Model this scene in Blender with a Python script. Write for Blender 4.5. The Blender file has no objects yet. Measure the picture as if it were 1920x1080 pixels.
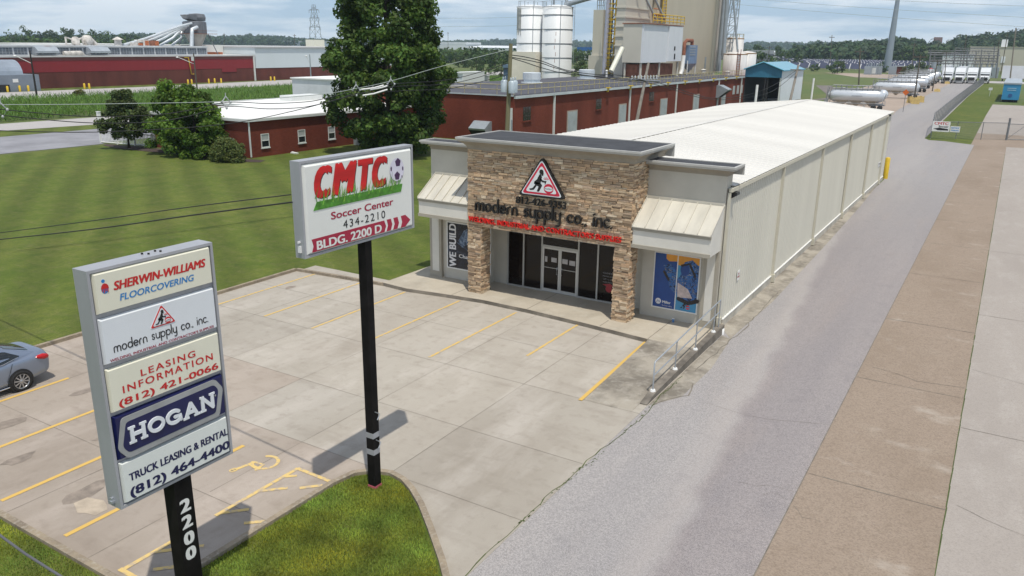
import bpy, math, random
import numpy as np
from mathutils import Vector, Matrix
random.seed(7)
RNG = np.random.default_rng(7)
S = bpy.context.scene
COL = S.collection
# ---------------------------------------------------------------- camera
CAM = np.array([[0.8524120674, 0.5227315220, 0.0120591541], [0.1619318928, -0.2419904978, -0.9566706126], [-0.4971636847, 0.8174303363, -0.2909225254]])
FPX, CH = 1495.324, 10.5
cd = bpy.data.cameras.new("camera")
cd.sensor_width = 36.0
cd.lens = FPX / 1920 * 36.0
cd.clip_start, cd.clip_end = 0.1, 30000
cam = bpy.data.objects.new("camera", cd)
COL.objects.link(cam)
rm = Matrix((CAM[0], -CAM[1], -CAM[2])).transposed().to_4x4()
rm.translation = (0, 0, CH)
cam.matrix_world = rm
S.camera = cam
# ---------------------------------------------------------------- sky, sun, exposure
SUN = Vector((0.27, -0.26, 1.0)).normalized()
W = bpy.data.worlds.new("World")
S.world = W
W.use_nodes = True
wn, wl = W.node_tree.nodes, W.node_tree.links
wn.clear()
sky = wn.new("ShaderNodeTexSky")
sky.sky_type = 'NISHITA'
sky.sun_disc = False
sky.sun_elevation = math.asin(SUN.z)
sky.sun_rotation = math.atan2(SUN.x, SUN.y)
sky.altitude = 200
sky.air_density, sky.dust_density, sky.ozone_density = 1.0, 0.6, 3.0
tc = wn.new("ShaderNodeTexCoord")
mp = wn.new("ShaderNodeMapping")
mp.inputs['Scale'].default_value = (3.6, 3.6, 26.0)
cn = wn.new("ShaderNodeTexNoise")
cn.inputs['Scale'].default_value = 1.7
cn.inputs['Detail'].default_value = 7
cn.inputs['Roughness'].default_value = 0.55
cr = wn.new("ShaderNodeValToRGB")
cr.color_ramp.elements[0].position = 0.43
cr.color_ramp.elements[0].color = (0, 0, 0, 1)
cr.color_ramp.elements[1].position = 0.60
cr.color_ramp.elements[1].color = (0.9, 0.9, 0.9, 1)
mx = wn.new("ShaderNodeMixRGB")
mx.inputs['Color2'].default_value = (7.4, 7.8, 8.3, 1)
bg = wn.new("ShaderNodeBackground")
bg.inputs['Strength'].default_value = 0.125
wo = wn.new("ShaderNodeOutputWorld")
tint = wn.new("ShaderNodeMixRGB")
tint.blend_type = 'MULTIPLY'
tint.inputs['Fac'].default_value = 1.0
tint.inputs['Color2'].default_value = (1.0, 0.95, 0.88, 1)
wl.new(tc.outputs['Generated'], mp.inputs['Vector'])
wl.new(mp.outputs['Vector'], cn.inputs['Vector'])
wl.new(cn.outputs['Fac'], cr.inputs['Fac'])
wl.new(cr.outputs['Color'], mx.inputs['Fac'])
wl.new(sky.outputs['Color'], tint.inputs['Color1'])
geo = wn.new("ShaderNodeSeparateXYZ"); wl.new(tc.outputs['Generated'], geo.inputs[0])
hb = wn.new("ShaderNodeMapRange"); hb.inputs['From Min'].default_value = 0.0; hb.inputs['From Max'].default_value = 0.30; hb.inputs['To Min'].default_value = 0.92; hb.inputs['To Max'].default_value = 0.0
hb.interpolation_type = 'SMOOTHSTEP'
wl.new(geo.outputs['Z'], hb.inputs['Value'])
hm = wn.new("ShaderNodeMixRGB"); hm.inputs['Color2'].default_value = (3.5, 4.75, 6.3, 1)     # milky summer air low in the sky
wl.new(hb.outputs['Result'], hm.inputs['Fac']); wl.new(tint.outputs['Color'], hm.inputs['Color1']); wl.new(hm.outputs['Color'], mx.inputs['Color1'])
wl.new(mx.outputs['Color'], bg.inputs['Color'])
wl.new(bg.outputs['Background'], wo.inputs['Surface'])
sd = bpy.data.lights.new("sun", 'SUN')
sd.energy = 3.5
sd.angle = math.radians(0.6)
sd.color = (1.0, 0.945, 0.85)
sun = bpy.data.objects.new("sun", sd)
COL.objects.link(sun)
sun.rotation_euler = (-SUN).to_track_quat('-Z', 'Y').to_euler()
S.view_settings.view_transform = 'Standard'
S.view_settings.look = 'None'
S.view_settings.gamma = 1
S.view_settings.use_curve_mapping = False
S.view_settings.exposure = 0.03
S.cycles.volume_bounces = 1

# ---------------------------------------------------------------- turning picture measurements into places
def ray(x, y):
    return CAM.T @ np.array([(x - 960) / FPX, (y - 540) / FPX, 1.0])
def G(x, y, z=0.0):
    d = ray(x, y); t = (z - CH) / d[2]
    return np.array([0, 0, CH]) + t * d
def AY(x, y, Y):
    d = ray(x, y); t = Y / d[1]
    return np.array([0, 0, CH]) + t * d
def AX(x, y, X):
    d = ray(x, y); t = X / d[0]
    return np.array([0, 0, CH]) + t * d

# ---------------------------------------------------------------- materials
MATS = {}
def mat(name, col, rough=0.8, var=0.12, scale=1.5, metal=0.0, bump=0.0, bscale=None, spec=0.5, detail=5, streak=None, attr=None, stretch=None):
    """A principled material whose colour wanders with noise in object space."""
    if name in MATS: return MATS[name]
    m = bpy.data.materials.new(name); m.use_nodes = True
    n, l = m.node_tree.nodes, m.node_tree.links
    b = n['Principled BSDF']
    b.inputs['Roughness'].default_value = rough
    b.inputs['Metallic'].default_value = metal
    b.inputs['Specular IOR Level'].default_value = spec
    t = n.new('ShaderNodeTexCoord')
    src = t.outputs['Object']
    if stretch or streak:
        mpn = n.new('ShaderNodeMapping'); mpn.inputs['Scale'].default_value = stretch or streak
        l.new(src, mpn.inputs['Vector']); src = mpn.outputs['Vector']
    nz = n.new('ShaderNodeTexNoise')
    nz.inputs['Scale'].default_value = scale; nz.inputs['Detail'].default_value = detail; nz.inputs['Roughness'].default_value = 0.6
    l.new(src, nz.inputs['Vector'])
    rp = n.new('ShaderNodeValToRGB')
    rp.color_ramp.elements[0].position = 0.3; rp.color_ramp.elements[1].position = 0.7
    lo = [max(0, c * (1 - var)) for c in col]; hi = [min(1, c * (1 + var)) for c in col]
    rp.color_ramp.elements[0].color = (*lo, 1); rp.color_ramp.elements[1].color = (*hi, 1)
    l.new(nz.outputs['Fac'], rp.inputs['Fac'])
    out = rp.outputs['Color']
    if attr:
        a = n.new('ShaderNodeAttribute'); a.attribute_name = attr
        mm = n.new('ShaderNodeMixRGB'); mm.blend_type = 'MULTIPLY'; mm.inputs['Fac'].default_value = 1
        l.new(out, mm.inputs['Color1']); l.new(a.outputs['Color'], mm.inputs['Color2']); out = mm.outputs['Color']
    l.new(out, b.inputs['Base Color'])
    if bump:
        n2 = n.new('ShaderNodeTexNoise'); n2.inputs['Scale'].default_value = bscale or scale * 12; n2.inputs['Detail'].default_value = 3
        l.new(t.outputs['Object'], n2.inputs['Vector'])
        bp = n.new('ShaderNodeBump'); bp.inputs['Strength'].default_value = bump; bp.inputs['Distance'].default_value = 0.02
        l.new(n2.outputs['Fac'], bp.inputs['Height']); l.new(bp.outputs['Normal'], b.inputs['Normal'])
    MATS[name] = m
    return m

def nodes_of(m):
    return m.node_tree.nodes, m.node_tree.links, m.node_tree.nodes['Principled BSDF']

def layered(name, base, layers, rough=0.9, bump=0.0, bscale=60, spec=0.3):
    """Ground material: base colour, then (scale, stretch, lo, hi, colour, amount) noise layers mixed over it."""
    m = bpy.data.materials.new(name); m.use_nodes = True
    n, l, b = nodes_of(m)
    b.inputs['Roughness'].default_value = rough; b.inputs['Specular IOR Level'].default_value = spec
    g = n.new('ShaderNodeTexCoord')
    cur = None
    for i, (sc, st, lo, hi, c, amt) in enumerate(layers):
        mpn = n.new('ShaderNodeMapping'); mpn.inputs['Scale'].default_value = st; mpn.inputs['Location'].default_value = (i * 17.3, i * 5.1, 0)
        l.new(g.outputs['Object'], mpn.inputs['Vector'])
        nz = n.new('ShaderNodeTexNoise'); nz.inputs['Scale'].default_value = sc; nz.inputs['Detail'].default_value = 6; nz.inputs['Roughness'].default_value = 0.62
        l.new(mpn.outputs['Vector'], nz.inputs['Vector'])
        mr = n.new('ShaderNodeMapRange'); mr.inputs['From Min'].default_value = lo; mr.inputs['From Max'].default_value = hi; mr.inputs['To Max'].default_value = amt
        l.new(nz.outputs['Fac'], mr.inputs['Value'])
        mxn = n.new('ShaderNodeMixRGB'); mxn.inputs['Color2'].default_value = (*c, 1)
        if cur is None: mxn.inputs['Color1'].default_value = (*base, 1)
        else: l.new(cur, mxn.inputs['Color1'])
        l.new(mr.outputs['Result'], mxn.inputs['Fac']); cur = mxn.outputs['Color']
    l.new(cur, b.inputs['Base Color'])
    if bump:
        n2 = n.new('ShaderNodeTexNoise'); n2.inputs['Scale'].default_value = bscale; n2.inputs['Detail'].default_value = 4
        l.new(g.outputs['Object'], n2.inputs['Vector'])
        bp = n.new('ShaderNodeBump'); bp.inputs['Strength'].default_value = bump; bp.inputs['Distance'].default_value = 0.015
        l.new(n2.outputs['Fac'], bp.inputs['Height']); l.new(bp.outputs['Normal'], b.inputs['Normal'])
    MATS[name] = m
    return m

def brick_mat(name, c1, c2, mortar, axis):
    """Brick courses; axis 'x' for a wall along X, 'y' for a wall along Y."""
    m = bpy.data.materials.new(name); m.use_nodes = True
    n, l, b = nodes_of(m)
    b.inputs['Roughness'].default_value = 0.9; b.inputs['Specular IOR Level'].default_value = 0.2
    t = n.new('ShaderNodeTexCoord'); sp = n.new('ShaderNodeSeparateXYZ'); cb = n.new('ShaderNodeCombineXYZ')
    l.new(t.outputs['Object'], sp.inputs[0])
    ad = n.new('ShaderNodeMath'); ad.operation = 'ADD'
    l.new(sp.outputs['X'], ad.inputs[0]); l.new(sp.outputs['Y'], ad.inputs[1])
    l.new(ad.outputs[0], cb.inputs['X']); l.new(sp.outputs['Z'], cb.inputs['Y'])
    br = n.new('ShaderNodeTexBrick')
    br.inputs['Scale'].default_value = 1.0; br.inputs['Brick Width'].default_value = 0.24; br.inputs['Row Height'].default_value = 0.08
    br.inputs['Mortar Size'].default_value = 0.006
    br.inputs['Color1'].default_value = (*c1, 1); br.inputs['Color2'].default_value = (*c2, 1); br.inputs['Mortar'].default_value = (*mortar, 1)
    l.new(cb.outputs[0], br.inputs['Vector'])
    nz = n.new('ShaderNodeTexNoise'); nz.inputs['Scale'].default_value = 0.35; nz.inputs['Detail'].default_value = 6
    mp2 = n.new('ShaderNodeMapping'); mp2.inputs['Scale'].default_value = (1, 1, 0.35)
    l.new(t.outputs['Object'], mp2.inputs[0]); l.new(mp2.outputs[0], nz.inputs['Vector'])
    rp = n.new('ShaderNodeValToRGB'); rp.color_ramp.elements[0].position = .3; rp.color_ramp.elements[1].position = .7
    rp.color_ramp.elements[0].color = (.72, .72, .72, 1); rp.color_ramp.elements[1].color = (1.12, 1.1, 1.08, 1)
    l.new(nz.outputs['Fac'], rp.inputs['Fac'])
    mm = n.new('ShaderNodeMixRGB'); mm.blend_type = 'MULTIPLY'; mm.inputs['Fac'].default_value = 1
    l.new(br.outputs['Color'], mm.inputs['Color1']); l.new(rp.outputs['Color'], mm.inputs['Color2'])
    l.new(mm.outputs['Color'], b.inputs['Base Color'])
    MATS[name] = m
    return m

def leaf_mat(name, col, trans=0.35):
    m = bpy.data.materials.new(name); m.use_nodes = True
    n, l = m.node_tree.nodes, m.node_tree.links
    n.clear()
    o = n.new('ShaderNodeOutputMaterial'); a = n.new('ShaderNodeAttribute'); a.attribute_name = 'tone'
    mm = n.new('ShaderNodeMixRGB'); mm.blend_type = 'MULTIPLY'; mm.inputs['Fac'].default_value = 1; mm.inputs['Color1'].default_value = (*col, 1)
    l.new(a.outputs['Color'], mm.inputs['Color2'])
    d = n.new('ShaderNodeBsdfPrincipled'); d.inputs['Roughness'].default_value = 0.55; d.inputs['Specular IOR Level'].default_value = 0.25
    tr = n.new('ShaderNodeBsdfTranslucent'); ms = n.new('ShaderNodeMixShader'); ms.inputs['Fac'].default_value = trans
    l.new(mm.outputs['Color'], d.inputs['Base Color']); l.new(mm.outputs['Color'], tr.inputs['Color'])
    l.new(d.outputs[0], ms.inputs[1]); l.new(tr.outputs[0], ms.inputs[2]); l.new(ms.outputs[0], o.inputs['Surface'])
    MATS[name] = m
    return m

def mesh_fence_mat(name, col, alpha):
    m = bpy.data.materials.new(name); m.use_nodes = True
    n, l, b = nodes_of(m)
    b.inputs['Base Color'].default_value = (*col, 1); b.inputs['Metallic'].default_value = 0.5; b.inputs['Roughness'].default_value = 0.5
    tr = n.new('ShaderNodeBsdfTransparent'); ms = n.new('ShaderNodeMixShader'); ms.inputs['Fac'].default_value = alpha
    l.new(tr.outputs[0], ms.inputs[1]); l.new(b.outputs[0], ms.inputs[2]); l.new(ms.outputs[0], n['Material Output'].inputs['Surface'])
    MATS[name] = m
    return m

# ---------------------------------------------------------------- objects
def tag(o, label=None, cat=None, group=None, kind=None):
    if label: o['label'] = label
    if cat: o['category'] = cat
    if group: o['group'] = group
    if kind: o['kind'] = kind
    return o
def thing(name, label, cat, loc=(0, 0, 0), rotz=0.0, group=None):
    o = bpy.data.objects.new(name, None)
    o.empty_display_size = 0.3
    COL.objects.link(o)
    o.location = loc; o.rotation_euler = (0, 0, rotz)
    return tag(o, label, cat, group)
def copy_tree(o, parent=None):
    c = o.copy(); COL.objects.link(c)
    if parent is not None: c.parent = parent
    for ch in list(o.children): copy_tree(ch, c)
    return c

class MB:
    """Collects faces; build() links them as one mesh object."""
    def __init__(s): s.v = []; s.f = []; s.m = []; s.sm = []
    def add(s, vs, fs, m=0, sm=False):
        o = len(s.v); s.v.extend([tuple(map(float, p)) for p in vs])
        for f in fs: s.f.append([i + o for i in f]); s.m.append(m); s.sm.append(sm)
        return s
    def box(s, x0, x1, y0, y1, z0, z1, m=0):
        if x0 > x1: x0, x1 = x1, x0
        if y0 > y1: y0, y1 = y1, y0
        return s.add([(x0, y0, z0), (x1, y0, z0), (x1, y1, z0), (x0, y1, z0), (x0, y0, z1), (x1, y0, z1), (x1, y1, z1), (x0, y1, z1)],
                     [(0, 3, 2, 1), (4, 5, 6, 7), (0, 1, 5, 4), (1, 2, 6, 5), (2, 3, 7, 6), (3, 0, 4, 7)], m)
    def poly(s, pts, m=0): return s.add(pts, [list(range(len(pts)))], m)
    def sheet(s, pts, z, m=0): return s.poly([(p[0], p[1], z) for p in pts], m)
    def prism(s, pts, z0, z1, m=0):
        n = len(pts)
        a = sum(pts[i][0] * pts[(i + 1) % n][1] - pts[(i + 1) % n][0] * pts[i][1] for i in range(n))
        if a < 0: pts = pts[::-1]
        vs = [(p[0], p[1], z0) for p in pts] + [(p[0], p[1], z1) for p in pts]
        return s.add(vs, [list(range(n))[::-1], list(range(n, 2 * n))] + [(i, (i + 1) % n, n + (i + 1) % n, n + i) for i in range(n)], m)
    def flat(s, pts, fr, d0, d1, m=0):
        """Prism of a 2-D outline in frame fr = (origin, u, v, n) from depth d0 to d1 along n."""
        n = len(pts)
        a = sum(pts[i][0] * pts[(i + 1) % n][1] - pts[(i + 1) % n][0] * pts[i][1] for i in range(n))
        if a < 0: pts = pts[::-1]
        o, u, v, w = fr
        P = lambda p, d: (o[0] + u[0] * p[0] + v[0] * p[1] + w[0] * d, o[1] + u[1] * p[0] + v[1] * p[1] + w[1] * d, o[2] + u[2] * p[0] + v[2] * p[1] + w[2] * d)
        vs = [P(p, d0) for p in pts] + [P(p, d1) for p in pts]
        return s.add(vs, [list(range(n))[::-1], list(range(n, 2 * n))] + [(i, (i + 1) % n, n + (i + 1) % n, n + i) for i in range(n)], m)
    def cyl(s, p0, p1, r0, r1=None, n=12, m=0, sm=True, caps=True):
        r1 = r0 if r1 is None else r1
        p0, p1 = Vector(p0), Vector(p1); d = (p1 - p0).normalized()
        a = d.orthogonal().normalized(); b = d.cross(a)
        vs = []
        for p, r in ((p0, r0), (p1, r1)):
            for i in range(n):
                t = 2 * math.pi * i / n; vs.append(p + a * (r * math.cos(t)) + b * (r * math.sin(t)))
        s.add(vs, [(i, (i + 1) % n, n + (i + 1) % n, n + i) for i in range(n)], m, sm)
        if caps:
            s.add(vs[:n], [list(range(n))[::-1]], m); s.add(vs[n:], [list(range(n))], m)
        return s
    def tube(s, pts, r, n=6, m=0):
        pts = [Vector(p) for p in pts]; rings = []
        for i, p in enumerate(pts):
            d = (pts[min(i + 1, len(pts) - 1)] - pts[max(i - 1, 0)]).normalized()
            a = d.cross(Vector((0, 0, 1)))
            if a.length < 1e-3: a = Vector((1, 0, 0))
            a.normalize(); b = d.cross(a); rr = r[i] if isinstance(r, (list, tuple)) else r
            rings.append([p + a * (rr * math.cos(2 * math.pi * k / n)) + b * (rr * math.sin(2 * math.pi * k / n)) for k in range(n)])
        vs = [v for rg in rings for v in rg]; fs = []
        for i in range(len(pts) - 1):
            for k in range(n): fs.append((i * n + k, i * n + (k + 1) % n, (i + 1) * n + (k + 1) % n, (i + 1) * n + k))
        s.add(vs, fs, m, True)
        s.add(rings[0], [list(range(n))], m); s.add(rings[-1], [list(range(n))[::-1]], m)
        return s
    def lathe(s, c, prof, n=20, m=0, axis='z', sm=True, caps=True):
        """prof = [(r, h)...] turned about an axis through c."""
        vs = []
        for r, h in prof:
            for i in range(n):
                t = 2 * math.pi * i / n; a, b = r * math.cos(t), r * math.sin(t)
                vs.append((c[0] + a, c[1] + b, c[2] + h) if axis == 'z' else (c[0] + h, c[1] + a, c[2] + b) if axis == 'x' else (c[0] + b, c[1] + h, c[2] + a))
        fs = [(j * n + i, j * n + (i + 1) % n, (j + 1) * n + (i + 1) % n, (j + 1) * n + i) for j in range(len(prof) - 1) for i in range(n)]
        s.add(vs, fs, m, sm)
        if not caps: return s
        if prof[0][0] > 1e-6: s.add(vs[:n], [list(range(n))[::-1]], m)
        if prof[-1][0] > 1e-6: s.add(vs[-n:], [list(range(n))], m)
        return s
    def build(s, name, mats, parent=None, label=None, cat=None, group=None, kind=None, local=False, loc=None):
        me = bpy.data.meshes.new(name)
        v = s.v
        if parent is not None and not local:
            L = parent.location if parent.parent is None else parent.location + parent.parent.location
            v = [(p[0] - L[0], p[1] - L[1], p[2] - L[2]) for p in v]
        if loc is not None: v = [(p[0] - loc[0], p[1] - loc[1], p[2] - loc[2]) for p in v]
        me.from_pydata(v, [], s.f)
        for mm in (mats if isinstance(mats, (list, tuple)) else [mats]): me.materials.append(mm)
        me.polygons.foreach_set('material_index', s.m)
        me.polygons.foreach_set('use_smooth', s.sm)
        me.update()
        o = bpy.data.objects.new(name, me); COL.objects.link(o)
        if loc is not None: o.location = loc
        if parent is not None: o.parent = parent
        return tag(o, label, cat, group, kind)

def col_attr(o, name, vals, domain='FACE'):
    a = o.data.color_attributes.new(name, 'FLOAT_COLOR', 'CORNER' if domain == 'FACE' else 'POINT')
    if domain == 'FACE':
        arr = []
        for p, c in zip(o.data.polygons, vals): arr.extend([*c, 1.0] * p.loop_total)
    else: arr = vals
    a.data.foreach_set('color', np.asarray(arr, dtype=np.float32).ravel())

# ---------------------------------------------------------------- lettering
_font_cache = {}
def text_geo(s, bold=0.0, shear=0.0, space=1.0):
    k = (s, bold, shear, space)
    if k not in _font_cache:
        cu = bpy.data.curves.new('lettering', 'FONT'); cu.body = s; cu.offset = bold; cu.shear = shear; cu.space_character = space
        cu.resolution_u = 4; cu.fill_mode = 'FRONT'
        o = bpy.data.objects.new('lettering', cu); me = o.to_mesh()
        vs = np.array([v.co[:2] for v in me.vertices]); fs = [list(p.vertices) for p in me.polygons]
        o.to_mesh_clear(); bpy.data.objects.remove(o); bpy.data.curves.remove(cu)
        mn, mx_ = vs.min(0), vs.max(0)
        _font_cache[k] = ((vs - mn) / (mx_ - mn), fs)
    return _font_cache[k]
def put_text(mb, s, u0, u1, v0, v1, fr, d, m, bold=0.0, shear=0.0, space=1.0, depth=0.0, rot=False):
    """Fit the text into the box u0..u1, v0..v1 of frame fr, at distance d off it; with depth it gets sides. Bold = struck several times."""
    if bold:
        b = bold * 1.5 * abs((u1 - u0) if rot else (v1 - v0)); e = b * .4
        for i, (du, dv) in enumerate(((-b, -e), (b, -e), (b, e), (-b, e), (0, 0))):
            if rot: du, dv = dv, du
            put_text(mb, s, u0 + b + du, u1 - b + du, v0 + e + dv, v1 - e + dv, fr, d + .0005 * i, m, 0, shear, space, depth, rot)
        return
    vs, fs = text_geo(s, 0, shear, space)
    o, u, v, w = [np.array(a, float) for a in fr]
    if rot:  # reads upwards
        q = np.stack([u1 - vs[:, 1] * (u1 - u0), v0 + vs[:, 0] * (v1 - v0)], 1)
    else:
        q = np.stack([u0 + vs[:, 0] * (u1 - u0), v0 + vs[:, 1] * (v1 - v0)], 1)
    P = o + q[:, :1] * u + q[:, 1:] * v + w * (d + depth)
    # orientation
    f0 = fs[0]; a = P[f0[1]] - P[f0[0]]; b = P[f0[2]] - P[f0[0]]
    flip = np.dot(np.cross(a, b), w) < 0
    F = [f[::-1] for f in fs] if flip else fs
    mb.add(P, F, m)
    if depth:
        B = P - w * depth; cnt = {}
        for f in F:
            for i in range(len(f)):
                e = (f[i], f[(i + 1) % len(f)]); cnt[e] = 1
        side = [e for e in cnt if (e[1], e[0]) not in cnt]
        vv = np.concatenate([P, B]); n = len(P)
        mb.add(vv, [(e[0], e[0] + n, e[1] + n, e[1]) for e in side], m)
STROKES = [0]
def stroke(mb, pts, w, fr, d0, d1, m, closed=False):
    """A pen stroke of width w as a flat bar along a 2-D polyline, round at both ends."""
    STROKES[0] += 1; d1 += (STROKES[0] % 13) * .00035
    P = [np.array(p, float) for p in pts]; n = len(P); L, R = [], []
    for i in range(n):
        a = P[i - 1] if (i or closed) else P[i]; b = P[(i + 1) % n] if (i < n - 1 or closed) else P[i]
        t = b - a; t = t / (np.hypot(*t) or 1); nn = np.array([-t[1], t[0]]) * w / 2
        L.append(P[i] + nn); R.append(P[i] - nn)
    rg = range(n) if closed else range(n - 1)
    for i in rg:
        j = (i + 1) % n; mb.flat([R[i], R[j], L[j], L[i]], fr, d0, d1, m)
    if not closed:
        for p in (P[0], P[-1]):
            mb.flat([(p[0] + w / 2 * math.cos(k * math.pi / 5), p[1] + w / 2 * math.sin(k * math.pi / 5)) for k in range(10)], fr, d0, d1 - 0.0006, m)
def arc(cx, cy, r, a0, a1, n=14, ry=None):
    ry = ry or r
    return [(cx + r * math.cos(math.radians(a0 + (a1 - a0) * i / n)), cy + ry * math.sin(math.radians(a0 + (a1 - a0) * i / n))) for i in range(n + 1)]
# rounded lower-case letters, x-height 1
ROUND = {
 'm': (1.5, [[(0, 0), (0, .7)], [*arc(.37, .63, .37, 180, 0), (.74, 0)], [*arc(1.11, .63, .37, 180, 0), (1.48, 0)]]),
 'o': (1.0, [arc(.5, .5, .5, 0, 360, 22)]),
 'd': (1.0, [arc(.5, .5, .5, 0, 360, 22), [(1.0, 0.0), (1.0, 1.75)]]),
 'e': (1.0, [[(0.02, .5), (1.0, .5), *arc(.5, .5, .5, 0, 310, 20)]]),
 'r': (.55, [[(0, 0), (0, .6), *arc(.45, .55, .45, 175, 90, 7)]]),
 'n': (.85, [[(0, 0), (0, .7)], [*arc(.43, .57, .43, 180, 0), (.86, 0)]]),
 's': (.7, [[*arc(.35, .74, .26, 20, 270, 10), *arc(.35, .26, .26, 90, -160, 10)]]),
 'u': (.85, [[(0, 1), *arc(.43, .43, .43, 180, 360), (.86, 1)], [(.86, 1), (.86, 0)]]),
 'p': (1.0, [arc(.5, .5, .5, 0, 360, 22), [(0, 1), (0, -.7)]]),
 'l': (.05, [[(0, 0), (0, 1.75)]]),
 'y': (.85, [[(0, 1), *arc(.43, .43, .43, 180, 360), (.86, 1)], [(.86, 1), (.86, -.3), *arc(.46, -.3, .4, 0, -120, 7)]]),
 'c': (.85, [arc(.5, .5, .5, 48, 312, 18)]),
 'i': (.05, [[(0, 0), (0, 1)], [(0, 1.42), (0, 1.46)]]),
 '.': (.05, [[(0, 0), (0, .04)]]),
 ',': (.1, [[(.06, .04), (0, -.2)]]),
 ' ': (.55, []),
}
def round_text(mb, s, u0, u1, v0, xh, fr, d0, d1, m, w=0.2):
    """The rounded alphabet set from u0 to u1 on base line v0 with x-height xh."""
    tot = 0.0; pos = []
    for c in s: pos.append(tot); tot += ROUND[c][0] + 0.36
    tot -= 0.36; kx = (u1 - u0) / tot
    for c, p in zip(s, pos):
        for st in ROUND[c][1]: stroke(mb, [(u0 + (p + q[0]) * kx, v0 + q[1] * xh) for q in st], w * xh, fr, d0, d1, m)
FX = lambda X: ((X, 0, 0), (0, 1, 0), (0, 0, 1), (1, 0, 0))      # face looking along +X
FY = lambda Y: ((0, Y, 0), (1, 0, 0), (0, 0, 1), (0, -1, 0))     # face looking along -Y
def rounded(pts, r, n=5):
    out = []; N = len(pts)
    for i in range(N):
        p = np.array(pts[i], float); a = np.array(pts[i - 1], float) - p; b = np.array(pts[(i + 1) % N], float) - p
        a /= np.hypot(*a); b /= np.hypot(*b)
        q0, q1 = p + a * r, p + b * r
        for k in range(n + 1):
            t = k / n; out.append(tuple((1 - t) ** 2 * q0 + 2 * t * (1 - t) * p + t * t * q1))
    return out
def welder_logo(mb, c, h, fr, d, mw, mr, mk, back=0.0, mb_back=None):
    """The round-cornered triangle with the kneeling welder and the banded ball; c = centre of the base, h = height."""
    T = lambda p: (c[0] + p[0] * h * 1.12, c[1] + p[1] * h)
    tri = lambda s, o: rounded([T((-.63 * s, o)), T((.63 * s, o)), T((0, o + 1.06 * s))], .11 * h)
    if back: mb.flat(tri(1.12, -.05), fr, 0, d - 0.002, mb_back)
    mb.flat(tri(1.0, 0), fr, d - 0.002, d + .004, mw); mb.flat(tri(.93, .025), fr, d + .002, d + .008, mr); mb.flat(tri(.77, .085), fr, d + .006, d + .012, mw)
    e0, e1 = d + .010, d + .016
    K = lambda pts: mb.flat([T(p) for p in pts], fr, e0, e1, mk)
    K([(-.13, .47), (-.06, .62), (-.02, .64), (.02, .55), (-.02, .36), (-.10, .33), (-.22, .33), (-.21, .40)])             # torso
    K([(-.02, .37), (.03, .30), (-.06, .11), (-.13, .11), (-.08, .26), (-.20, .32), (-.2, .39)])                           # near leg
    K([(-.18, .31), (-.13, .29), (-.22, .15), (-.34, .13), (-.36, .17), (-.26, .20)])                                      # far leg
    K([(-.01, .53), (.03, .46), (.13, .43), (.13, .39), (.02, .40), (-.05, .48)])                                          # arm
    K([(.08, .44), (.16, .45), (.12, .34), (.10, .35), (.12, .42)])                                                        # torch
    mb.flat([T((.0 + .065 * math.cos(t * .63), .70 + .075 * math.sin(t * .63))) for t in range(10)], fr, e0, e1 + .002, mk)   # head
    K([(.02, .72), (.07, .66), (.05, .58), (.0, .60)])
    bx, by, r = .225, .225, .145
    mb.flat([T((bx + r * math.cos(math.radians(a)), by + r * math.sin(math.radians(a)))) for a in range(0, 360, 18)], fr, e0 - .002, e1, mr)
    mb.flat([T(p) for p in arc(bx, by - .05, .142, 20, 160, 8, .115)] + [T(p) for p in arc(bx, by + .02, .142, 200, 340, 8, .1)], fr, e0, e1 + .003, mw)
    a0, b0 = T((bx - .12, by - .03)); a1, b1 = T((bx + .12, by + .035))
    put_text(mb, "modern", a0, a1, b0, b1, fr, e1 + .005, mk)
    for k in range(5):
        an = math.radians(30 + 30 * k); p0 = T((.15 + .03 * math.cos(an), .47 + .03 * math.sin(an))); p1 = T((.15 + .09 * math.cos(an), .47 + .09 * math.sin(an)))
        stroke(mb, [p0, p1], .012 * h, fr, e0, e1, mr)

# ---------------------------------------------------------------- foliage
def leaf_cloud(name, mats, clumps, n, size, parent=None, flatten=0.0, tone=(0.55, 1.35), seed=1, **kw):
    """n leaf-sized faces scattered through the clumps (cx, cy, cz, rx, ry, rz); one mesh."""
    r = np.random.default_rng(seed)
    C = np.array(clumps, float); vol = (C[:, 3] * C[:, 4] * C[:, 5]) ** (2 / 3.0)
    k = r.choice(len(C), n, p=vol / vol.sum())
    d = r.normal(size=(n, 3)); d /= np.linalg.norm(d, axis=1)[:, None]
    rad = r.random(n) ** 0.38
    pos = C[k, :3] + d * C[k, 3:6] * rad[:, None]
    nrm = d * 0.7 + r.normal(size=(n, 3)) * 0.55 + np.array([0, 0, 0.35]); nrm /= np.linalg.norm(nrm, axis=1)[:, None]
    a = np.cross(nrm, r.normal(size=(n, 3))); a /= np.linalg.norm(a, axis=1)[:, None]; b = np.cross(nrm, a)
    s = size * (0.55 + 0.9 * r.random(n))[:, None]
    V = np.empty((n, 4, 3)); V[:, 0] = pos - a * s * .5; V[:, 1] = pos - b * s * .33 + nrm * s * .08; V[:, 2] = pos + a * s * .5; V[:, 3] = pos + b * s * .33 + nrm * s * .08
    ct = r.uniform(*tone, size=len(C))
    t = ct[k] * r.uniform(.75, 1.25, n)
    return leaf_mesh(name, mats, V, t, r, parent, **kw)
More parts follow.
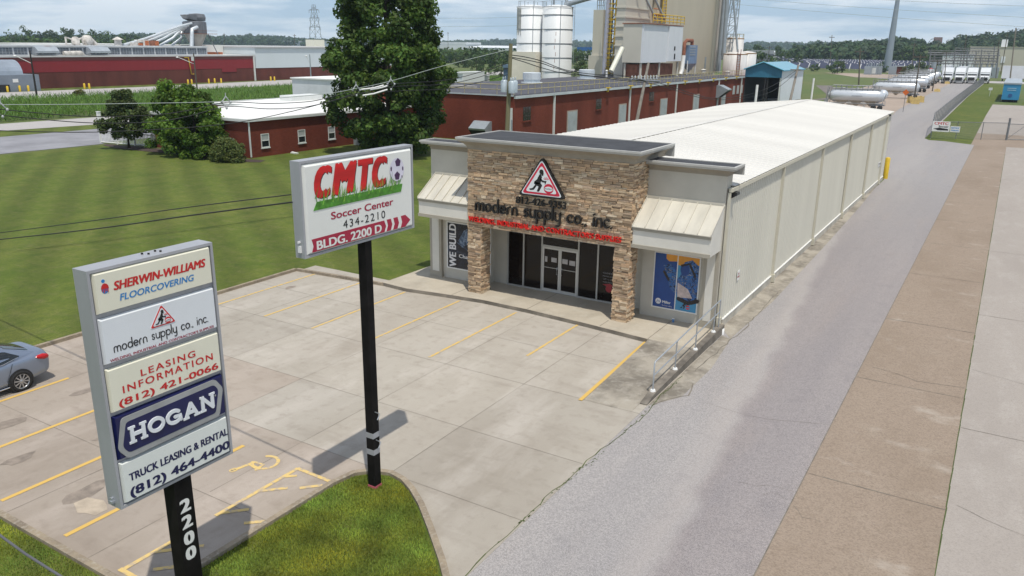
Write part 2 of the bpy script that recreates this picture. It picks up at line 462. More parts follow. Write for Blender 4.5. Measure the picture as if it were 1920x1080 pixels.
def leaf_mesh(name, mats, V, t, r, parent=None, label=None, cat=None, group=None, kind=None, warm=0.18):
    n = len(V); nv = V.shape[1]
    me = bpy.data.meshes.new(name)
    if parent is not None:
        L = parent.location; V = V - np.array([L[0], L[1], L[2]])
    me.vertices.add(n * nv); me.vertices.foreach_set('co', V.astype(np.float32).ravel())
    me.loops.add(n * nv); me.loops.foreach_set('vertex_index', np.arange(n * nv, dtype=np.int32))
    me.polygons.add(n); me.polygons.foreach_set('loop_start', np.arange(0, n * nv, nv, dtype=np.int32)); me.polygons.foreach_set('loop_total', np.full(n, nv, dtype=np.int32))
    mats = mats if isinstance(mats, (list, tuple)) else [mats]
    for m in mats: me.materials.append(m)
    me.update(); me.validate()
    at = me.color_attributes.new('tone', 'FLOAT_COLOR', 'POINT')
    w = r.uniform(-warm, warm, n) if np.isscalar(warm) else warm + r.uniform(-.12, .12, n)
    c = np.stack([t * (1 + w), t, t * (1 - w), np.ones(n)], 1)
    at.data.foreach_set('color', np.repeat(c, nv, axis=0).astype(np.float32).ravel())
    o = bpy.data.objects.new(name, me); COL.objects.link(o)
    if parent is not None: o.parent = parent
    return tag(o, label, cat, group, kind)
# ================================================================ ground, roads, paving
M_field = layered("field_grass", (.085, .125, .03), [(.02, (1, 1, 1), .4, .6, (.13, .14, .045), .8), (.3, (1, 1, 1), .45, .7, (.05, .085, .02), .7), (6, (1, 1, 1), .4, .7, (.14, .15, .06), .35)], bump=.5, bscale=9)
def lawn_material():
    m = layered("mown_lawn", (.108, .143, .018), [(.10, (1, 1, 1), .42, .62, (.155, .168, .032), .8), (.7, (1, .6, 1), .46, .66, (.060, .104, .008), .7), (2.2, (.5, 1, 1), .5, .7, (.185, .175, .065), .6), (6, (1, .35, 1), .45, .7, (.05, .078, .012), .55), (30, (1, 1, 1), .42, .66, (.035, .058, .009), .7)], bump=.9, bscale=45, rough=.95)
    n, l, b = nodes_of(m)
    src = b.inputs['Base Color'].links[0].from_socket
    t = n.new('ShaderNodeTexCoord'); mpn = n.new('ShaderNodeMapping'); mpn.inputs['Rotation'].default_value = (0, 0, math.radians(-55.6))
    wv = n.new('ShaderNodeTexWave'); wv.inputs['Scale'].default_value = 0.112; wv.inputs['Distortion'].default_value = 1.3; wv.inputs['Detail'].default_value = 3; wv.inputs['Detail Scale'].default_value = .5
    wv.bands_direction = 'X'
    l.new(t.outputs['Object'], mpn.inputs[0]); l.new(mpn.outputs[0], wv.inputs['Vector'])
    mr = n.new('ShaderNodeMapRange'); mr.inputs['From Min'].default_value = .15; mr.inputs['From Max'].default_value = .9; mr.inputs['To Min'].default_value = .87; mr.inputs['To Max'].default_value = 1.10
    l.new(wv.outputs['Fac'], mr.inputs['Value'])
    mm = n.new('ShaderNodeMixRGB'); mm.blend_type = 'MULTIPLY'; mm.inputs['Fac'].default_value = 1
    l.new(src, mm.inputs['Color1']); l.new(mr.outputs[0], mm.inputs['Color2']); l.new(mm.outputs[0], b.inputs['Base Color'])
    return m
M_lawn = lawn_material()
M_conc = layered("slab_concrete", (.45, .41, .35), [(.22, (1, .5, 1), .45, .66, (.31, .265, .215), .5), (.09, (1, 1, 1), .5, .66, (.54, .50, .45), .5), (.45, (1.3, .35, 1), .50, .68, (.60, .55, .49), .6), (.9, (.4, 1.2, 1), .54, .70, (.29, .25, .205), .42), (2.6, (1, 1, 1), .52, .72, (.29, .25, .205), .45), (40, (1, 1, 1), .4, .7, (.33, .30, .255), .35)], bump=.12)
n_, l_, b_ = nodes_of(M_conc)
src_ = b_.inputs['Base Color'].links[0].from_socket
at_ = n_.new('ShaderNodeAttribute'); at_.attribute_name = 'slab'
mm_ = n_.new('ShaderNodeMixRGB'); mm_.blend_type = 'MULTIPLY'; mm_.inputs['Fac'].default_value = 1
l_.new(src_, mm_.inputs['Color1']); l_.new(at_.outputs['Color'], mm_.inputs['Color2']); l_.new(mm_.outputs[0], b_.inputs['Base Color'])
M_walk = layered("walk_concrete", (.45, .40, .32), [(.7, (1, .6, 1), .48, .7, (.28, .25, .2), .6), (3, (1, 1, 1), .5, .75, (.55, .52, .45), .4), (45, (1, 1, 1), .45, .7, (.32, .29, .24), .3)], bump=.12)
M_ramp = layered("ramp_concrete", (.36, .325, .27), [(.8, (1, .8, 1), .42, .6, (.12, .105, .085), .75), (4, (1, 1, 1), .5, .7, (.45, .42, .37), .5), (45, (1, 1, 1), .45, .7, (.2, .18, .15), .4)], bump=.15)
M_kerb = layered("kerb_concrete", (.30, .245, .175), [(1.5, (1, 1, 1), .42, .66, (.16, .13, .10), .75), (12, (1, 1, 1), .5, .7, (.45, .42, .36), .5)], bump=.25, bscale=40)
M_asph = layered("old_asphalt", (.282, .268, .266), [(.12, (2.4, .16, 1), .45, .62, (.37, .345, .325), .7), (.5, (1.2, .25, 1), .52, .72, (.34, .30, .27), .55), (1.1, (1, 1, 1), .55, .75, (.20, .19, .195), .5), (24, (1, 1, 1), .42, .58, (.165, .155, .157), .58), (46, (1, 1, 1), .50, .62, (.52, .495, .49), .62)], bump=.5, bscale=55)
M_tan = layered("tan_concrete", (.305, .242, .188), [(.25, (1, .35, 1), .45, .66, (.225, .172, .125), .6), (.9, (1, 1, 1), .52, .72, (.345, .285, .225), .5), (5, (1, 1, 1), .52, .72, (.20, .155, .115), .5), (24, (1, 1, 1), .44, .62, (.17, .13, .10), .55), (.5, (1, 1.6, 1), .60, .74, (.44, .395, .34), .55), (1.9, (1, 1, 1), .70, .74, (.11, .09, .075), .5)], bump=.3)
M_grey = layered("grey_concrete", (.355, .318, .285), [(.2, (1, .3, 1), .45, .68, (.285, .252, .225), .6), (1.2, (1, .4, 1), .5, .72, (.43, .395, .36), .5), (6, (1, 1, 1), .55, .72, (.27, .24, .21), .45), (26, (1, 1, 1), .45, .62, (.24, .215, .195), .45)], bump=.15)
M_gravel = layered("yard_gravel", (.37, .295, .24), [(.06, (1, .4, 1), .4, .65, (.28, .23, .19), .7), (.5, (1, .5, 1), .5, .75, (.45, .40, .35), .5), (12, (1, 1, 1), .45, .65, (.27, .22, .18), .5)], bump=.4)
M_road = layered("pale_road", (.40, .38, .37), [(.1, (2, .1, 1), .45, .65, (.34, .32, .31), .6), (2, (1, .3, 1), .5, .75, (.46, .44, .43), .4)])
M_joint = mat("joint_dark", (.165, .145, .118), .95, .4, 2)
M_moss = mat("joint_weeds", (.06, .085, .02), .95, .5, 8)
M_mulch = mat("mulch", (.06, .042, .036), .95, .4, 9, bump=.6)

def structure(mb, name, m, **k): return mb.build(name, m, kind='structure', **k)
structure(MB().sheet([(-5100, -250), (3500, -250), (3500, 6100), (-5100, 6100)], 0.0), 'ground', M_field)
structure(MB().sheet([(-80.5, -15), (-28.1, -15), (-28.1, 26.1), (-22.8, 26.6), (-22.8, 30.6), (-22.1, 30.6), (-22.1, 120), (-26, 120), (-48, 90), (-57, 76.5), (-57, 70), (-60.4, 70), (-60.4, 51.6), (-80.5, 50)], 0.012), 'lawn', M_lawn)
structure(MB().sheet([(-28.1, -15), (-8.05, -15), (-8.1, 10.95), (-8.65, 11.5), (-9.55, 12.3), (-10.35, 12.98), (-10.95, 13.4), (-11.4, 13.65), (-11.9, 13.75), (-12.35, 13.58), (-12.68, 13.25), (-12.8, 12.6), (-12.82, 7.47), (-28.1, 7.47)], 0.06), 'verge_lawn', M_lawn)

# concrete lot, slab by slab
xs = [-27.95, -24.57, -21.65, -18.3, -15.1, -12.0, -8.0]
ys = [7.62, 10.7, 13.85, 16.95, 20.55, 23.7, 27.3]
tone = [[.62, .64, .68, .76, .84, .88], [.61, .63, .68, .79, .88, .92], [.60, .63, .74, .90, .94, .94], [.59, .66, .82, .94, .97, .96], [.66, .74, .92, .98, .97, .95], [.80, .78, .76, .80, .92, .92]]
mb, cols = MB(), []
rs = random.Random(4)
for i in range(6):
    for j in range(6):
        x0, x1, y0, y1 = xs[i], xs[i + 1], ys[j], ys[j + 1]
        if i == 5 and j == 0: continue
        if i == 5 and j == 1: y0 = 11.2
        mb.sheet([(x0, y0), (x1, y0), (x1, y1), (x0, y1)], 0.024)
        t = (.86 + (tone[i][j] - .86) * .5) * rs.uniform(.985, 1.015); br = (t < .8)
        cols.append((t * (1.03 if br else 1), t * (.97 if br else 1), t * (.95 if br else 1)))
mb.sheet([(-12, 7.62), (-8.9, 7.62), (-8.0, 11.2), (-8.0, 10.7), (-12, 10.7)][:2] + [(-8.4, 10.7), (-12, 10.7)], 0.024); cols.append((.8, .8, .8))
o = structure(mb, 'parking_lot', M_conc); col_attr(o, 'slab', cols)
mb = MB()
for x in xs[1:-1]:
    y = ys[0]
    while y < 26.6:
        w = .005 + .003 * rs.random(); mb.sheet([(x - w, y), (x + w, y), (x + w + rs.uniform(-.01, .01), y + 1.6), (x - w, y + 1.6)], .028); y += 1.6
for y in ys[1:-1]:
    w = .006; mb.sheet([(-27.95, y - w), (-8.0, y - w), (-8.0, y + w), (-27.95, y + w)], .0285)
structure(mb, 'parking_lot_joints', M_joint)

# drive, tan lane, grey apron
mb = MB()
mb.sheet([(-9, -20), (-2.99, -20), (-2.99, 111), (-8.0, 111), (-8.2, 74), (-8.36, 30), (-8.0, 27), (-8.0, 11.2), (-8.6, 10.4)], .020)
mb.sheet([(-8.0, 111), (-8.6, 113), (-9.3, 330), (-19, 330), (-17.8, 167), (-15.8, 125), (-13.5, 95), (-11.6, 82), (-8.2, 74)], .020)
structure(mb, 'access_drive', M_asph)
n_, l_, b_ = nodes_of(M_asph)      # the later, darker surfacing of the outer half wanders into the older pale half
src_ = b_.inputs['Base Color'].links[0].from_socket
t_ = n_.new('ShaderNodeTexCoord'); sp_ = n_.new('ShaderNodeSeparateXYZ'); l_.new(t_.outputs['Object'], sp_.inputs[0])
m1 = n_.new('ShaderNodeMath'); m1.operation = 'MULTIPLY_ADD'; m1.inputs[1].default_value = .078; l_.new(sp_.outputs['Y'], m1.inputs[0]); l_.new(sp_.outputs['X'], m1.inputs[2])
nz_ = n_.new('ShaderNodeTexNoise'); nz_.inputs['Scale'].default_value = .5; nz_.inputs['Detail'].default_value = 6; l_.new(t_.outputs['Object'], nz_.inputs['Vector'])
m2 = n_.new('ShaderNodeMath'); m2.operation = 'MULTIPLY_ADD'; m2.inputs[1].default_value = .9; l_.new(nz_.outputs['Fac'], m2.inputs[0]); l_.new(m1.outputs[0], m2.inputs[2])
r1 = n_.new('ShaderNodeMapRange'); r1.inputs['From Min'].default_value = -3.35; r1.inputs['From Max'].default_value = -3.05; r1.inputs['To Max'].default_value = .9; l_.new(m2.outputs[0], r1.inputs['Value'])
r2 = n_.new('ShaderNodeMapRange'); r2.inputs['From Min'].default_value = 75; r2.inputs['From Max'].default_value = 40; l_.new(sp_.outputs['Y'], r2.inputs['Value'])
m3 = n_.new('ShaderNodeMath'); m3.operation = 'MULTIPLY'; l_.new(r1.outputs[0], m3.inputs[0]); l_.new(r2.outputs[0], m3.inputs[1])
mm_ = n_.new('ShaderNodeMixRGB'); mm_.blend_type = 'MULTIPLY'; mm_.inputs['Color2'].default_value = (.85, .815, .825, 1)
r3 = n_.new('ShaderNodeValToRGB'); r3.color_ramp.elements[0].position = 0; r3.color_ramp.elements[0].color = (0, 0, 0, 1); r3.color_ramp.elements[1].position = 1; r3.color_ramp.elements[1].color = (0, 0, 0, 1)
e_ = r3.color_ramp.elements.new(.55); e_.color = (.34, .34, .34, 1)
r4 = n_.new('ShaderNodeMapRange'); r4.inputs['From Min'].default_value = -4.3; r4.inputs['From Max'].default_value = -2.9; l_.new(m2.outputs[0], r4.inputs['Value']); l_.new(r4.outputs[0], r3.inputs['Fac'])
m4 = n_.new('ShaderNodeMath'); m4.operation = 'MULTIPLY'; l_.new(r3.outputs['Color'], m4.inputs[0]); l_.new(r2.outputs[0], m4.inputs[1])
md_ = n_.new('ShaderNodeMixRGB'); md_.inputs['Color2'].default_value = (.42, .375, .345, 1); l_.new(m4.outputs[0], md_.inputs['Fac']); l_.new(src_, md_.inputs['Color1'])
l_.new(m3.outputs[0], mm_.inputs['Fac']); l_.new(md_.outputs[0], mm_.inputs['Color1']); l_.new(mm_.outputs[0], b_.inputs['Base Color'])
mb = MB(); mb.sheet([(-2.99, -20), (.22, -20), (.24, 108.6), (-3.0, 108.6)], .021); mb.sheet([(-3.3, 108.6), (10, 108.6), (10, 125), (-3.6, 125)], .0215)
structure(mb, 'tan_lane', M_tan)
mb = MB(); mb.sheet([(.22, -20), (30, -20), (30, 108.6), (.24, 108.6)], .021); mb.sheet([(-3.6, 125), (14, 125), (14, 170), (4, 196), (-3.4, 196)], .021)
structure(mb, 'grey_apron', M_grey)
mb = MB()
for y in (11.5, 19.68, 27.15, 34.3, 42.5, 50.2, 58, 65.5, 73, 81, 89, 97): 
    a = rs.uniform(-.05, .05)
    for k in range(8):
        x0, x1 = -2.99 + k * .401, -2.99 + (k + 1) * .401; w = rs.uniform(.006, .02); mb.sheet([(x0, y - w + a * .2), (x1, y - w), (x1, y + w), (x0, y + w + a * .2)], .0265)
for y in (15, 24.8, 37, 50, 64, 80): mb.sheet([(.25, y), (30, y + .1), (30, y + .125), (.25, y + .02)], .0265)
mb.sheet([(-3.0, 9), (-2.975, 9), (-2.975, 108), (-3.0, 108)], .0262)
structure(mb, 'lane_joints', M_joint)
mb = MB(); y = 8.0
while y < 100:
    L = rs.uniform(.3, 1.6); w0, w1 = rs.uniform(.003, .02), rs.uniform(.003, .016)
    mb.sheet([(.22 - w0, y), (.22 + w1, y), (.225 + w0, y + L), (.22 - w1, y + L)], .027); y += L
structure(mb, 'joint_weed_strip', M_moss)
# cracks in the drive and the ragged joint between drive and lot
mb = MB()
def crack(pts, w, z=.0275):
    P = []
    for a, b in zip(pts[:-1], pts[1:]):
        k = max(2, int(math.hypot(b[0] - a[0], b[1] - a[1]) / .35))
        for i in range(k): t = i / k; P.append((a[0] + (b[0] - a[0]) * t + rs.uniform(-.05, .05), a[1] + (b[1] - a[1]) * t + rs.uniform(-.05, .05)))
    P.append(pts[-1])
    for a, b in zip(P[:-1], P[1:]):
        d = (b[0] - a[0], b[1] - a[1]); L = math.hypot(*d) or 1; n = (-d[1] / L * w * rs.uniform(.5, 1.3), d[0] / L * w * rs.uniform(.5, 1.3))
        mb.sheet([(a[0] - n[0], a[1] - n[1]), (b[0] - n[0], b[1] - n[1]), (b[0] + n[0], b[1] + n[1]), (a[0] + n[0], a[1] + n[1])], z)
crack([(-6.6, 22.4), (-5.6, 22.2), (-4.6, 22.3), (-3.0, 22.9)], .005)
crack([(-4.4, 18.2), (-3.9, 18.35), (-3.5, 18.6), (-3.05, 18.55)], .004); crack([(-3.7, 18.0), (-3.4, 18.25), (-3.05, 18.1)], .004)
crack([(-7.9, 21.3), (-7.5, 22.3), (-7.2, 22.6), (-7.4, 23.6)], .018); crack([(-7.7, 24.6), (-7.6, 27), (-7.5, 30), (-7.6, 36)], .02)
crack([(-2.6, 28.4), (-1.2, 27.9), (.2, 28.1)], .007); crack([(-2.95, 17.9), (-2.6, 17.5), (-2.2, 17.55)], .004)
crack([(.3, 30), (2, 29.5), (5, 30.4)], .006); crack([(.4, 20.1), (1.4, 19.6), (2.4, 19.3)], .006)
structure(mb, 'pavement_cracks', M_joint)
mb = MB(); crack([(-8.05, 11.2), (-8.1, 14.3), (-8.0, 17.9), (-7.85, 19.9), (-7.8, 20.1), (-7.8, 20.8), (-7.95, 21.8), (-7.9, 24)], .010, .029)
for k in range(150):
    y = rs.choice((rs.uniform(13.5, 18), rs.uniform(19, 24), 12 + 12 * rs.random())); x = (-8.06 if y < 15 else -8.02 if y < 17 else -7.9) + rs.uniform(-.05, .06); s = rs.uniform(.004, .018); mb.sheet([(x - s, y - s * 2), (x + s, y - s), (x + s * .7, y + s * 2.4), (x - s, y + s)], .031)
structure(mb, 'drive_edge_weeds', M_moss)
# muddy strip and old slab beside the long wall
mb = MB(); mb.sheet([(-8.36, 29.6), (-7.62, 28.4), (-7.45, 34), (-7.6, 45), (-7.9, 60), (-8.3, 72)], .0245); mb.sheet([(-8.0, 21.2), (-7.35, 22.4), (-7.3, 25.2), (-7.6, 28.4), (-8.0, 28.6)], .0245)
structure(mb, 'wall_foot_slab', M_ramp)

# kerbs
def kerb(mb, pts, w, h, z0=0.0, side=1):
    L = []
    n = len(pts)
    for i in range(n):
        a, b = np.array(pts[max(i - 1, 0)]), np.array(pts[min(i + 1, n - 1)]); d = (b - a) / np.hypot(*(b - a)); L.append(tuple(np.array(pts[i]) + np.array([-d[1], d[0]]) * w * side))
    vs = [(*p, z0) for p in pts] + [(*p, z0) for p in L] + [(*p, h) for p in pts] + [(*p, h) for p in L]
    fs = []
    for i in range(n - 1):
        fs += [(2 * n + i, 2 * n + i + 1, 3 * n + i + 1, 3 * n + i), (i, i + 1, 2 * n + i + 1, 2 * n + i), (n + i, 3 * n + i, 3 * n + i + 1, n + i + 1)]
    fs += [(0, 2 * n, 3 * n, n), (n - 1, 2 * n - 1, 4 * n - 1, 3 * n - 1)]
    mb.add(vs, fs)
arc_pts = [(-12.9, 7.4), (-12.9, 10), (-12.88, 12.6), (-12.75, 13.3), (-12.4, 13.68), (-11.9, 13.85), (-11.4, 13.76), (-10.9, 13.5), (-10.3, 13.08), (-9.5, 12.4), (-8.6, 11.6), (-8.0, 11.0)]
structure((lambda m: (kerb(m, arc_pts, .15, .15, 0, -1), m)[1])(MB()), 'island_kerb', M_kerb)
mb = MB(); kerb(mb, [(-12.9, 7.62), (-28.1, 7.62)], .15, .15, 0, 1); kerb(mb, [(-27.95, 7.62), (-27.95, 26.05)], .15, .15, 0, 1); kerb(mb, [(-27.95, 26.05), (-25.25, 26.27), (-22.9, 26.45)], .15, .15, 0, 1)
structure(mb, 'lot_kerb', M_kerb)

# pavement in front of the shop, ramp and its wall
fx = [(-22.95, 26.5), (-21.5, 26.38), (-19.6, 26.65), (-17.8, 26.86), (-15.6, 26.82), (-12.8, 26.6), (-10.12, 26.3)]
structure(MB().prism(fx + [(-8.26, 26.3), (-8.26, 29.6), (-21.9, 29.6), (-22.9, 30.6)], 0, .17), 'shop_pavement', M_walk)
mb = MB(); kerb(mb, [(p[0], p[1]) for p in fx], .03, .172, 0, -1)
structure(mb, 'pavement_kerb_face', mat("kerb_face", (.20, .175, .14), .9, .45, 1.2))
mb = MB(); 
for p in ((-19.3, 26.7, 29.4), (-15.6, 26.85, 29.4), (-12.2, 26.6, 27.4), (-10.1, 26.3, 28.8)): mb.sheet([(p[0], p[1]), (p[0] + .025, p[1]), (p[0] + .025, p[2]), (p[0], p[2])], .175)
structure(mb, 'pavement_joints', M_joint)
mb = MB(); mb.add([(-9.82, 20.5, .026), (-8.25, 20.5, .026), (-8.25, 26.3, .168), (-10.05, 26.3, .168), (-10.05, 26.3, 0), (-8.25, 26.3, 0)], [(0, 1, 2, 3), (0, 3, 4), (1, 5, 2)])
structure(mb, 'ramp', M_ramp)
mb = MB()
vs = []
for y, h in ((21.2, .06), (21.9, .2), (28.2, .36), (28.9, .36)): vs += [(-8.25, y, 0), (-8.02, y, 0), (-8.02, y, h), (-8.25, y, h)]
fs = [(0, 1, 2, 3), (12, 15, 14, 13)]
for i in range(3):
    for k in range(4): fs.append((i * 4 + k, (i + 1) * 4 + k, (i + 1) * 4 + (k + 1) % 4, i * 4 + (k + 1) % 4))
mb.add(vs, [f[::-1] for f in fs])
mb.build('ramp_wall', mat("stained_wall", (.17, .15, .125), .95, .5, 1.5, bump=.3), label='low stained concrete wall carrying the handrail beside the ramp', cat='low wall')

# painted markings
def paint_mat(name, col, wear, base):
    m = bpy.data.materials.new(name); m.use_nodes = True
    n, l, b = nodes_of(m); b.inputs['Roughness'].default_value = .85
    t = n.new('ShaderNodeTexCoord'); nz = n.new('ShaderNodeTexNoise'); nz.inputs['Scale'].default_value = 7; nz.inputs['Detail'].default_value = 8; nz.inputs['Roughness'].default_value = .7
    l.new(t.outputs['Object'], nz.inputs['Vector'])
    mr = n.new('ShaderNodeMapRange'); mr.inputs['From Min'].default_value = wear - .07; mr.inputs['From Max'].default_value = wear + .07
    l.new(nz.outputs['Fac'], mr.inputs['Value'])
    mxn = n.new('ShaderNodeMixRGB'); mxn.inputs['Color1'].default_value = (*col, 1); mxn.inputs['Color2'].default_value = (*base, 1)
    l.new(mr.outputs[0], mxn.inputs['Fac']); l.new(mxn.outputs[0], b.inputs['Base Color'])
    return m
M_pnt = paint_mat("yellow_paint", (.60, .39, .10), .66, (.42, .35, .25))
M_pntw = paint_mat("worn_yellow_paint", (.62, .42, .12), .56, (.44, .37, .28))
M_pntx = paint_mat("faded_paint", (.64, .46, .17), .55, (.40, .33, .26))
fresh, worn, faded = MB(), MB(), MB()
line = lambda mb, x, y0, y1, w=.055: mb.sheet([(x - w, y0), (x + w, y0), (x + w, y1), (x - w, y1)], .033)
for x, y0, y1 in ((-24.6, 7.9, 12.9), (-21.66, 7.9, 12.1), (-18.9, 7.9, 12.9), (-16.27, 7.9, 12.85)): line(fresh, x, y0, y1, .065)
fresh.sheet([(-9.96, 20.4), (-9.83, 20.4), (-10.1, 26.4), (-10.23, 26.4)], .045)
for x, y0 in ((-26.85, 20.6), (-24.1, 20.6), (-21.5, 20.6), (-18.78, 20.7), (-15.95, 20.7), (-13.15, 22.7)): line(worn, x, y0, 26.3 if x < -20 else 26.6, .05)
for (x0, y0), (x1, y1) in (((-14.12, 7.9), (-14.12, 9.1)), ((-14.14, 10.2), (-14.14, 12.78)), ((-14.15, 12.76), (-12.98, 12.74)), ((-14.1, 11.5), (-13.65, 11.95)), ((-13.4, 12.1), (-13.02, 12.5)), ((-14.12, 10.35), (-13.7, 10.8)), ((-13.35, 10.35), (-13.02, 10.65)), ((-14.1, 8.6), (-13.4, 9.3)), ((-13.6, 8.2), (-13.1, 8.7)), ((-14.1, 12.3), (-13.9, 12.5)), ((-14.2, 7.85), (-13.1, 7.85))):
    d = np.array([x1 - x0, y1 - y0]); L = np.hypot(*d); nn = np.array([-d[1], d[0]]) / L * .055
    faded.sheet([(x0 - nn[0], y0 - nn[1]), (x1 - nn[0], y1 - nn[1]), (x1 + nn[0], y1 + nn[1]), (x0 + nn[0], y0 + nn[1])], .0335 + .0004 * rs.random())
GFR = ((0, 0, 0), (1, 0, 0), (0, 1, 0), (0, 0, 1))
wc = lambda p: (-15.2 + p[0], 12.35 + p[1])
for pts, w in (([wc(q) for q in arc(.12, .18, .33, -150, 130, 14)], .09), ([wc((-.22, -.42)), wc((-.12, .05)), wc((.16, .06)), wc((.22, -.2))], .1), ([wc((-.16, -.12)), wc((.12, -.12))], .08), ([wc((-.26, -.56)), wc((-.25, -.5))], .17)):
    stroke(faded, pts, w, GFR, .026, .0335, 0)
structure(fresh, 'road_markings', M_pnt); structure(worn, 'stall_markings', M_pntw); structure(faded, 'hatch_markings', M_pntx)
mb = MB()
for x, y, s in ((-23.2, 12.6, .5), (-17.6, 9.2, .7), (-22.9, 10.1, .6), (-19.9, 11.2, .4), (-20.6, 9.2, .5), (-26.2, 24.0, .35)):
    mb.sheet([(x + s * rs.uniform(.6, 1.1) * math.cos(t * .63) * .5, y + s * rs.uniform(.6, 1.1) * math.sin(t * .63)) for t in range(10)], .0295)
structure(mb, 'lot_stains', mat("oil_stain", (.235, .195, .16), .8, .3, 3))
mb = MB(); mb.sheet([(-16.9 + .55 * rs.uniform(.7, 1.1) * math.cos(t * .52), 8.9 + .35 * rs.uniform(.7, 1.1) * math.sin(t * .52)) for t in range(12)], .0297); structure(mb, 'cement_patch', mat("cement_patch", (.42, .35, .27), .9, .2, 3))

# ================================================================ the shop
M_stucco = mat("stucco", (.53, .505, .44), .95, .07, 1.2, bump=.25, bscale=90)
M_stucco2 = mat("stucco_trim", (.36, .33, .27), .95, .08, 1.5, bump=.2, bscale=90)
M_pale = mat("pale_stucco", (.64, .62, .56), .95, .06, 1.2, bump=.2, bscale=90, )
M_cap = mat("cornice_cap", (.44, .435, .41), .6, .07, 3)
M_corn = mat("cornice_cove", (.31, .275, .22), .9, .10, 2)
M_memb = mat("roof_membrane", (.042, .044, .050), .85, .3, 1.5, bump=.2)
M_panel = mat("wall_panel", (.59, .572, .495), .55, .05, .8, streak=(1, 1, .12))
M_trim = mat("panel_trim", (.56, .53, .43), .5, .06, 2)
M_roof = mat("white_roof", (.615, .60, .56), .6, .06, .12, streak=(.3, 2.5, 1), detail=2)
M_foot = mat("footing", (.45, .42, .36), .95, .25, 1.2, bump=.3)
M_alu = mat("window_frame", (.42, .42, .40), .45, .05, 3, metal=.3)
M_white = mat("white_paint", (.74, .74, .72), .5, .05, 3)
M_glass = mat("dark_glass", (.010, .007, .006), .07, .2, .8, spec=.28)
M_black = mat("black_letter", (.012, .012, .013), .4, .1, 4)
M_red = mat("red_letter", (.62, .02, .015), .45, .08, 4)
M_steel = mat("galvanised", (.42, .45, .48), .45, .1, 6, metal=.6)
M_dark = mat("dark_gap", (.02, .02, .02), .9, .1, 3)
shop = thing('shop_building', 'long cream metal shop with ledgestone front and white roof', 'shop', (-15.2, 29, 0))
R_, L_, YB, YE = -8.35, -22.05, 29.5, 73.6
EZ, RZ, RX = 5.62, 6.3, -15.2
def ribbed(mb, x, y0, y1, z0, z1, sgn, pitch=.30, m=0):
    ys_ = []; y = y0
    while y < y1:
        ys_ += [(y, 0), (min(y + pitch - .09, y1), 0), (min(y + pitch - .065, y1), .028), (min(y + pitch - .025, y1), .028)]; y += pitch
    ys_.append((y1, 0))
    vs = [(x + sgn * d, yy, z) for yy, d in ys_ for z in (z0, z1)]
    fs = [(2 * i, 2 * i + 2, 2 * i + 3, 2 * i + 1) if sgn > 0 else (2 * i, 2 * i + 1, 2 * i + 3, 2 * i + 2) for i in range(len(ys_) - 1)]
    mb.add(vs, fs, m)
mb = MB(); ribbed(mb, R_, YB, YE, .34, EZ - .1, 1); mb.box(L_, R_ - .01, YB + .01, YE, 0.02, EZ - .12)
mb.poly([(L_, YE + .005, 0), (R_, YE + .005, 0), (R_, YE + .005, EZ), (RX, YE + .005, RZ), (L_, YE + .005, EZ)][::-1])
mb.poly([(L_, YB, 4), (R_, YB, 4), (R_, YB, EZ - .02), (RX, YB, RZ - .04), (L_, YB, EZ - .02)])
mb.build('wall', M_panel, shop)
mb = MB(); mb.box(R_ - .3, R_ + .06, YB, YE, 0, .32); mb.build('footing', M_foot, shop)
mb = MB(); mb.box(R_ - .05, R_ + .075, YB, YE, .322, .36); mb.build('base_flashing', M_white, shop)
mb = MB()
y = YB - .1
for (xa, za, xb, zb) in ((R_ + .12, EZ, RX, RZ), (RX, RZ, L_ - .12, EZ)):
    yy = YB - .15; vs = []; prof = []
    while yy < YE + .15: prof += [(yy, 0), (yy + .52, 0), (yy + .545, .028), (yy + .58, .028)]; yy += .6
    for q, h in prof: vs += [(xa, q, za + h), (xb, q, zb + h)]
    mb.add(vs, [(2 * i, 2 * i + 1, 2 * i + 3, 2 * i + 2)[::-1] for i in range(len(prof) - 1)])
rf = mb.build('roof', M_roof, shop)
mb = MB(); mb.add([(RX - .2, YB, RZ + .016), (RX, YB, RZ + .05), (RX + .2, YB, RZ + .016), (RX - .2, YE + .1, RZ + .016), (RX, YE + .1, RZ + .05), (RX + .2, YE + .1, RZ + .016)], [(0, 1, 4, 3), (1, 2, 5, 4)]); mb.build('ridge_cap', M_roof, rf)
mb = MB(); mb.box(R_ + .03, R_ + .16, YB - .6, YE + .15, EZ - .17, EZ - .03); mb.build('gutter', M_trim, shop)
mb = MB(); yy = YB
while yy < YE: mb.box(R_ + .06, R_ + .125, yy, yy + .36, EZ - .028, EZ - .004); yy += .6
mb.build('eave_gap', M_dark, shop)
for i, q in enumerate(((1470, 309), (1544.4, 273), (1597.8, 247.8), (1636.7, 227.8), (1665, 214))):
    yy = AX(q[0], q[1], R_ + .06)[1]; mb = MB(); mb.box(R_ + .032, R_ + .15, yy - .06, yy + .06, .06, EZ - .17); mb.box(R_ + .028, R_ + .2, yy - .09, yy + .09, .06, .42); mb.build('downspout', M_trim, shop)
mb = MB(); mb.box(R_ + .0, R_ + .1, 28.9, 29.02, .1, EZ - .2); mb.box(R_ + .0, R_ + .14, 28.84, 29.06, .05, .6); mb.build('downspout', M_trim, shop)
mb = MB(); mb.box(R_ - .04, R_ + .045, 29.1, 29.5, .34, EZ - .17); mb.build('corner_trim', M_panel, shop)
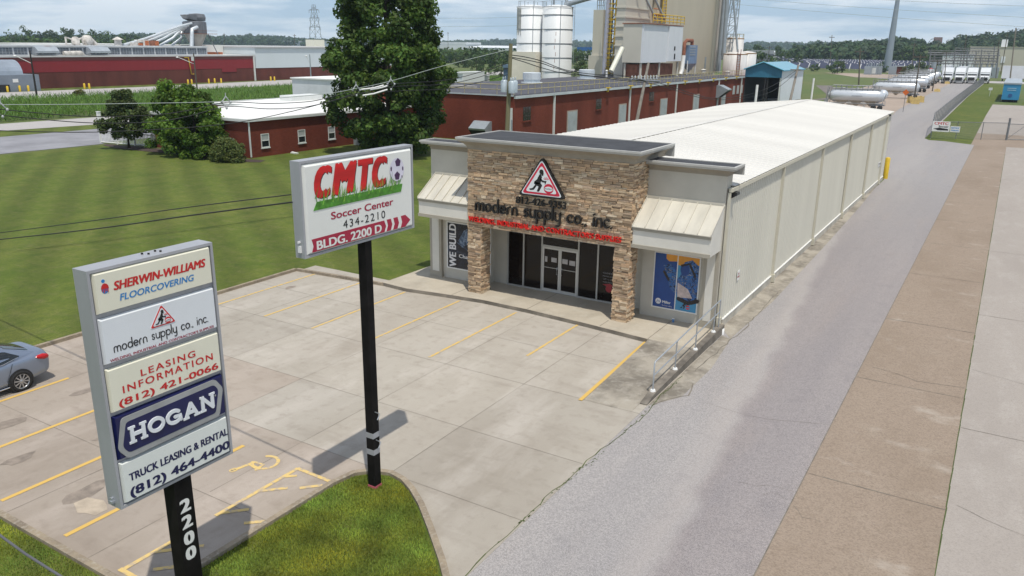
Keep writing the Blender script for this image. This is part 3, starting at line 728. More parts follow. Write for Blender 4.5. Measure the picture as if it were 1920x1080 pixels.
# ---- front wings
FW = 28.85
mb = MB()
mb.box(-21.9, -18.9, FW, YB - .01, .17, 6.1); mb.box(-11.5, -8.4, FW, YB - .01, .17, 6.1)
mb.box(-18.9, -18.12, 29.45, YB + .2, .17, 3.15); mb.box(-12.6, -11.5, 29.45, YB + .2, .17, 3.15); mb.box(-18.12, -12.6, 29.45, YB + .2, 2.7, 3.15)
mb.box(-18.9, -11.52, 27.75, YB + .01, 3.16, 6.4)
mb.build('front_wall', M_stucco, shop)
def cornice(x0, x1, yf, yb, z0, z1, oh, m_top=True, ends=(True, True)):
    """Coved cornice round three sides; returns nothing, builds cove, cap and roof membrane."""
    prof = [(0, z0), (.02, z0 + .10), (.07, z0 + .19), (.17, z0 + .27), (oh - .05, z1 - .15)]
    def ring(o, z): return [(x0 - (o if ends[0] else 0), yb, z), (x0 - (o if ends[0] else 0), yf - o, z), (x1 + (o if ends[1] else 0), yf - o, z), (x1 + (o if ends[1] else 0), yb, z)]
    mb = MB(); vs = []
    for o_, z in prof: vs += ring(o_, z)
    fs = [(4 * j + i, 4 * j + i + 1, 4 * j + 5 + i, 4 * j + 4 + i)[::1] for j in range(len(prof) - 1) for i in range(3)]
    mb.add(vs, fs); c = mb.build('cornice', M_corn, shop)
    mb = MB(); vs = []
    for o_, z in ((oh - .05, z1 - .15), (oh - .035, z1 - .085), (oh, z1 - .075), (oh, z1), (oh - .1, z1 + .002), (oh - .1, z1 - .03)): vs += ring(o_, z)
    mb.add(vs, [(4 * j + i, 4 * j + i + 1, 4 * j + 5 + i, 4 * j + 4 + i) for j in range(5) for i in range(3)])
    r = ring(oh - .005, z1 - .004); mb.add([r[0], r[3], (r[3][0], yb + .1, z1 - .004), (r[0][0], yb + .1, z1 - .004)], [(0, 1, 2, 3)])
    mb.box(r[0][0], r[3][0], yb, yb + .06, z0, z1 + .002)
    mb.build('cap', M_cap, c)
    mb = MB(); r = ring(oh - .09, z1 - .028); mb.poly(r[::-1] if False else [r[1], r[2], r[3], r[0]]); mb.build('membrane', M_memb, c)
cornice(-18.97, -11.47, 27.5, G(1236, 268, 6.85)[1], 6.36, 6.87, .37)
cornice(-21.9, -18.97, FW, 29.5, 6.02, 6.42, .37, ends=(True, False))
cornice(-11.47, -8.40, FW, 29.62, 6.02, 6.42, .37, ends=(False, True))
# ---- ledgestone: every stone its own block of its own colour
PAL = [(.60, .44, .28), (.64, .48, .315), (.54, .385, .24), (.46, .325, .21), (.68, .54, .37), (.56, .42, .28), (.61, .43, .265), (.50, .37, .26), (.70, .57, .41), (.38, .27, .18), (.57, .385, .24)]
def stones(mb, cols, fr, u0, u1, v0, v1, jut=.0):
    v = v0
    while v < v1 - .02:
        h = random.choice((.05, .065, .075, .09, .11, .13)); h = min(h, v1 - v); u = u0
        while u < u1 - .01:
            L = random.uniform(.12, .52) * (1.0 if h < .1 else .8); L = min(L, u1 - u)
            if u1 - u - L < .1: L = u1 - u
            d = random.uniform(.015, .075) + jut; g = .006; k = random.random()
            hh = h
            parts = [(v, h)] if (k < .7 or h < .09) else [(v, h * .5), (v + h * .5, h * .5)]
            for vv, q in parts:
                s = random.uniform(-.006, .006); dd = d + random.uniform(-.015, .015)
                n0 = len(mb.f)
                j = lambda: random.uniform(-.004, .004)
                P = [(u + g + j(), vv + g + j()), (u + L - g + j(), vv + g + j()), (u + L - g + j(), vv + q - g + s + j()), (u + g + j(), vv + q - g + j())]
                mb.flat(P, fr, 0, dd)
                c = random.choice(PAL); t = random.uniform(.82, 1.2); cols.extend([(c[0] * t, c[1] * t, c[2] * t)] * (len(mb.f) - n0))
            u += L
        v += h
M_stone = mat("ledgestone", (1, 1, 1), .9, .22, 7, bump=.7, bscale=40, attr='stone')
M_stone.node_tree.nodes['Color Ramp'].color_ramp.elements[1].color = (1, 1, 1, 1)
FS = 27.53
def stone_part(name, faces, core):
    mb, cols = MB(), []
    for c in core: mb.box(*c); cols.extend([(.10, .075, .055)] * 6)
    for fr, a in faces: stones(mb, cols, fr, *a)
    o = mb.build(name, M_stone, shop); col_attr(o, 'stone', cols); return o
SX = lambda X: ((X, 0, 0), (0, 1, 0), (0, 0, 1), (1, 0, 0))
SN = lambda X: ((X, 0, 0), (0, -1, 0), (0, 0, 1), (-1, 0, 0))
stone_part('stone_facing', [(FY(FS), (-18.95, -11.5, 3.15, 6.38)), (SX(-11.51), (FS - .03, 28.85, 3.15, 6.38)), (SN(-18.93), (-28.85, -FS + .03, 3.15, 6.38))], [(-18.93, -11.51, FS, 27.76, 3.155, 6.38), (-11.8, -11.51, 27.75, 28.85, 3.155, 6.38), (-18.93, -18.7, 27.75, 28.85, 3.155, 6.38)])
for x0, x1 in ((-18.93, -18.33), (-12.1, -11.51)):
    stone_part('stone_pier', [(FY(FS), (x0 - .02, x1 + .02, .17, 3.15)), (SX(x1), (FS - .03, 28.2, .17, 3.15)), (SN(x0), (-28.2, -FS + .03, .17, 3.15)), (((0, 28.17, 0), (-1, 0, 0), (0, 0, 1), (0, 1, 0)), (-x1, -x0, .17, 3.15))], [(x0, x1, FS, 28.17, .17, 3.152)])
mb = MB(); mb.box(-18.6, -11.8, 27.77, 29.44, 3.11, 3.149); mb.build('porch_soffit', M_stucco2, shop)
# ---- canopies over the side windows
for x0, x1, ends in ((-21.63, -18.99, 0), (-11.44, -8.42, 1)):
    yf, zf, zt = 27.55, 4.06, 4.96
    mb = MB(); mb.add([(x0, yf, 3.24), (x1, yf, 3.24), (x1, yf, zf - .12), (x0, yf, zf - .12), (x0, FW - .002, 3.24), (x1, FW - .002, 3.24), (x1, FW - .002, zt - .03), (x0, FW - .002, zt - .03), (x1, yf, zf - .03), (x0, yf, zf - .03)], [(0, 1, 2, 3), (0, 4, 5, 1), (1, 5, 6, 8, 2), (0, 3, 9, 7, 4), (3, 2, 8, 9)])
    cn_ = mb.build('canopy', M_pale, shop)
    mb = MB(); mb.box(x0 - .02, x1 + .02, yf - .05, yf - .002, 3.22, 3.36); mb.box(x0 - .015, x1 + .015, yf - .035, yf - .002, zf - .16, zf - .04); mb.build('canopy_band', M_stucco2, cn_)
    mb = MB(); a, b = x0 - .02, x1 + .02
    mb.add([(a, yf - .08, zf - .02), (b, yf - .08, zf - .02), (b, FW - .01, zt), (a, FW - .01, zt), (a, yf - .08, zf - .05), (b, yf - .08, zf - .05)], [(0, 1, 2, 3), (4, 5, 1, 0)])
    k = a + .015
    while k < b + .02:
        mb.add([(k - .018, yf - .08, zf - .018), (k + .018, yf - .08, zf - .018), (k + .018, FW - .012, zt + .002), (k - .018, FW - .012, zt + .002), (k - .012, yf - .08, zf + .035), (k + .012, yf - .08, zf + .035), (k + .012, FW - .012, zt + .055), (k - .012, FW - .012, zt + .055)], [(0, 1, 5, 4), (1, 2, 6, 5), (3, 0, 4, 7), (4, 5, 6, 7)]); k += (b - a - .03) / 6
    mb.box(a, b, FW - .06, FW - .003, zt - .02, zt + .07)
    mb.build('canopy_roof', mat("canopy_metal", (.54, .51, .435), .45, .12, 1.2, streak=(2, .6, .6)), cn_)
# pilasters
for x0, x1 in ((-21.92, -21.28), (-8.98, -8.42)):
    mb = MB(); mb.box(x0, x1, FW - .16, FW - .003, .17, 3.235); mb.box(x0 - .02, x1 + .02, FW - .18, FW - .004, .172, .42); p_ = mb.build('pilaster', M_stucco2, shop)
    mb = MB(); mb.box(x0 + .14, x1 - .12, FW - .175, FW - .1, .44, 3.23); mb.build('panel', M_pale, p_)
# ---- storefront
SFY = 29.43
mx_ = [-18.12, -17.3, -16.37, -14.6, -13.69, -12.62]
mb = MB()
for i, x in enumerate(mx_): mb.box(x - .035, x + .035, SFY - .05, SFY + .1, .17, 2.7)
for x0, x1 in zip(mx_[:-1], mx_[1:]):
    mb.box(x0 + .035, x1 - .035, SFY - .048, SFY + .1, 2.63, 2.7)
    if x0 != -16.37: mb.box(x0 + .035, x1 - .035, SFY - .048, SFY + .1, .17, .24)
    else: mb.box(x0 + .035, x1 - .035, SFY - .048, SFY + .1, 2.2, 2.28)
mb.build('storefront_frame', M_alu, shop)
for i, (x0, x1) in enumerate(zip(mx_[:-1], mx_[1:])):
    mb = MB()
    if i == 2: mb.box(x0 + .035, x1 - .035, SFY, SFY + .02, 2.28, 2.63)
    else: mb.box(x0 + .035, x1 - .035, SFY, SFY + .02, .24, 2.63)
    p_ = mb.build('pane', M_glass, shop)
    if i == 4:
        mb = MB(); fr = FY(SFY - .003)
        for k, (s, h) in enumerate((("OPEN", .09), ("MON-FRI", .075), ("7-5", .075), ("WELDERS", .085))): put_text(mb, s, -13.45, -12.95, 1.42 - k * .13, 1.42 - k * .13 + h * .7, fr, 0, 0)
        mb.flat([(-13.15 + .15 * math.cos(t * .6), .78 + .15 * math.sin(t * .6)) for t in range(11)], fr, 0, .003, 1)
        mb.flat([(-13.45, .95), (-13.1, 1.02), (-12.9, .9), (-13.2, .86)], fr, 0, .002, 1)
        mb.build('window_decal', [mat("pale_decal", (.22, .22, .24), .5), mat("red_decal", (.3, .02, .03), .5)], p_)
for x0, x1, hs in ((-16.335, -15.49, 1), (-15.48, -14.635, -1)):
    mb = MB(); y0, y1 = SFY - .04, SFY + .03; w = .07
    mb.box(x0, x0 + w, y0, y1, .19, 2.19); mb.box(x1 - w, x1, y0, y1, .19, 2.19); mb.box(x0 + w, x1 - w, y0, y1, .19, .33); mb.box(x0 + w, x1 - w, y0, y1, 2.11, 2.19)
    d_ = mb.build('door', mat("door_frame", (.52, .52, .50), .4, .05, 3, metal=.3), shop)
    mb = MB(); mb.box(x0 + w, x1 - w, SFY - .01, SFY + .01, .33, 2.11); mb.build('glass', M_glass, d_)
    mb = MB(); hx = x1 - .11 if hs > 0 else x0 + .11
    mb.tube([(hx, y0, 1.02), (hx, y0 - .06, 1.05), (hx, y0 - .06, 1.32), (hx, y0, 1.35)], .014); mb.build('handle', M_steel, d_)
    mb = MB(); mb.box(x0 + w, x1 - w, SFY - .03, SFY - .012, 1.27, 1.295); mb.build('push_bar', M_alu, d_)
    for a, b, c, e in (((.1, .22, 1.52, 1.76), (.42, .68, 1.55, 1.75)) if hs > 0 else ((.1, .36, 1.55, 1.76), (.44, .72, 1.53, 1.74))): MB().box(x0 + a, x0 + b, SFY - .0135, SFY - .0105, c, e).build('notice', mat("notice_paper", (.42, .40, .39), .7, .15, 9), d_)
# ---- poster windows
def poster(name, stops, sc):
    m = bpy.data.materials.new(name); m.use_nodes = True
    n, l, b = nodes_of(m); b.inputs['Roughness'].default_value = .25
    t = n.new('ShaderNodeTexCoord'); nz = n.new('ShaderNodeTexNoise'); nz.inputs['Scale'].default_value = sc; nz.inputs['Detail'].default_value = 4; nz.inputs['Distortion'].default_value = 1.4
    l.new(t.outputs['Object'], nz.inputs['Vector']); rp = n.new('ShaderNodeValToRGB'); rp.color_ramp.elements[0].position, rp.color_ramp.elements[1].position = stops[0][0], stops[-1][0]
    rp.color_ramp.elements[0].color, rp.color_ramp.elements[1].color = (*stops[0][1], 1), (*stops[-1][1], 1)
    for p, c in stops[1:-1]: e = rp.color_ramp.elements.new(p); e.color = (*c, 1)
    l.new(nz.outputs['Fac'], rp.inputs['Fac']); l.new(rp.outputs[0], b.inputs['Base Color']); return m
M_pd = poster("dark_poster", [(.3, (.008, .010, .016)), (.55, (.012, .016, .03)), (.75, (.05, .07, .11))], 2.2)
M_pm = poster("machine_shapes", [(.40, (.006, .012, .035)), (.46, (.015, .09, .30)), (.54, (.02, .16, .45)), (.60, (.08, .04, .03)), (.68, (.22, .36, .52)), (.76, (.45, .20, .08))], 9)
M_blue = mat("poster_blue", (.006, .055, .24), .25, .15, 1); M_cyan = mat("poster_cyan", (.05, .26, .47), .25, .1, 1); M_org = mat("poster_orange", (.62, .27, .03), .25, .15, 2); M_pw = mat("poster_white", (.7, .7, .72), .3, .05, 3)
M_pk = mat("poster_black", (.010, .012, .02), .25, .2, 3)
fr = FY(FW - .012)
wA = MB(); wA.box(-21.06, -18.65, FW - .03, FW - .003, .64, 2.83); wa = wA.build('window', M_white, shop)
mb = MB(); mb.flat([(-21.0, .7), (-19.86, .7), (-19.86, 2.78), (-21.0, 2.78)], fr, .019, .023, 0); mb.flat([(-19.8, .7), (-18.7, .7), (-18.7, 2.78), (-19.8, 2.78)], fr, .019, .023, 0)
put_text(mb, "WE BUILD", -20.92, -20.52, .74, 2.74, fr, .026, 1, bold=.03, rot=True)
put_text(mb, "Champions", -20.38, -19.0, 1.16, 1.38, fr, .026, 1, bold=.02)
mb.flat([(-19.4 + .15 * math.cos(t * .5), .9 + .15 * math.sin(t * .5)) for t in range(12)], fr, .023, .027, 1); stroke(mb, [(-19.45, .84), (-19.42, .96), (-19.39, .85), (-19.36, .96), (-19.33, .85)], .025, fr, .027, .03, 2)
mb.flat([(-20.4, 2.0), (-20.1, 2.5), (-19.9, 2.6), (-19.88, 1.9), (-20.2, 1.7)], fr, .023, .026, 3); mb.flat([(-19.78, 2.55), (-19.3, 1.9), (-18.9, 1.75), (-19.2, 2.3), (-19.6, 2.7)], fr, .023, .026, 3)
stroke(mb, [(-20.45, 1.9), (-19.9, 1.62)], .05, fr, .023, .027, 3); stroke(mb, [(-19.78, 1.9), (-19.2, 1.5)], .05, fr, .023, .027, 3)
mb.build('poster', [M_pd, M_pw, M_pk, poster("metal_shapes", [(.35, (.03, .05, .09)), (.55, (.10, .16, .26)), (.7, (.3, .36, .45))], 6)], wa)
wB = MB(); wB.box(-11.0, -9.12, FW - .03, FW - .003, .58, 2.86); wb = wB.build('window', M_white, shop)
mb = MB()
x0, xm, x1, z0, z1 = -10.95, -10.03, -9.17, .63, 2.82
mb.flat([(x0, z0), (xm - .02, z0), (xm - .02, z1), (x0, z1)], fr, .019, .022, 0)
mb.flat([(xm + .02, z0), (x1, z0), (x1, z1), (xm + .02, z1)], fr, .019, .022, 1)
mb.flat([(-10.5, z1), (xm - .02, z1), (xm - .02, z1 - .24), (-10.38, z1 - .28), (-10.5, z1 - .18)], fr, .022, .024, 2)
mb.flat([(xm + .02, z1), (x1, z1), (x1, 2.55), (-9.5, 2.4), (xm + .02, 2.45)], fr, .022, .024, 2)
mb.flat([(-10.6 + .26 * math.cos(t * .45), 2.22 + .24 * math.sin(t * .45)) for t in range(14)], fr, .024, .026, 0)
mb.flat([(-10.6, 2.35), (-10.3, 2.45), (-10.05, 2.15), (-10.05, 1.25), (-10.3, 1.5), (-10.4, 1.9)], fr, .026, .028, 3)
mb.flat([(xm + .02, 1.3), (-9.7, 1.0), (x1, 1.1), (x1, 2.5), (-9.45, 2.72), (-9.75, 2.6), (-9.9, 2.0), (xm + .02, 1.9)], fr, .025, .028, 3)
mb.flat([(-9.72 + .18 * math.cos(t * .45), 2.3 + .25 * math.sin(t * .45)) for t in range(14)], fr, .028, .030, 0)
mb.flat([(-9.98, 1.75), (-9.55, 1.55), (-9.35, 1.2), (-9.95, 1.15)], fr, .028, .030, 5)
stroke(mb, [(-9.9, 1.1), (-9.5, .98), (x1 + .02, 1.12)], .16, fr, .028, .031, 4)
stroke(mb, [(-10.55, 2.1), (-10.35, 1.8)], .1, fr, .028, .031, 4); stroke(mb, [(-9.85, 2.45), (-9.55, 2.55), (-9.3, 2.1)], .09, fr, .030, .033, 4)
put_text(mb, "Miller", -10.55, -10.2, .81, .92, fr, .026, 6, bold=.03); put_text(mb, "The Power of Blue.", -10.56, -10.14, .70, .745, fr, .026, 6)
mb.flat([(-10.72 + .12 * math.cos(t * .5), .87 + .12 * math.sin(t * .5)) for t in range(12)], fr, .022, .026, 6); stroke(mb, [(-10.78, .82), (-10.75, .92), (-10.72, .83), (-10.69, .92), (-10.66, .83)], .022, fr, .026, .029, 0)
# welder and ball on the poster's corner
T = lambda p: (-9.62 + p[0] * .5, .67 + p[1] * .5)
for pts in ([(-.13, .47), (-.06, .62), (-.02, .64), (.02, .55), (-.02, .36), (-.22, .33)], [(-.02, .37), (.03, .30), (-.06, .11), (-.13, .11), (-.08, .26), (-.2, .37)], [(-.18, .31), (-.22, .15), (-.34, .13), (-.36, .17)], [(-.01, .53), (.13, .43), (.13, .39), (-.05, .48)]): mb.flat([T(p) for p in pts], fr, .024, .027, 4)
mb.flat([T((.065 * math.cos(t * .63), .70 + .075 * math.sin(t * .63))) for t in range(10)], fr, .024, .027, 4)
mb.flat([T((.24 + .17 * math.cos(t * .42), .27 + .17 * math.sin(t * .42))) for t in range(15)], fr, .024, .027, 7); mb.flat([T(p) for p in ((.08, .22), (.4, .22), (.4, .32), (.08, .32))], fr, .026, .029, 1)
mb.build('poster', [M_blue, M_cyan, M_org, M_pm, M_pk, mat("poster_grey", (.5, .42, .4), .3, .3, 6), M_pw, M_red], wb)
# ---- letters and emblem on the stone
lf = FY(FS - .06)
def letters_px(mb, s, ll, ur, Y, fr, d, m, **k):
    a, b = AY(*ll, Y), AY(*ur, Y); put_text(mb, s, a[0], b[0], a[2], b[2], fr, d, m, **k)
mb = MB(); letters_px(mb, "812-426-9353", (966.7, 380.8), (1061.5, 379.5), FS - .12, lf, .02, 0, bold=.02, depth=.05); mb.build('wall_lettering', M_black, shop)
a, b = AY(891.4, 396.5, FS - .14), AY(1146, 431, FS - .14)
mb = MB(); round_text(mb, "modern supply co., inc.", a[0], b[0], (a[2] + b[2]) / 2 + .06, .31, lf, .0, .11, 0, .2); mb.build('wall_lettering', M_black, shop)
a, b = AY(877.8, 415.6, FS - .14), AY(1164, 449, FS - .14)
mb = MB(); put_text(mb, "WELDING, INDUSTRIAL AND CONTRACTOR'S SUPPLIES", a[0] + .02, b[0], a[2] + .0, a[2] + .25, lf, .0, 0, depth=.10); mb.build('wall_lettering', M_red, shop)
a, b, c = AY(976.3, 363.3, FS - .2), AY(1055, 371.7, FS - .2), AY(1015.8, 302.5, FS - .2)
M_emw = mat("emblem_white", (.72, .76, .78), .35, .03, 2); M_emr = mat("emblem_red", (.55, .025, .06), .35, .05, 3)
mb = MB(); h_ = (c[2] - (a[2] + b[2]) / 2) / 1.0; welder_logo(mb, ((a[0] + b[0]) / 2, (a[2] + b[2]) / 2 + .02), h_ * .98, lf, .16, 0, 1, 2, back=1, mb_back=2); mb.build('emblem', [M_emw, M_emr, M_black], shop)
# wall lamps
for q in ((1375, 366), (1666, 217)):
    p = AX(q[0], q[1], R_ + .1); mb = MB(); y = p[1] + .05; z = p[2]
    mb.add([(R_ + .03, y - .18, z - .13), (R_ + .03, y + .18, z - .13), (R_ + .03, y + .18, z + .13), (R_ + .03, y - .18, z + .13), (R_ + .28, y - .18, z + .02), (R_ + .28, y + .18, z + .02), (R_ + .26, y + .18, z + .12), (R_ + .26, y - .18, z + .12)], [(0, 1, 5, 4), (4, 5, 6, 7), (7, 6, 2, 3), (0, 4, 7, 3), (1, 2, 6, 5), (0, 3, 2, 1)]); mb.build('wall_lamp', mat("lamp_black", (.012, .012, .014), .4, .2, 3), shop)
# ================================================================ pylon signs
M_cab = mat("sign_cabinet", (.36, .37, .395), .45, .08, 1.5, streak=(1, 1, .3), metal=.2)
M_post = mat("black_steel", (.008, .007, .007), .7, .6, 2.5, bump=.1, spec=.15)
M_cream = mat("sign_cream", (.70, .685, .565), .35, .03, 1.2, streak=(1, 1, .3)); M_swh = mat("sign_white", (.66, .69, .72), .35, .03, 1.2)
M_sw2 = mat("sign_pale", (.66, .69, .66), .35, .03, 1.2); M_navy = mat("sign_navy", (.006, .009, .065), .35, .1, 2)
M_sred = mat("sign_red", (.52, .018, .018), .4, .06, 3); M_sblue = mat("sign_blue", (.012, .20, .52), .4, .06, 3); M_smar = mat("sign_maroon", (.34, .012, .045), .4, .06, 3)
M_silver = mat("sign_silver", (.29, .30, .30), .4, .15, 2)
def sign_box(root, X0, X1, y0, y1, z0, z1):
    """Sheet-metal cabinet, its face recessed behind a rim."""
    mb = MB(); mb.box(X0, X1 - .05, y0, y1, z0, z1)
    t = .05
    mb.box(X1 - .05, X1, y0, y0 + t, z0, z1); mb.box(X1 - .05, X1, y1 - t, y1, z0, z1); mb.box(X1 - .05, X1, y0 + t, y1 - t, z0, z0 + t); mb.box(X1 - .05, X1, y0 + t, y1 - t, z1 - t, z1)
    return mb.build('cabinet', M_cab, root)
def bevel_panel(mb, X, y0, y1, z0, z1, m=0, b=.026, d=.07):
    """A moulded plastic face with chamfered edges standing d proud of X."""
    mb.add([(X, y0, z0), (X, y1, z0), (X, y1, z1), (X, y0, z1), (X + d, y0 + b, z0 + b), (X + d, y1 - b, z0 + b), (X + d, y1 - b, z1 - b), (X + d, y0 + b, z1 - b)],
           [(0, 1, 5, 4), (1, 2, 6, 5), (2, 3, 7, 6), (3, 0, 4, 7), (4, 5, 6, 7)], m)
def px_text(mb, s, ll, ur, X, fr, d, m, **k):
    a, b = AX(*ll, X), AX(*ur, X); put_text(mb, s, a[1], b[1], a[2], b[2], fr, d, m, **k)
# ---- tall tenant sign
X1 = -11.83
sg = thing('pylon_sign', 'tall five-panel tenant sign on black post numbered 2200', 'sign', (-12.0, 7.95, .06))
sign_box(sg, -12.2, X1, 6.72, 9.08, 2.84, 7.06)
FXs = X1 + .03; fr = FX(FXs); d = .003
Y0, Y1 = 6.80, 9.0
z5 = [(6.32, 7.0), (5.46, 6.24), (4.61, 5.38), (3.74, 4.54), (2.92, 3.68)]
mats5 = [[M_cream, M_sred, M_sblue], [M_swh, M_black, M_smar, M_sred], [M_cream, M_sred], [M_navy, M_silver, M_swh], [M_sw2, M_navy]]
pn = []
for (za, zb) in z5: mb = MB(); bevel_panel(mb, X1 - .04, Y0, Y1, za, zb, 0); pn.append(mb)
px_text(pn[0], "SHERWIN-WILLIAMS", (213.4, 545), (384.5, 484.5), FXs, fr, d, 1, bold=.04, shear=.22)
px_text(pn[0], "FLOORCOVERING", (225, 564), (363, 514), FXs, fr, d, 2, bold=.02, shear=.2)
c = AX(196.6, 541, FXs)
pn[0].flat([(c[1] + .065 * math.cos(t * .5), c[2] + .0 + .085 * math.sin(t * .5)) for t in range(12)], fr, 0, d, 2)
pn[0].flat([(c[1] + .066 * math.cos(t * .52), c[2] + .0 + .086 * math.sin(t * .52)) for t in range(7)], fr, d, d + .003, 1); 
for k in range(4): stroke(pn[0], [(c[1] - .045 + .03 * k, c[2] + .01), (c[1] - .045 + .03 * k, c[2] - .04 - .02 * (k % 2))], .014, fr, d, d + .003, 1)
pn[0].flat([(c[1] - .015 + .03 * math.cos(t * .6), c[2] + .125 + .03 * math.sin(t * .6)) for t in range(11)], fr, 0, d, 2)
a, b, t_ = AX(285, 619, FXs), AX(327, 606, FXs), AX(300, 582, FXs)
welder_logo(pn[1], ((a[1] + b[1]) / 2, (a[2] + b[2]) / 2 + .02), .37, fr, 0, 0, 3, 1)
a, b = AX(215, 663, FXs), AX(390, 605, FXs); round_text(pn[1], "modern supply co., inc.", a[1], b[1], (a[2] + b[2]) / 2 + .022, .092, fr, 0, d, 1, .19)
put_text(pn[1], "WELDING, INDUSTRIAL AND CONTRACTOR'S SUPPLIES", AX(207, 681, FXs)[1], AX(401, 615, FXs)[1], 5.488, 5.545, fr, d, 2, bold=.02)
px_text(pn[2], "LEASING", (264.5, 705.8), (365.3, 656.3), FXs, fr, d, 1, bold=.022, space=1.25)
px_text(pn[2], "INFORMATION", (231, 737.8), (398, 661.6), FXs, fr, d, 1, bold=.022, space=1.25)
px_text(pn[2], "(812) 421-0066", (224.5, 767.6), (408.4, 679), FXs, fr, d, 1, bold=.03)
def yz(ptsz, ox=180, oy=640, s=3.374, X=FXs): return [(lambda q: (q[1], q[2]))(AX(ox + p[0] / s, oy + p[1] / s, X)) for p in ptsz]
outer = rounded(yz([(155, 488), (748, 238), (800, 292), (780, 468), (205, 740), (138, 690)]), .07)
inner = rounded(yz([(185, 512), (742, 274), (770, 304), (755, 450), (207, 702), (168, 668)]), .06)
# chamfered top of the HOGAN badge follows the photograph's slanted ends
pn[3].flat(outer, fr, 0, d + .012, 1); pn[3].flat(inner, fr, 0, d + .016, 0)
# slab-serif letters
LT = {
 'H': ([[(.2, 0), (.2, 1)], [(.8, 0), (.8, 1)], [(.2, .5), (.8, .5)]], [(.02, .38, 0), (.62, .98, 0), (.02, .38, 1), (.62, .98, 1)]),
 'O': ([arc(.5, .5, .37, 0, 344, 22, .44)], []),
 'G': ([[*arc(.5, .5, .38, 45, 335, 18, .44)], [(.86, .12), (.86, .46), (.56, .46)]], []),
 'A': ([[(.18, 0), (.5, 1)], [(.5, 1), (.82, 0)], [(.3, .32), (.7, .32)]], [(.0, .34, 0), (.64, 1.0, 0)]),
 'N': ([[(.2, 0), (.2, 1)], [(.2, 1), (.8, 0)], [(.8, 0), (.8, 1)]], [(.03, .37, 0), (.05, .3, 1), (.63, .97, 1)])}
a, b = AX(240.8, 831, FXs), AX(400.8, 735, FXs); hz = AX(403, 760, FXs)[2]; zz0, zz1 = (a[2] + hz) / 2 - .02, b[2] + .02
wd = (b[1] - a[1]) / 5.0
for i, ch in enumerate("HOGAN"):
    ox = a[1] + i * wd; ST, SF = LT[ch]
    for st in ST: stroke(pn[3], [(ox + p[0] * wd, zz0 + .03 + p[1] * (zz1 - zz0 - .06)) for p in st], .066, fr, d + .01, d + .035, 2, closed=(ch == 'O'))
    for s0, s1, top in SF: zc = zz1 - .04 if top else zz0; pn[3].flat([(ox + s0 * wd, zc), (ox + s1 * wd, zc), (ox + s1 * wd, zc + .04), (ox + s0 * wd, zc + .04)], fr, d + .01, d + .036, 2)
q = AX(402, 741, FXs); pn[3].flat([(q[1] + .02 * math.cos(t * .8), q[2] + .02 * math.sin(t * .8)) for t in range(8)], fr, d + .01, d + .02, 1)
px_text(pn[4], "TRUCK LEASING & RENTAL", (243.1, 903.2), (426, 801.7), FXs, fr, d, 1, bold=.032)
px_text(pn[4], "(812) 464-4400", (245.9, 937), (429.6, 824.4), FXs, fr, d, 1, bold=.036)
for mb, ms in zip(pn, mats5): mb.build('face_panel', ms, sg)
mb = MB(); mb.box(-12.18, -11.86, 7.76, 8.13, .0, 2.84); ps = mb.build('post', M_post, sg)
mb = MB()
for ch, py_ in zip("2200", (950, 980, 1010.5, 1038.5)):
    q = AX(343 + (py_ - 950) * .13, py_, -11.855); put_text(mb, ch, 7.94 - .115, 7.94 + .115, q[2] - .135, q[2] + .135, FX(-11.86), .004, 0, bold=.055)
mb.build('house_number', M_white, ps)
mb = MB(); mb.box(-12.06, -12.0, 6.68, 6.72, 2.9, 3.02); mb.box(-12.05, -11.98, 6.66, 6.72, 2.93, 2.97)
mb.build('switch_box', M_steel, sg)
mb = MB()
for y, x in ((7.86, -12.08), (7.92, -11.99), (8.1, -12.07), (8.14, -11.98)): mb.cyl((x, y, 7.06), (x, y, 7.085), .02, n=8)
mb.build('bolt', M_dark, sg)
# ---- soccer sign
X1 = -11.72
s2 = thing('pylon_sign', 'wide white soccer center sign with red letters on tall black post', 'sign', (-11.87, 13.12, .06))
sign_box(s2, -11.98, X1, 11.18, 14.74, 6.30, 8.27)
FXs = X1 + .03; fr = FX(FXs)
mb = MB(); bevel_panel(mb, X1 - .04, 11.24, 14.68, 6.35, 8.21, 0, .06)
Z = lambda pts: yz(pts, 540, 265, 4.8, FXs)
for (dx, dz, dd, mm) in ((.022, -.018, .001, 1), (0, 0, .005, 2)):
    for ch, x0, x1, yb0, yb1, ht in (('C', 238, 390, 520, 480, 0), ('M', 392, 615, 492, 445, 0), ('T', 637, 762, 448, 415, 0), ('C', 757, 890, 412, 375, 0)):
        a = Z([(x0, {238: 523, 392: 492, 637: 449, 757: 424}[x0])])[0]; b = Z([(x1, {390: 207, 615: 168, 762: 145, 890: 124}[x1])])[0]
        put_text(mb, ch, a[0] + dx, b[0] + dx, a[1] + dz, b[1] + dz, fr, dd, mm, bold=.058, shear=.28)
gp = Z([(230, 627), (1015, 452)]); a, b = gp; rg = random.Random(3)
mb.flat(Z([(228, 627), (1015, 452), (1027, 380), (258, 545)]), fr, 0, .010, 3)
for k in range(110):
    t = rg.random(); y0 = a[0] + .04 + (b[0] - a[0]) * t; zb = a[1] + (b[1] - a[1]) * t + .05 + rg.random() * .2; l = rg.uniform(.12, .30); lean = rg.uniform(-.02, .14)
    mb.add([(FXs + .0105 + .0002 * (k % 20), y0 - .012, zb), (FXs + .0105 + .0002 * (k % 20), y0 + .012, zb), (FXs + .011 + .0002 * (k % 20), y0 + lean, zb + l)], [(0, 1, 2)], 3 if k % 3 else 4)
cb = Z([(977, 253)])[0]; R2 = .26
mb.flat([(cb[0] + R2 * .96 * math.cos(t * .2), cb[1] + R2 * math.sin(t * .2)) for t in range(32)], fr, .009, .013, 5)
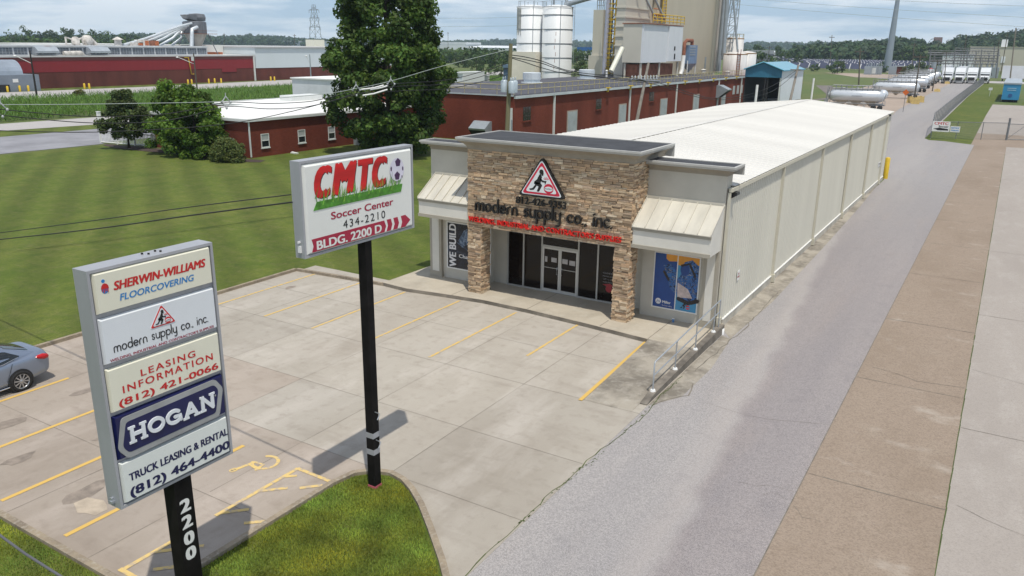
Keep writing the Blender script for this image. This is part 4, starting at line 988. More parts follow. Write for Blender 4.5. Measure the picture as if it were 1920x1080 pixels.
for px_, pz, s in ((.03, .13, .085), (-.17, .03, .05), (.0, -.12, .085), (.17, -.0, .045), (.14, -.15, .03)):
    mb.flat([(cb[0] + 1.2 * (px_ + s * math.cos(t * 1.257 + .3) * (1 if abs(px_) < .1 else .45)), cb[1] + 1.2 * (pz + s * math.sin(t * 1.257 + .3))) for t in range(5)], fr, .013, .016, 6)
px_text(mb, "Soccer Center", (620.8, 412.2), (737, 371), FXs, fr, .004, 7, bold=.028)
px_text(mb, "434-2210", (643.8, 428.6), (721.8, 394), FXs, fr, .004, 1, space=1.25, bold=.004)
mb.flat(Z([(212, 885), (865, 712), (882, 762), (868, 816), (217, 1003), (230, 945)]), fr, 0, .004, 7)
px_text(mb, "BLDG. 2200 D", (594, 469.3), (715, 419.6), FXs, fr, .007, 0, bold=.04)
for c_ in ([(888, 706), (925, 696), (938, 745), (925, 800), (886, 811), (900, 757)], [(948, 690), (985, 680), (998, 730), (985, 785), (946, 796), (960, 742)], [(1015, 672), (1055, 661), (1100, 704), (1055, 766), (1015, 778), (1027, 725)]): mb.flat(Z(c_), fr, 0, .004, 7)
mb.build('face_panel', [mat("sign_face", (.70, .71, .68), .35, .025, 1.2), M_black, mat("cmtc_red", (.55, .008, .012), .35, .35, 1.2, stretch=(1, .3, 3)), mat("sign_grass", (.06, .22, .02), .4, .5, 9), mat("sign_grass_light", (.20, .42, .05), .4, .3, 9), mat("ball_white", (.62, .60, .70), .4, .12, 3), mat("ball_dark", (.05, .015, .07), .4, .2, 3), M_smar], s2)
mb = MB(); mb.box(-11.98, -11.76, 13.02, 13.24, .0, 6.30); mb.build('post', M_post, s2)
mb = MB()
for z in (1.42, .98): MB().box(-11.984, -11.756, 13.016, 13.244, z, z + .14).build('reflective_band', M_cab, s2)
mb = MB(); mb.box(-11.99, -11.75, 13.01, 13.25, -.03, .13); mb.build('post_foot', mat("red_foot", (.42, .09, .12), .8, .2, 4), s2)
mb = MB(); mb.box(-11.87, -11.80, 11.14, 11.18, 6.42, 6.56); mb.box(-11.85, -11.82, 11.12, 11.18, 6.62, 6.66); mb.build('switch_box', M_white, s2)
mb = MB()
for z in (2.1, 1.36): mb.tube([(-11.76, 13.12, z), (-11.55, 13.05, z + .03), (-11.5, 12.9, z - .05)], .012)
mb.build('conduit_bracket', M_steel, s2)

# ================================================================ handrail, small things by the shop
rl = thing('handrail', 'galvanised pipe handrail running down the ramp wall', 'handrail', (-8.14, 25, 0))
mb = MB(); hx = -8.14
base = lambda y: .06 + (y - 21.2) / .7 * .14 if y < 21.9 else .2 + (y - 21.9) / 6.3 * .16
ys_ = [21.95, 23.9, 25.9, 27.9]
mb.tube([(hx, 21.95, base(21.95)), (hx, 21.95, 1.12), (hx, 22.0, 1.17), (hx, 28.5, 1.45)], .024, 7); mb.build('top_rail', M_steel, rl)
mb = MB(); mb.tube([(hx, 21.95, .72), (hx, 28.5, .98)], .022, 7); mb.build('mid_rail', M_steel, rl)
for y in ys_[1:] + [28.5]: mb = MB(); mb.cyl((hx, y, base(min(y, 28.2)) - .02), (hx, y, 1.17 + (y - 22) / 6.5 * .28), .023, n=7); mb.build('post', M_steel, rl)
mb = MB()
for y in ys_: mb.cyl((hx, y, base(y) - .02), (hx, y, base(y) + .05), .10, .075, n=8)
mb.build('post_footing', M_white, rl)
q = G(1262, 604, .17)
mb = MB(); mb.lathe((q[0], q[1], .17), [(.045, 0), (.055, .14)], 12, 0); mb.lathe((q[0], q[1], .17), [(.058, .14), (.058, .155), (.02, .16)], 12, 1)
mb.build('drink_cup', [mat("cup_blue", (.10, .22, .42), .5, .2, 12), M_white], label='small blue and white paper cup standing on the shop pavement', cat='cup')
q = (-8.1, 28.75)
mb = MB(); mb.lathe((q[0], q[1], .0), [(.13, 0), (.13, .24), (.08, .24), (.08, .30), (.0, .31)], 12); mb.build('cleanout_cap', M_white, label='short white drain cleanout cap at foot of shop corner downspout', cat='drain cap')
p = AX(1385, 516, R_ + .05)
mb = MB(); mb.box(R_ + .03, R_ + .045, p[1] - .16, p[1] + .16, p[2] - .2, p[2] + .2, 0); f_ = FX(R_ + .046)
put_text(mb, "NO", p[1] - .07, p[1] + .07, p[2] + .03, p[2] + .11, f_, .002, 1, bold=.02); put_text(mb, "PARKING", p[1] - .14, p[1] + .14, p[2] - .09, p[2] - .02, f_, .002, 1, bold=.02)
mb.build('wall_sign', [M_white, M_sred], label='small white no parking sign on the long ribbed wall', cat='sign')
p = AX(1650, 307, R_ + .05)
mb = MB(); mb.box(R_ + .03, R_ + .045, p[1] - .9, p[1] + .9, p[2] - .18, p[2] + .18, 0); f_ = FX(R_ + .046); put_text(mb, "NO PARKING", p[1] - .7, p[1] + .7, p[2] - .1, p[2] + .1, f_, .002, 1)
mb.build('wall_sign', [M_white, M_black], label='pale sign above the yellow bollard at the far end of the ribbed wall', cat='sign')
M_yel = mat("safety_yellow", (.62, .42, .02), .5, .12, 3)
q = G(1657, 335); h = 1.75
mb = MB(); mb.lathe((q[0] + .1, q[1], 0), [(.2, 0), (.2, h), (.14, h + .06), (0, h + .09)], 16); mb.build('bollard', M_yel, label='thick yellow bollard guarding the far corner of the white-roofed shop', cat='bollard', loc=None)

# ================================================================ parked sedan
M_car = mat("car_paint", (.27, .315, .40), .28, .04, 2, metal=.65, spec=.6)
M_cg = mat("car_glass", (.012, .016, .02), .05, .1, 2, spec=.7)
M_tyre = mat("tyre", (.015, .015, .015), .9, .2, 9); M_rim = mat("alloy", (.45, .46, .48), .3, .1, 9, metal=.8)
M_tail = mat("tail_light", (.45, .008, .012), .15, .1, 6); M_chr = mat("chrome", (.7, .7, .72), .12, .05, 5, metal=1)
car = thing('parked_car', 'silver grey sedan parked nose out of frame near lawn kerb', 'car', (-25.75, 10.2, .026), math.pi)
# local frame: x across, y from tail (-2.42) to nose (+2.42); turned round so the tail points to +Y
def loft(rings, closed_ends=True):
    n = len(rings[0]); vs = [p for r in rings for p in r]; fs = []
    for i in range(len(rings) - 1):
        for k in range(n - 1): fs.append((i * n + k, i * n + k + 1, (i + 1) * n + k + 1, (i + 1) * n + k))
    return vs, fs
def body_ring(y, w, zb, zbelt, zdeck, tuck=.0, crown=.0):
    half = [(0, zb), (w * .86, zb), (w * .97, zb + .10), (w * .985, zb + .28), (w * 1.0, zb + (zbelt - zb) * .72), (w * .975, zbelt - .03), (w * .93 - tuck, zbelt + .01), (w * .78 - tuck, zdeck + .0), (w * .4, zdeck + crown * .8), (0, zdeck + crown)]
    return [(x, y, z) for x, z in half] + [(-x, y, z) for x, z in half[-2:0:-1]] + [(0, y, zb)]
rings = [body_ring(-2.42, .70, .42, .78, .82, .04), body_ring(-2.36, .80, .30, .93, 1.0, .03), body_ring(-2.22, .86, .25, .98, 1.075, .02, .01), body_ring(-1.95, .905, .22, .99, 1.06, .01, .02), body_ring(-1.5, .925, .20, .98, 1.03, 0, .02), body_ring(-.9, .93, .19, .96, 1.0), body_ring(0, .93, .19, .93, .97), body_ring(.8, .93, .19, .92, .96), body_ring(1.3, .92, .20, .88, .94, 0, .03), body_ring(1.8, .89, .21, .80, .86, 0, .03), body_ring(2.2, .82, .23, .68, .74, 0, .03), body_ring(2.40, .62, .30, .55, .6)]
mb = MB(); vs, fs = loft(rings); mb.add(vs, fs, 0, True); n = len(rings[0]); mb.add(rings[0], [list(range(n - 1))]); mb.add(rings[-1], [list(range(n - 1))[::-1]])
bd = mb.build('body', M_car, car, local=True)
md = bd.modifiers.new('sub', 'SUBSURF'); md.levels = 2; md.render_levels = 2
# roof and glasshouse
def cab_ring(y, w0, z0, w1, z1): return [(w0, y, z0), (w0 * .98, y, z0 + (z1 - z0) * .35), ((w0 * .35 + w1 * .65), y, z0 + (z1 - z0) * .75), (w1, y, z1 - .02), (w1 * .6, y, z1 + .012), (0, y, z1 + .02), (-w1 * .6, y, z1 + .012), (-w1, y, z1 - .02), (-(w0 * .35 + w1 * .65), y, z0 + (z1 - z0) * .75), (-w0 * .98, y, z0 + (z1 - z0) * .35), (-w0, y, z0)]
cr_ = [cab_ring(-2.0, .70, 1.045, .55, 1.06), cab_ring(-1.62, .78, 1.0, .60, 1.22), cab_ring(-1.15, .85, .97, .63, 1.40), cab_ring(-.6, .87, .95, .64, 1.465), cab_ring(0, .87, .94, .64, 1.47), cab_ring(.45, .86, .93, .63, 1.43), cab_ring(.9, .84, .93, .62, 1.25), cab_ring(1.3, .80, .93, .62, .97)]
mb = MB(); vs, fs = loft(cr_); mb.add(vs, fs, 0, True); rf_ = mb.build('roof', M_car, car, local=True); 
def on_roof(y, k, f):
    """Point on the glasshouse at station y, between ring points k and k + 1."""
    ys_ = [q[0][1] for q in cr_]; i = max(i for i in range(len(ys_) - 1) if ys_[i] <= y + 1e-6); t = (y - ys_[i]) / (ys_[i + 1] - ys_[i])
    P = lambda kk: np.array(cr_[i][kk]) * (1 - t) + np.array(cr_[i + 1][kk]) * t
    return P(k) * (1 - f) + P(k + 1) * f
mb = MB(); sts = [-1.93, -1.8, -1.62, -1.4, -1.2]
for a, b in zip(sts[:-1], sts[1:]):
    row = lambda y: [on_roof(y, 3, .25)] + [on_roof(y, kk, 1.0) for kk in (3, 4, 5)] + [on_roof(y, 6, .75)]
    R0, R1 = row(a), row(b); vs = [(p[0], p[1] - .006, p[2] + .014) for p in R0 + R1]; mb.add(vs, [(i, i + 1, 6 + i, 5 + i) for i in range(4)], 0, True)
mb.build('rear_window', M_cg, car, local=True)
mb = MB(); mb.add([(p[0], p[1] + .01, p[2] + .014) for y in (.55, .9, 1.25) for p in [on_roof(y, 3, .1)] + [on_roof(y, kk, 1.0) for kk in (3, 4, 5)] + [on_roof(y, 6, .9)]], [(5 * j + i, 5 * j + i + 1, 5 * j + 6 + i, 5 * j + 5 + i) for j in range(2) for i in range(4)], 0, True); mb.build('windscreen', M_cg, car, local=True)
for sx in (1, -1):
    mb = MB()
    for sts in ([(-1.5, .35, .45), (-1.3, .12, .75), (-1.15, .08, .9), (-.85, .06, 1.0), (-.6, .06, 1.0), (-.1, .06, 1.0)], [(-.02, .06, 1.0), (.3, .06, 1.0), (.45, .08, 1.0), (.7, .08, .8), (.95, .12, .3)]):
        vs = []
        for y, lo, hi in sts:
            z0, z1 = on_roof(y, 0, 0)[2], on_roof(y, 2, 1.0)[2]
            for f in (lo, (lo + hi) / 2, hi):
                z = z0 + (z1 - z0) * f * .92; c_ = [on_roof(y, kk, 0) for kk in range(4)]
                x = np.interp(z, [q[2] for q in c_], [q[0] for q in c_]); vs.append((sx * (x + .014), y, z))
        mb.add(vs, [(3 * i + j, 3 * i + 3 + j, 3 * i + 4 + j, 3 * i + 1 + j) for i in range(len(sts) - 1) for j in range(2)], 0, True)
    mb.build('side_window', M_cg, car, local=True)
    mb = MB(); mb.tube([(sx * .80, -1.45, 1.06), (sx * .893, -.95, .995), (sx * .895, 0, .98), (sx * .88, .9, .975)], .011, 5); mb.build('window_trim', M_chr, car, local=True)
    for y in (-.62, .32):
        mb = MB(); mb.tube([(sx * .925, y - .1, .845), (sx * .96, y - .06, .85), (sx * .96, y + .06, .85), (sx * .925, y + .1, .84)], .014, 6); mb.build('door_handle', M_chr, car, local=True)
    mb = MB()
    for y0, y1, z0, z1 in ((-.98, -1.22, .42, .95), (-.02, -.02, .30, .93), (.95, 1.05, .45, .9)): mb.tube([(sx * .932, y0, z0), (sx * .940, (y0 + y1) / 2, (z0 + z1) / 2), (sx * .915, y1, z1)], .006, 4)
    mb.build('door_gap', M_dark, car, local=True)
    mb = MB(); mb.add([(sx * .66, -2.41, .80), (sx * .80, -2.34, .86), (sx * .905, -1.98, .985), (sx * .915, -1.96, .88), (sx * .87, -2.25, .76), (sx * .72, -2.395, .735)], [(0, 1, 4, 5), (1, 2, 3, 4)], 0, True); 
    tl_ = MB(); tl_.lathe((sx * .80, -2.18, .87), [(0, -.20), (.075, -.14), (.10, 0), (.06, .18), (0, .26)], 10, 0, axis='y'); t2 = tl_.build('tail_light', M_tail, car, local=True)
    for v in t2.data.vertices: v.co.x = v.co.x + sx * .04 + (v.co.y + 2.18) * sx * .18; v.co.z += (v.co.y + 2.18) * .2
    mb = MB(); mb.lathe((sx * .99, .92, 1.0), [(0, -.12), (.07, -.1), (.085, 0), (.05, .09), (0, .11)], 8, axis='y'); mb.build('mirror', M_car, car, local=True)
    mb = MB(); mb.tube([(sx * .915, -1.1, .24), (sx * .945, -.2, .23), (sx * .94, .9, .24)], .025, 5); mb.build('sill_trim', M_chr, car, local=True)
    for y in (-1.38, 1.42):
        c0 = (sx * .86, y, .325)
        mb = MB(); mb.lathe((sx * .865, y, .34), [(0, -.02), (.372, -.02), (.372, .075 ), (0, .075)] if sx > 0 else [(0, .02), (.372, .02), (.372, -.075), (0, -.075)], 26, axis='x', sm=False); mb.build('wheel_arch', M_dark, car, local=True)
        mb = MB(); s = sx; mb.lathe((s * .84, y, .325), [(.20, -.0 * s), (.315, 0), (.33, s * .03), (.33, s * .10), (.315, s * .125), (.235, s * .128), (.23, s * .09)], 28, axis='x', caps=False)
        w_ = mb.build('wheel', M_tyre, car, local=True)
        mb = MB(); mb.lathe((s * .84, y, .325), [(.245, s * .118), (.225, s * .13), (.215, s * .10)], 28, axis='x', caps=False); mb.lathe((s * .84, y, .325), [(0, s * .125), (.04, s * .125), (.055, s * .10)], 12, axis='x')
        for k in range(10):
            t0 = k * .628 + .2; ca, sa = math.cos(t0), math.sin(t0)
            P = lambda r, o: (s * (.84 + .115), y + r * ca - o * sa, .325 + r * sa + o * ca)
            mb.add([P(.04, -.016), P(.225, -.022), P(.225, .022), P(.04, .016)], [(0, 1, 2, 3)])
        mb.build('rim', M_rim, w_, local=True)
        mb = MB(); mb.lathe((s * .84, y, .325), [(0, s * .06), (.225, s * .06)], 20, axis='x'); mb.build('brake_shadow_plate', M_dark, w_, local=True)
mb = MB(); mb.box(-.26, .26, -2.445, -2.40, .60, .74); mb.build('number_plate', M_white, car, local=True)
mb = MB(); mb.box(-.30, .30, 2.36, 2.41, .35, .52); mb.build('grille', M_dark, car, local=True)
for sx in (1, -1): mb = MB(); mb.lathe((sx * .62, 2.2, .63), [(0, -.12), (.07, -.05), (.06, .08), (0, .12)], 10, axis='y'); mb.build('headlight', M_rim, car, local=True)
mb = MB(); mb.add([(.03, -.95, 1.478), (-.03, -.95, 1.478), (-.02, -1.12, 1.45), (.02, -1.12, 1.45), (0, -1.1, 1.53)], [(0, 1, 4), (1, 2, 4), (2, 3, 4), (3, 0, 4)]); mb.build('antenna_fin', M_car, car, local=True)
# ================================================================ brick office on the lawn
B1 = brick_mat("red_brick", (.195, .044, .026), (.15, .034, .021), (.17, .07, .05), 'x')
B2 = brick_mat("brown_brick", (.155, .045, .035), (.13, .038, .03), (.14, .07, .06), 'x')
M_wroof = mat("white_flat_roof", (.78, .78, .76), .7, .10, .35)
M_wtrim = mat("white_trim", (.66, .68, .66), .5, .05, 2)
M_pane = mat("window_dark", (.02, .024, .028), .08, .2, 2); M_blind = mat("window_blind", (.42, .44, .44), .5, .1, 4)
M_louv = mat("grey_duct", (.33, .37, .40), .5, .1, 2, metal=.3)
of = thing('office_building', 'low red brick office with white roof beside the big tree', 'office', (-67, 62, 0))
fp = [(-74.5, 51.6), (-60.5, 51.6), (-60.5, 78), (-81, 78), (-81, 64), (-74.5, 64)]
MB().prism(fp, 0, 3.38).build('wall', B1, of)
def inset(pts, d):
    cx, cy = sum(p[0] for p in pts) / len(pts), sum(p[1] for p in pts) / len(pts)
    return [(p[0] + math.copysign(d, p[0] - cx), p[1] + math.copysign(d, p[1] - cy)) for p in pts]
mb = MB(); mb.prism(inset(fp, .25), 3.381, 3.62, 1); mb.prism(inset(fp, -.15), 3.62, 3.66, 0); rf = mb.build('roof', [M_wroof, M_wtrim], of)
MB().box(-77, -74.8, 71, 76, 3.66, 4.3).build('roof_kerb', M_wtrim, rf)
def swin(par, X, Y, z0, z1, w, face='x', dark=False):
    """A sash window with a white frame; face 'x' looks along +X, 'y' along -Y."""
    mb = MB(); t = .07
    B = (lambda a, b, c, e, d0, d1: mb.box(X + d0, X + d1, a, b, c, e)) if face == 'x' else (lambda a, b, c, e, d0, d1: mb.box(a, b, Y - d1, Y - d0, c, e))
    c0 = (Y if face == 'x' else X); a, b = c0 - w / 2, c0 + w / 2; zm = (z0 + z1) / 2
    B(a, a + t, z0, z1, .005, .06); B(b - t, b, z0, z1, .005, .06); B(a + t, b - t, z1 - t, z1, .005, .06); B(a + t, b - t, z0, z0 + t, .005, .06); B(a + t, b - t, zm - .03, zm + .03, .005, .055); B(a - .06, b + .06, z0 - .1, z0 - .004, .004, .10)
    f = mb.build('window', M_dark if dark else M_wtrim, par)
    mb = MB(); B(a + t, b - t, z0 + t, zm - .03, .004, .02); q = mb.build('pane', M_pane, f)
    mb = MB(); B(a + t, b - t, zm + .03, z1 - t, .004, .02); mb.build('pane', M_pane if dark else M_blind, f)
for y in (53.55, 58.3, 62.55): swin(of, -60.5, y, .85, 2.15, 1.0)
swin(of, -63.6, 51.6, .7, 1.75, 2.0, 'y')
mb = MB(); mb.box(-60.46, -60.36, 51.62, 51.74, .1, 3.38); mb.build('downspout', M_wtrim, of)
mb = MB(); mb.box(-74.6, -74.5, 51.5, 51.6, .1, 3.38); mb.build('downspout', M_wtrim, of)
q = G(656, 272); mb = MB(); mb.box(-59.9, -58.8, 65.2, 66.4, 0, 1.15, 0); mb.box(-59.8, -58.9, 65.3, 66.3, 1.152, 1.2, 1)
for k in range(6): mb.box(-58.802, -58.785, 65.25, 66.35, .12 + k * .17, .18 + k * .17, 1)
mb.build('air_conditioner', [M_louv, M_dark], label='grey air conditioner box by the brick office wall under the big tree', cat='air conditioner')
mb = MB(); mb.box(-60.1, -59.3, 56.3, 56.6, 0, .12); mb.add([(-60.1, 56.3, .12), (-59.3, 56.3, .12), (-59.3, 56.6, .12), (-60.1, 56.6, .12), (-60.0, 56.45, .2)], [(0, 1, 4), (1, 2, 4), (2, 3, 4), (3, 0, 4)]); mb.build('splash_block', M_wtrim, label='white splash block on grass at foot of the brick office', cat='splash block')
# white picket fence
fe = thing('picket_fence', 'white slatted fence at the end of the brick office', 'fence', (-78, 50.8, 0))
A, Bp = np.array([-82.2, 50.4]), np.array([-74.9, 51.5]); dv = (Bp - A) / np.hypot(*(Bp - A)); nv = np.array([dv[1], -dv[0]])
mb = MB(); L = np.hypot(*(Bp - A)); k = .1
while k < L:
    p = A + dv * k; q = p + dv * .10; mb.add([(p[0], p[1], .1), (q[0], q[1], .1), (q[0], q[1], 1.25), (p[0], p[1], 1.25)], [(0, 1, 2, 3)]); k += .2
mb.build('pickets', M_white, fe)
for z in (.12, 1.22): mb = MB(); mb.tube([(A[0], A[1], z), (Bp[0], Bp[1], z)], .05, 4); mb.build('rail', M_white, fe)
for t in (0, .33, .66, 1): p = A + dv * L * t; mb = MB(); mb.box(p[0] - .08, p[0] + .08, p[1] - .08, p[1] + .08, 0, 1.4); mb.build('post', M_white, fe)
for nm, q0, h, lab in (('post', G(187, 232), 1.5, 'white marker post by the field road left of the round tree'), ):
    mb = MB(); mb.box(q0[0] - .18, q0[0] + .18, q0[1] - .18, q0[1] + .18, 0, h); mb.box(q0[0] - .22, q0[0] + .22, q0[1] - .22, q0[1] + .22, h, h + .1); mb.build('marker_post', M_white, label=lab, cat='post')
ws = thing('white_shed', 'white boxy shed behind the brick office roof', 'shed', (-92, 92, 0))
MB().box(-101, -91, 96, 108, 0, 4.9).build('wall', mat("white_shed_wall", (.62, .65, .68), .6, .1, .5), ws); MB().box(-101.2, -90.8, 95.8, 108.2, 4.9, 5.1).build('roof', M_wroof, ws)
for i in range(2): mb = MB(); mb.box(-90.98, -90.94, 98 + 4 * i, 99 + 4 * i, 2.9, 3.6); mb.build('vent', M_louv, ws)
# roads on the left, field
structure(MB().sheet([(-151, 60), (-159, 120), (-163, 200), (-163, 420), (-183.8, 420), (-183.8, 180), (-176.5, 120), (-176.5, 60)], .03), 'far_road', M_road)
structure(MB().sheet([(-176.5, 60), (-176.5, 120), (-183.7, 180), (-185, 180), (-185, 60)], .02), 'road_verge', M_lawn)
structure(MB().sheet([(-104, 30), (-110.8, 30), (-110.8, 100), (-101, 100), (-101, 62)], .03), 'field_road', M_road)
structure(MB().sheet([(-81.5, 20), (-95.8, 20), (-95.8, 66), (-88, 66), (-82.4, 62), (-82.4, 50.4), (-81.2, 50.2)], .032), 'side_lot', mat("side_asphalt", (.24, .24, .26), .9, .22, .25, bump=.2))
structure(MB().sheet([(-96, 20), (-103.8, 20), (-101, 62), (-95.9, 66)], .022), 'grass_strip', M_lawn)
structure(MB().sheet([(-81.0, 50.2), (-74.6, 51.0), (-60.5, 51.0), (-58.2, 51.4), (-57.6, 50.2), (-60, 49.0), (-68, 49.3), (-76, 48.6), (-80, 49.2)], .035), 'mulch_bed', M_mulch)

# ================================================================ red warehouse along the far road
WX = -185
M_redp = mat("red_metal", (.225, .012, .017), .55, .06, 1.0, streak=(1, 1, .1)); M_mon = mat("pale_metal", (.52, .54, .56), .5, .12, .3)
rw = thing('red_warehouse', 'long red and brown brick warehouse with a glazed roof monitor', 'warehouse', (WX - 20, 100, 0))
MB().box(WX - 45, WX, 40, 162, 0, 3.5).build('lower_wall', B2, rw)
MB().box(WX - 45, WX + .05, 40, 162, 3.5, 6.05).build('upper_wall', M_redp, rw)
MB().box(WX - 45, WX + .12, 40, 162, 6.05, 6.75).build('parapet', mat("parapet_red", (.17, .05, .042), .7, .12, .4), rw)
MB().box(WX - 45.1, WX + .3, 39.9, 162.3, 6.75, 7.1).build('roof', mat("pale_coping", (.55, .55, .54), .6, .12, .3), rw)
MB().box(WX - 12, WX - 2, 40, 148, 7.1, 9.0).build('monitor', M_mon, rw)
for k in range(34):
    y = 41 + k * 3.15
    if y > 146: break
    mb = MB(); mb.box(WX - 2 + .005, WX - 1.94, y, y + 2.75, 7.35, 8.75, 0)
    for j in (1, 2, 3): mb.box(WX - 1.94, WX - 1.92, y + j * .69 - .02, y + j * .69 + .02, 7.35, 8.75, 1)
    for z in (7.8, 8.3): mb.box(WX - 1.94, WX - 1.915, y, y + 2.75, z - .02, z + .02, 1)
    mb.build('window', [mat("monitor_glass", (.10, .12, .15), .3, .4, 1), M_mon], rw)
mb = MB(); mb.box(WX - 12.3, WX - 1.7, 40, 148.2, 9.0, 9.3); mb.build('monitor_roof', mat("monitor_roof", (.58, .60, .62), .5, .2, .15), rw)
MB().box(WX + .02, WX + .3, 161.6, 162.05, 0, 6.7).build('downspout', M_wtrim, rw)
mb = MB(); mb.box(WX + .06, WX + .11, 150.6, 155.5, 2.6, 3.6); mb.build('patch', M_redp, rw)
mb = MB(); p0 = AX(353, 108, WX + .4); p1 = AX(359, 139, WX + .4); mb.tube([(WX + .1, p0[1] - 1, p0[2]), (WX + .4, p0[1], p0[2]), (WX + .4, p1[1], p1[2]), (WX + .1, p1[1] + 1.0, p1[2])], .13, 5); mb.build('gas_pipe', M_yel, rw)
M_hood = mat("hood_metal", (.42, .46, .50), .45, .15, .6, metal=.3)
for px_, lab in ((83, 'rust-marked grey hood vent on the red warehouse monitor'), (181, 'clean grey hood vent on the red warehouse monitor, next to the white tanks')):
    p = AX(px_, 95, WX - 1.5); y = p[1]; mb = MB()
    mb.prism([(WX - 1.9, y - 2.4), (WX - .2, y - 2.4), (WX - .2, y + 2.4), (WX - 1.9, y + 2.4)], 7.25, 7.4, 0)
    mb.add([(WX - 1.9, y - 2.4, 9), (WX - 1.9, y + 2.4, 9), (WX + .3, y + 2.4, 8.1), (WX + .3, y - 2.4, 8.1), (WX - 1.9, y - 2.4, 7.4), (WX - 1.9, y + 2.4, 7.4), (WX + .3, y + 2.4, 7.6), (WX + .3, y - 2.4, 7.6), (WX - .7, y - 2.4, 8.95), (WX - .7, y + 2.4, 8.95)], [(0, 1, 9, 8), (8, 9, 2, 3), (3, 2, 6, 7), (0, 8, 3, 7, 4), (1, 5, 6, 2, 9)], 0)
    if px_ == 83: mb.sheet([(WX - 1.6, y + .3), (WX - .8, y + .2), (WX - .75, y + 1.6), (WX - 1.5, y + 1.8)], 9.01, 1)
    mb.build('hood_vent', [M_hood, mat("rust", (.42, .13, .05), .9, .4, 3)], label=lab, cat='vent', group='hood vents on the red warehouse')
M_rw = mat("rust_white", (.55, .52, .48), .7, .35, 1.2)
p = AX(136, 98, WX - 1); mb = MB(); mb.cyl((WX - 1.2, p[1] - 2, 7.5), (WX - 1.0, p[1] + 2, 7.6), .55, n=12); mb.cyl((WX - 1, p[1] + 2, 7.6), (WX - .9, p[1] + 2.7, 7.2), .5, .2); mb.build('duct_drum', M_rw, label='dented silver drum lying at the foot of the warehouse monitor', cat='drum')
for px_, h, lab in ((124, .9, 'small white pipe stand on the warehouse roof'), (142, 1.2, 'white tank with elbow pipe on the warehouse roof'), (164, 1.35, 'fat white blower casing on the warehouse roof')):
    p = AX(px_, 80, WX - 7); y = p[1]; mb = MB()
    if px_ == 124: mb.cyl((WX - 7, y, 9.3), (WX - 7, y, 11.2), .22); mb.tube([(WX - 7, y, 11.1), (WX - 7, y + .7, 10.9), (WX - 7, y + 1.8, 10.5)], .16)
    elif px_ == 142: mb.lathe((WX - 7, y, 9.3), [(.9, 0), (.95, 1.3), (.5, 1.9), (0, 2.0)], 12); mb.tube([(WX - 7, y + .7, 10.6), (WX - 7, y + 1.6, 10.9), (WX - 7, y + 1.9, 9.8)], .3)
    else: mb.lathe((WX - 7, y - .8, 10.4), [(.3, 0), (1.2, .1), (1.3, .8), (1.2, 1.5), (.3, 1.6)], 14, axis='y'); mb.cyl((WX - 7, y + 1, 10.6), (WX - 7, y + 2.2, 9.4), .5)
    mb.box(WX - 8, WX - 6, y - 1.2, y + 1.6, 9.3, 9.45)
    mb.build('roof_unit', M_rw, label=lab, cat='roof unit', group='machines on the red warehouse roof')
p = AX(221, 78, WX - 8); mb = MB(); mb.cyl((WX - 8, p[1], 9.3), (WX - 8, p[1], 10.7), .9, .8); mb.lathe((WX - 8, p[1], 10.7), [(1.35, 0), (.5, .5), (0, .75)], 14); mb.build('roof_cupola', M_rw, label='round white roof ventilator with conical cap on the warehouse', cat='ventilator')
for px_, w, h, lab in ((253, 1.6, .8, 'low white roof box left of the dust collector ducts'), (266, 1.4, 1.5, 'taller white roof box with an orange side near the ducts'), (285, 1.3, 1.3, 'rusty brown roof box at the foot of the ducts')):
    p = AX(px_, 80, WX - 8); mb = MB(); mb.box(WX - 9, WX - 7, p[1] - w, p[1] + w, 9.3, 9.3 + h, 0); mb.box(WX - 7, WX - 6.9, p[1] + .2, p[1] + w * .9, 9.4, 9.3 + h * .8, 1); mb.build('roof_box', [M_rw if px_ < 280 else mat("rust_brown", (.25, .10, .06), .9, .4, 1), MATS['rust']], label=lab, cat='roof box', group='boxes on the red warehouse roof')
# dust collector
dc = thing('dust_collector', 'tall grey cyclone dust collector with fanned ducts on the roof', 'dust collector', (-195, 151, 7.1))
M_dc = mat("weathered_grey", (.17, .18, .20), .55, .35, .6, streak=(1, 1, .3), metal=.2); M_cone = mat("dusty_cone", (.36, .34, .31), .6, .3, .5, streak=(1.5, 1.5, .2)); M_duct = mat("silver_duct", (.60, .64, .67), .4, .15, .5, metal=.3)
c = (-195, 151, 0)
MB().lathe(c, [(3.1, 12.6), (3.15, 15.6), (2.6, 15.8)], 12, sm=False).build('drum', M_dc, dc)
MB().lathe(c, [(.55, 7.4), (.8, 8.2), (3.0, 12.6)], 14).build('cone', M_cone, dc)
mb = MB(); mb.lathe((c[0], c[1] + 1, 0), [(2.2, 15.9), (2.4, 16.8), (2.1, 17.7), (.5, 17.9)], 10, sm=False); mb.add([(-196, 147.4, 17.4), (-193.4, 147.4, 17.4), (-193, 150.5, 17.6), (-197, 150.5, 17.6), (-196, 148.2, 16.4), (-193.4, 148.2, 16.4), (-193, 150.5, 15.9), (-197, 150.5, 15.9)], [(0, 1, 2, 3), (1, 5, 6, 2), (0, 3, 7, 4), (4, 7, 6, 5), (0, 4, 5, 1)]); mb.build('outlet_hood', M_dc, dc)
for k in range(5):
    y0 = 148.4 - .2 * k; x = -193 - k * .9; mb = MB()
    mb.tube([(x, 127.5 + 4.2 * k, 9.4), (x, 134 + 3.4 * k, 11.0 + .1 * k), (x + .2, 144.2 + k * .9, 14.2 - .25 * k), (x, 148.6, 15.2 - .55 * k)], .33, 7); mb.build('duct', M_duct, dc)
mb = MB(); mb.tube([(-192.2, 149.6, 14.2), (-191.8, 147.6, 13.6), (-191.6, 147.2, 12), (-191.5, 146.6, 8.6), (-191.4, 145.4, 7.2)], .5, 8); mb.build('duct', M_duct, dc)
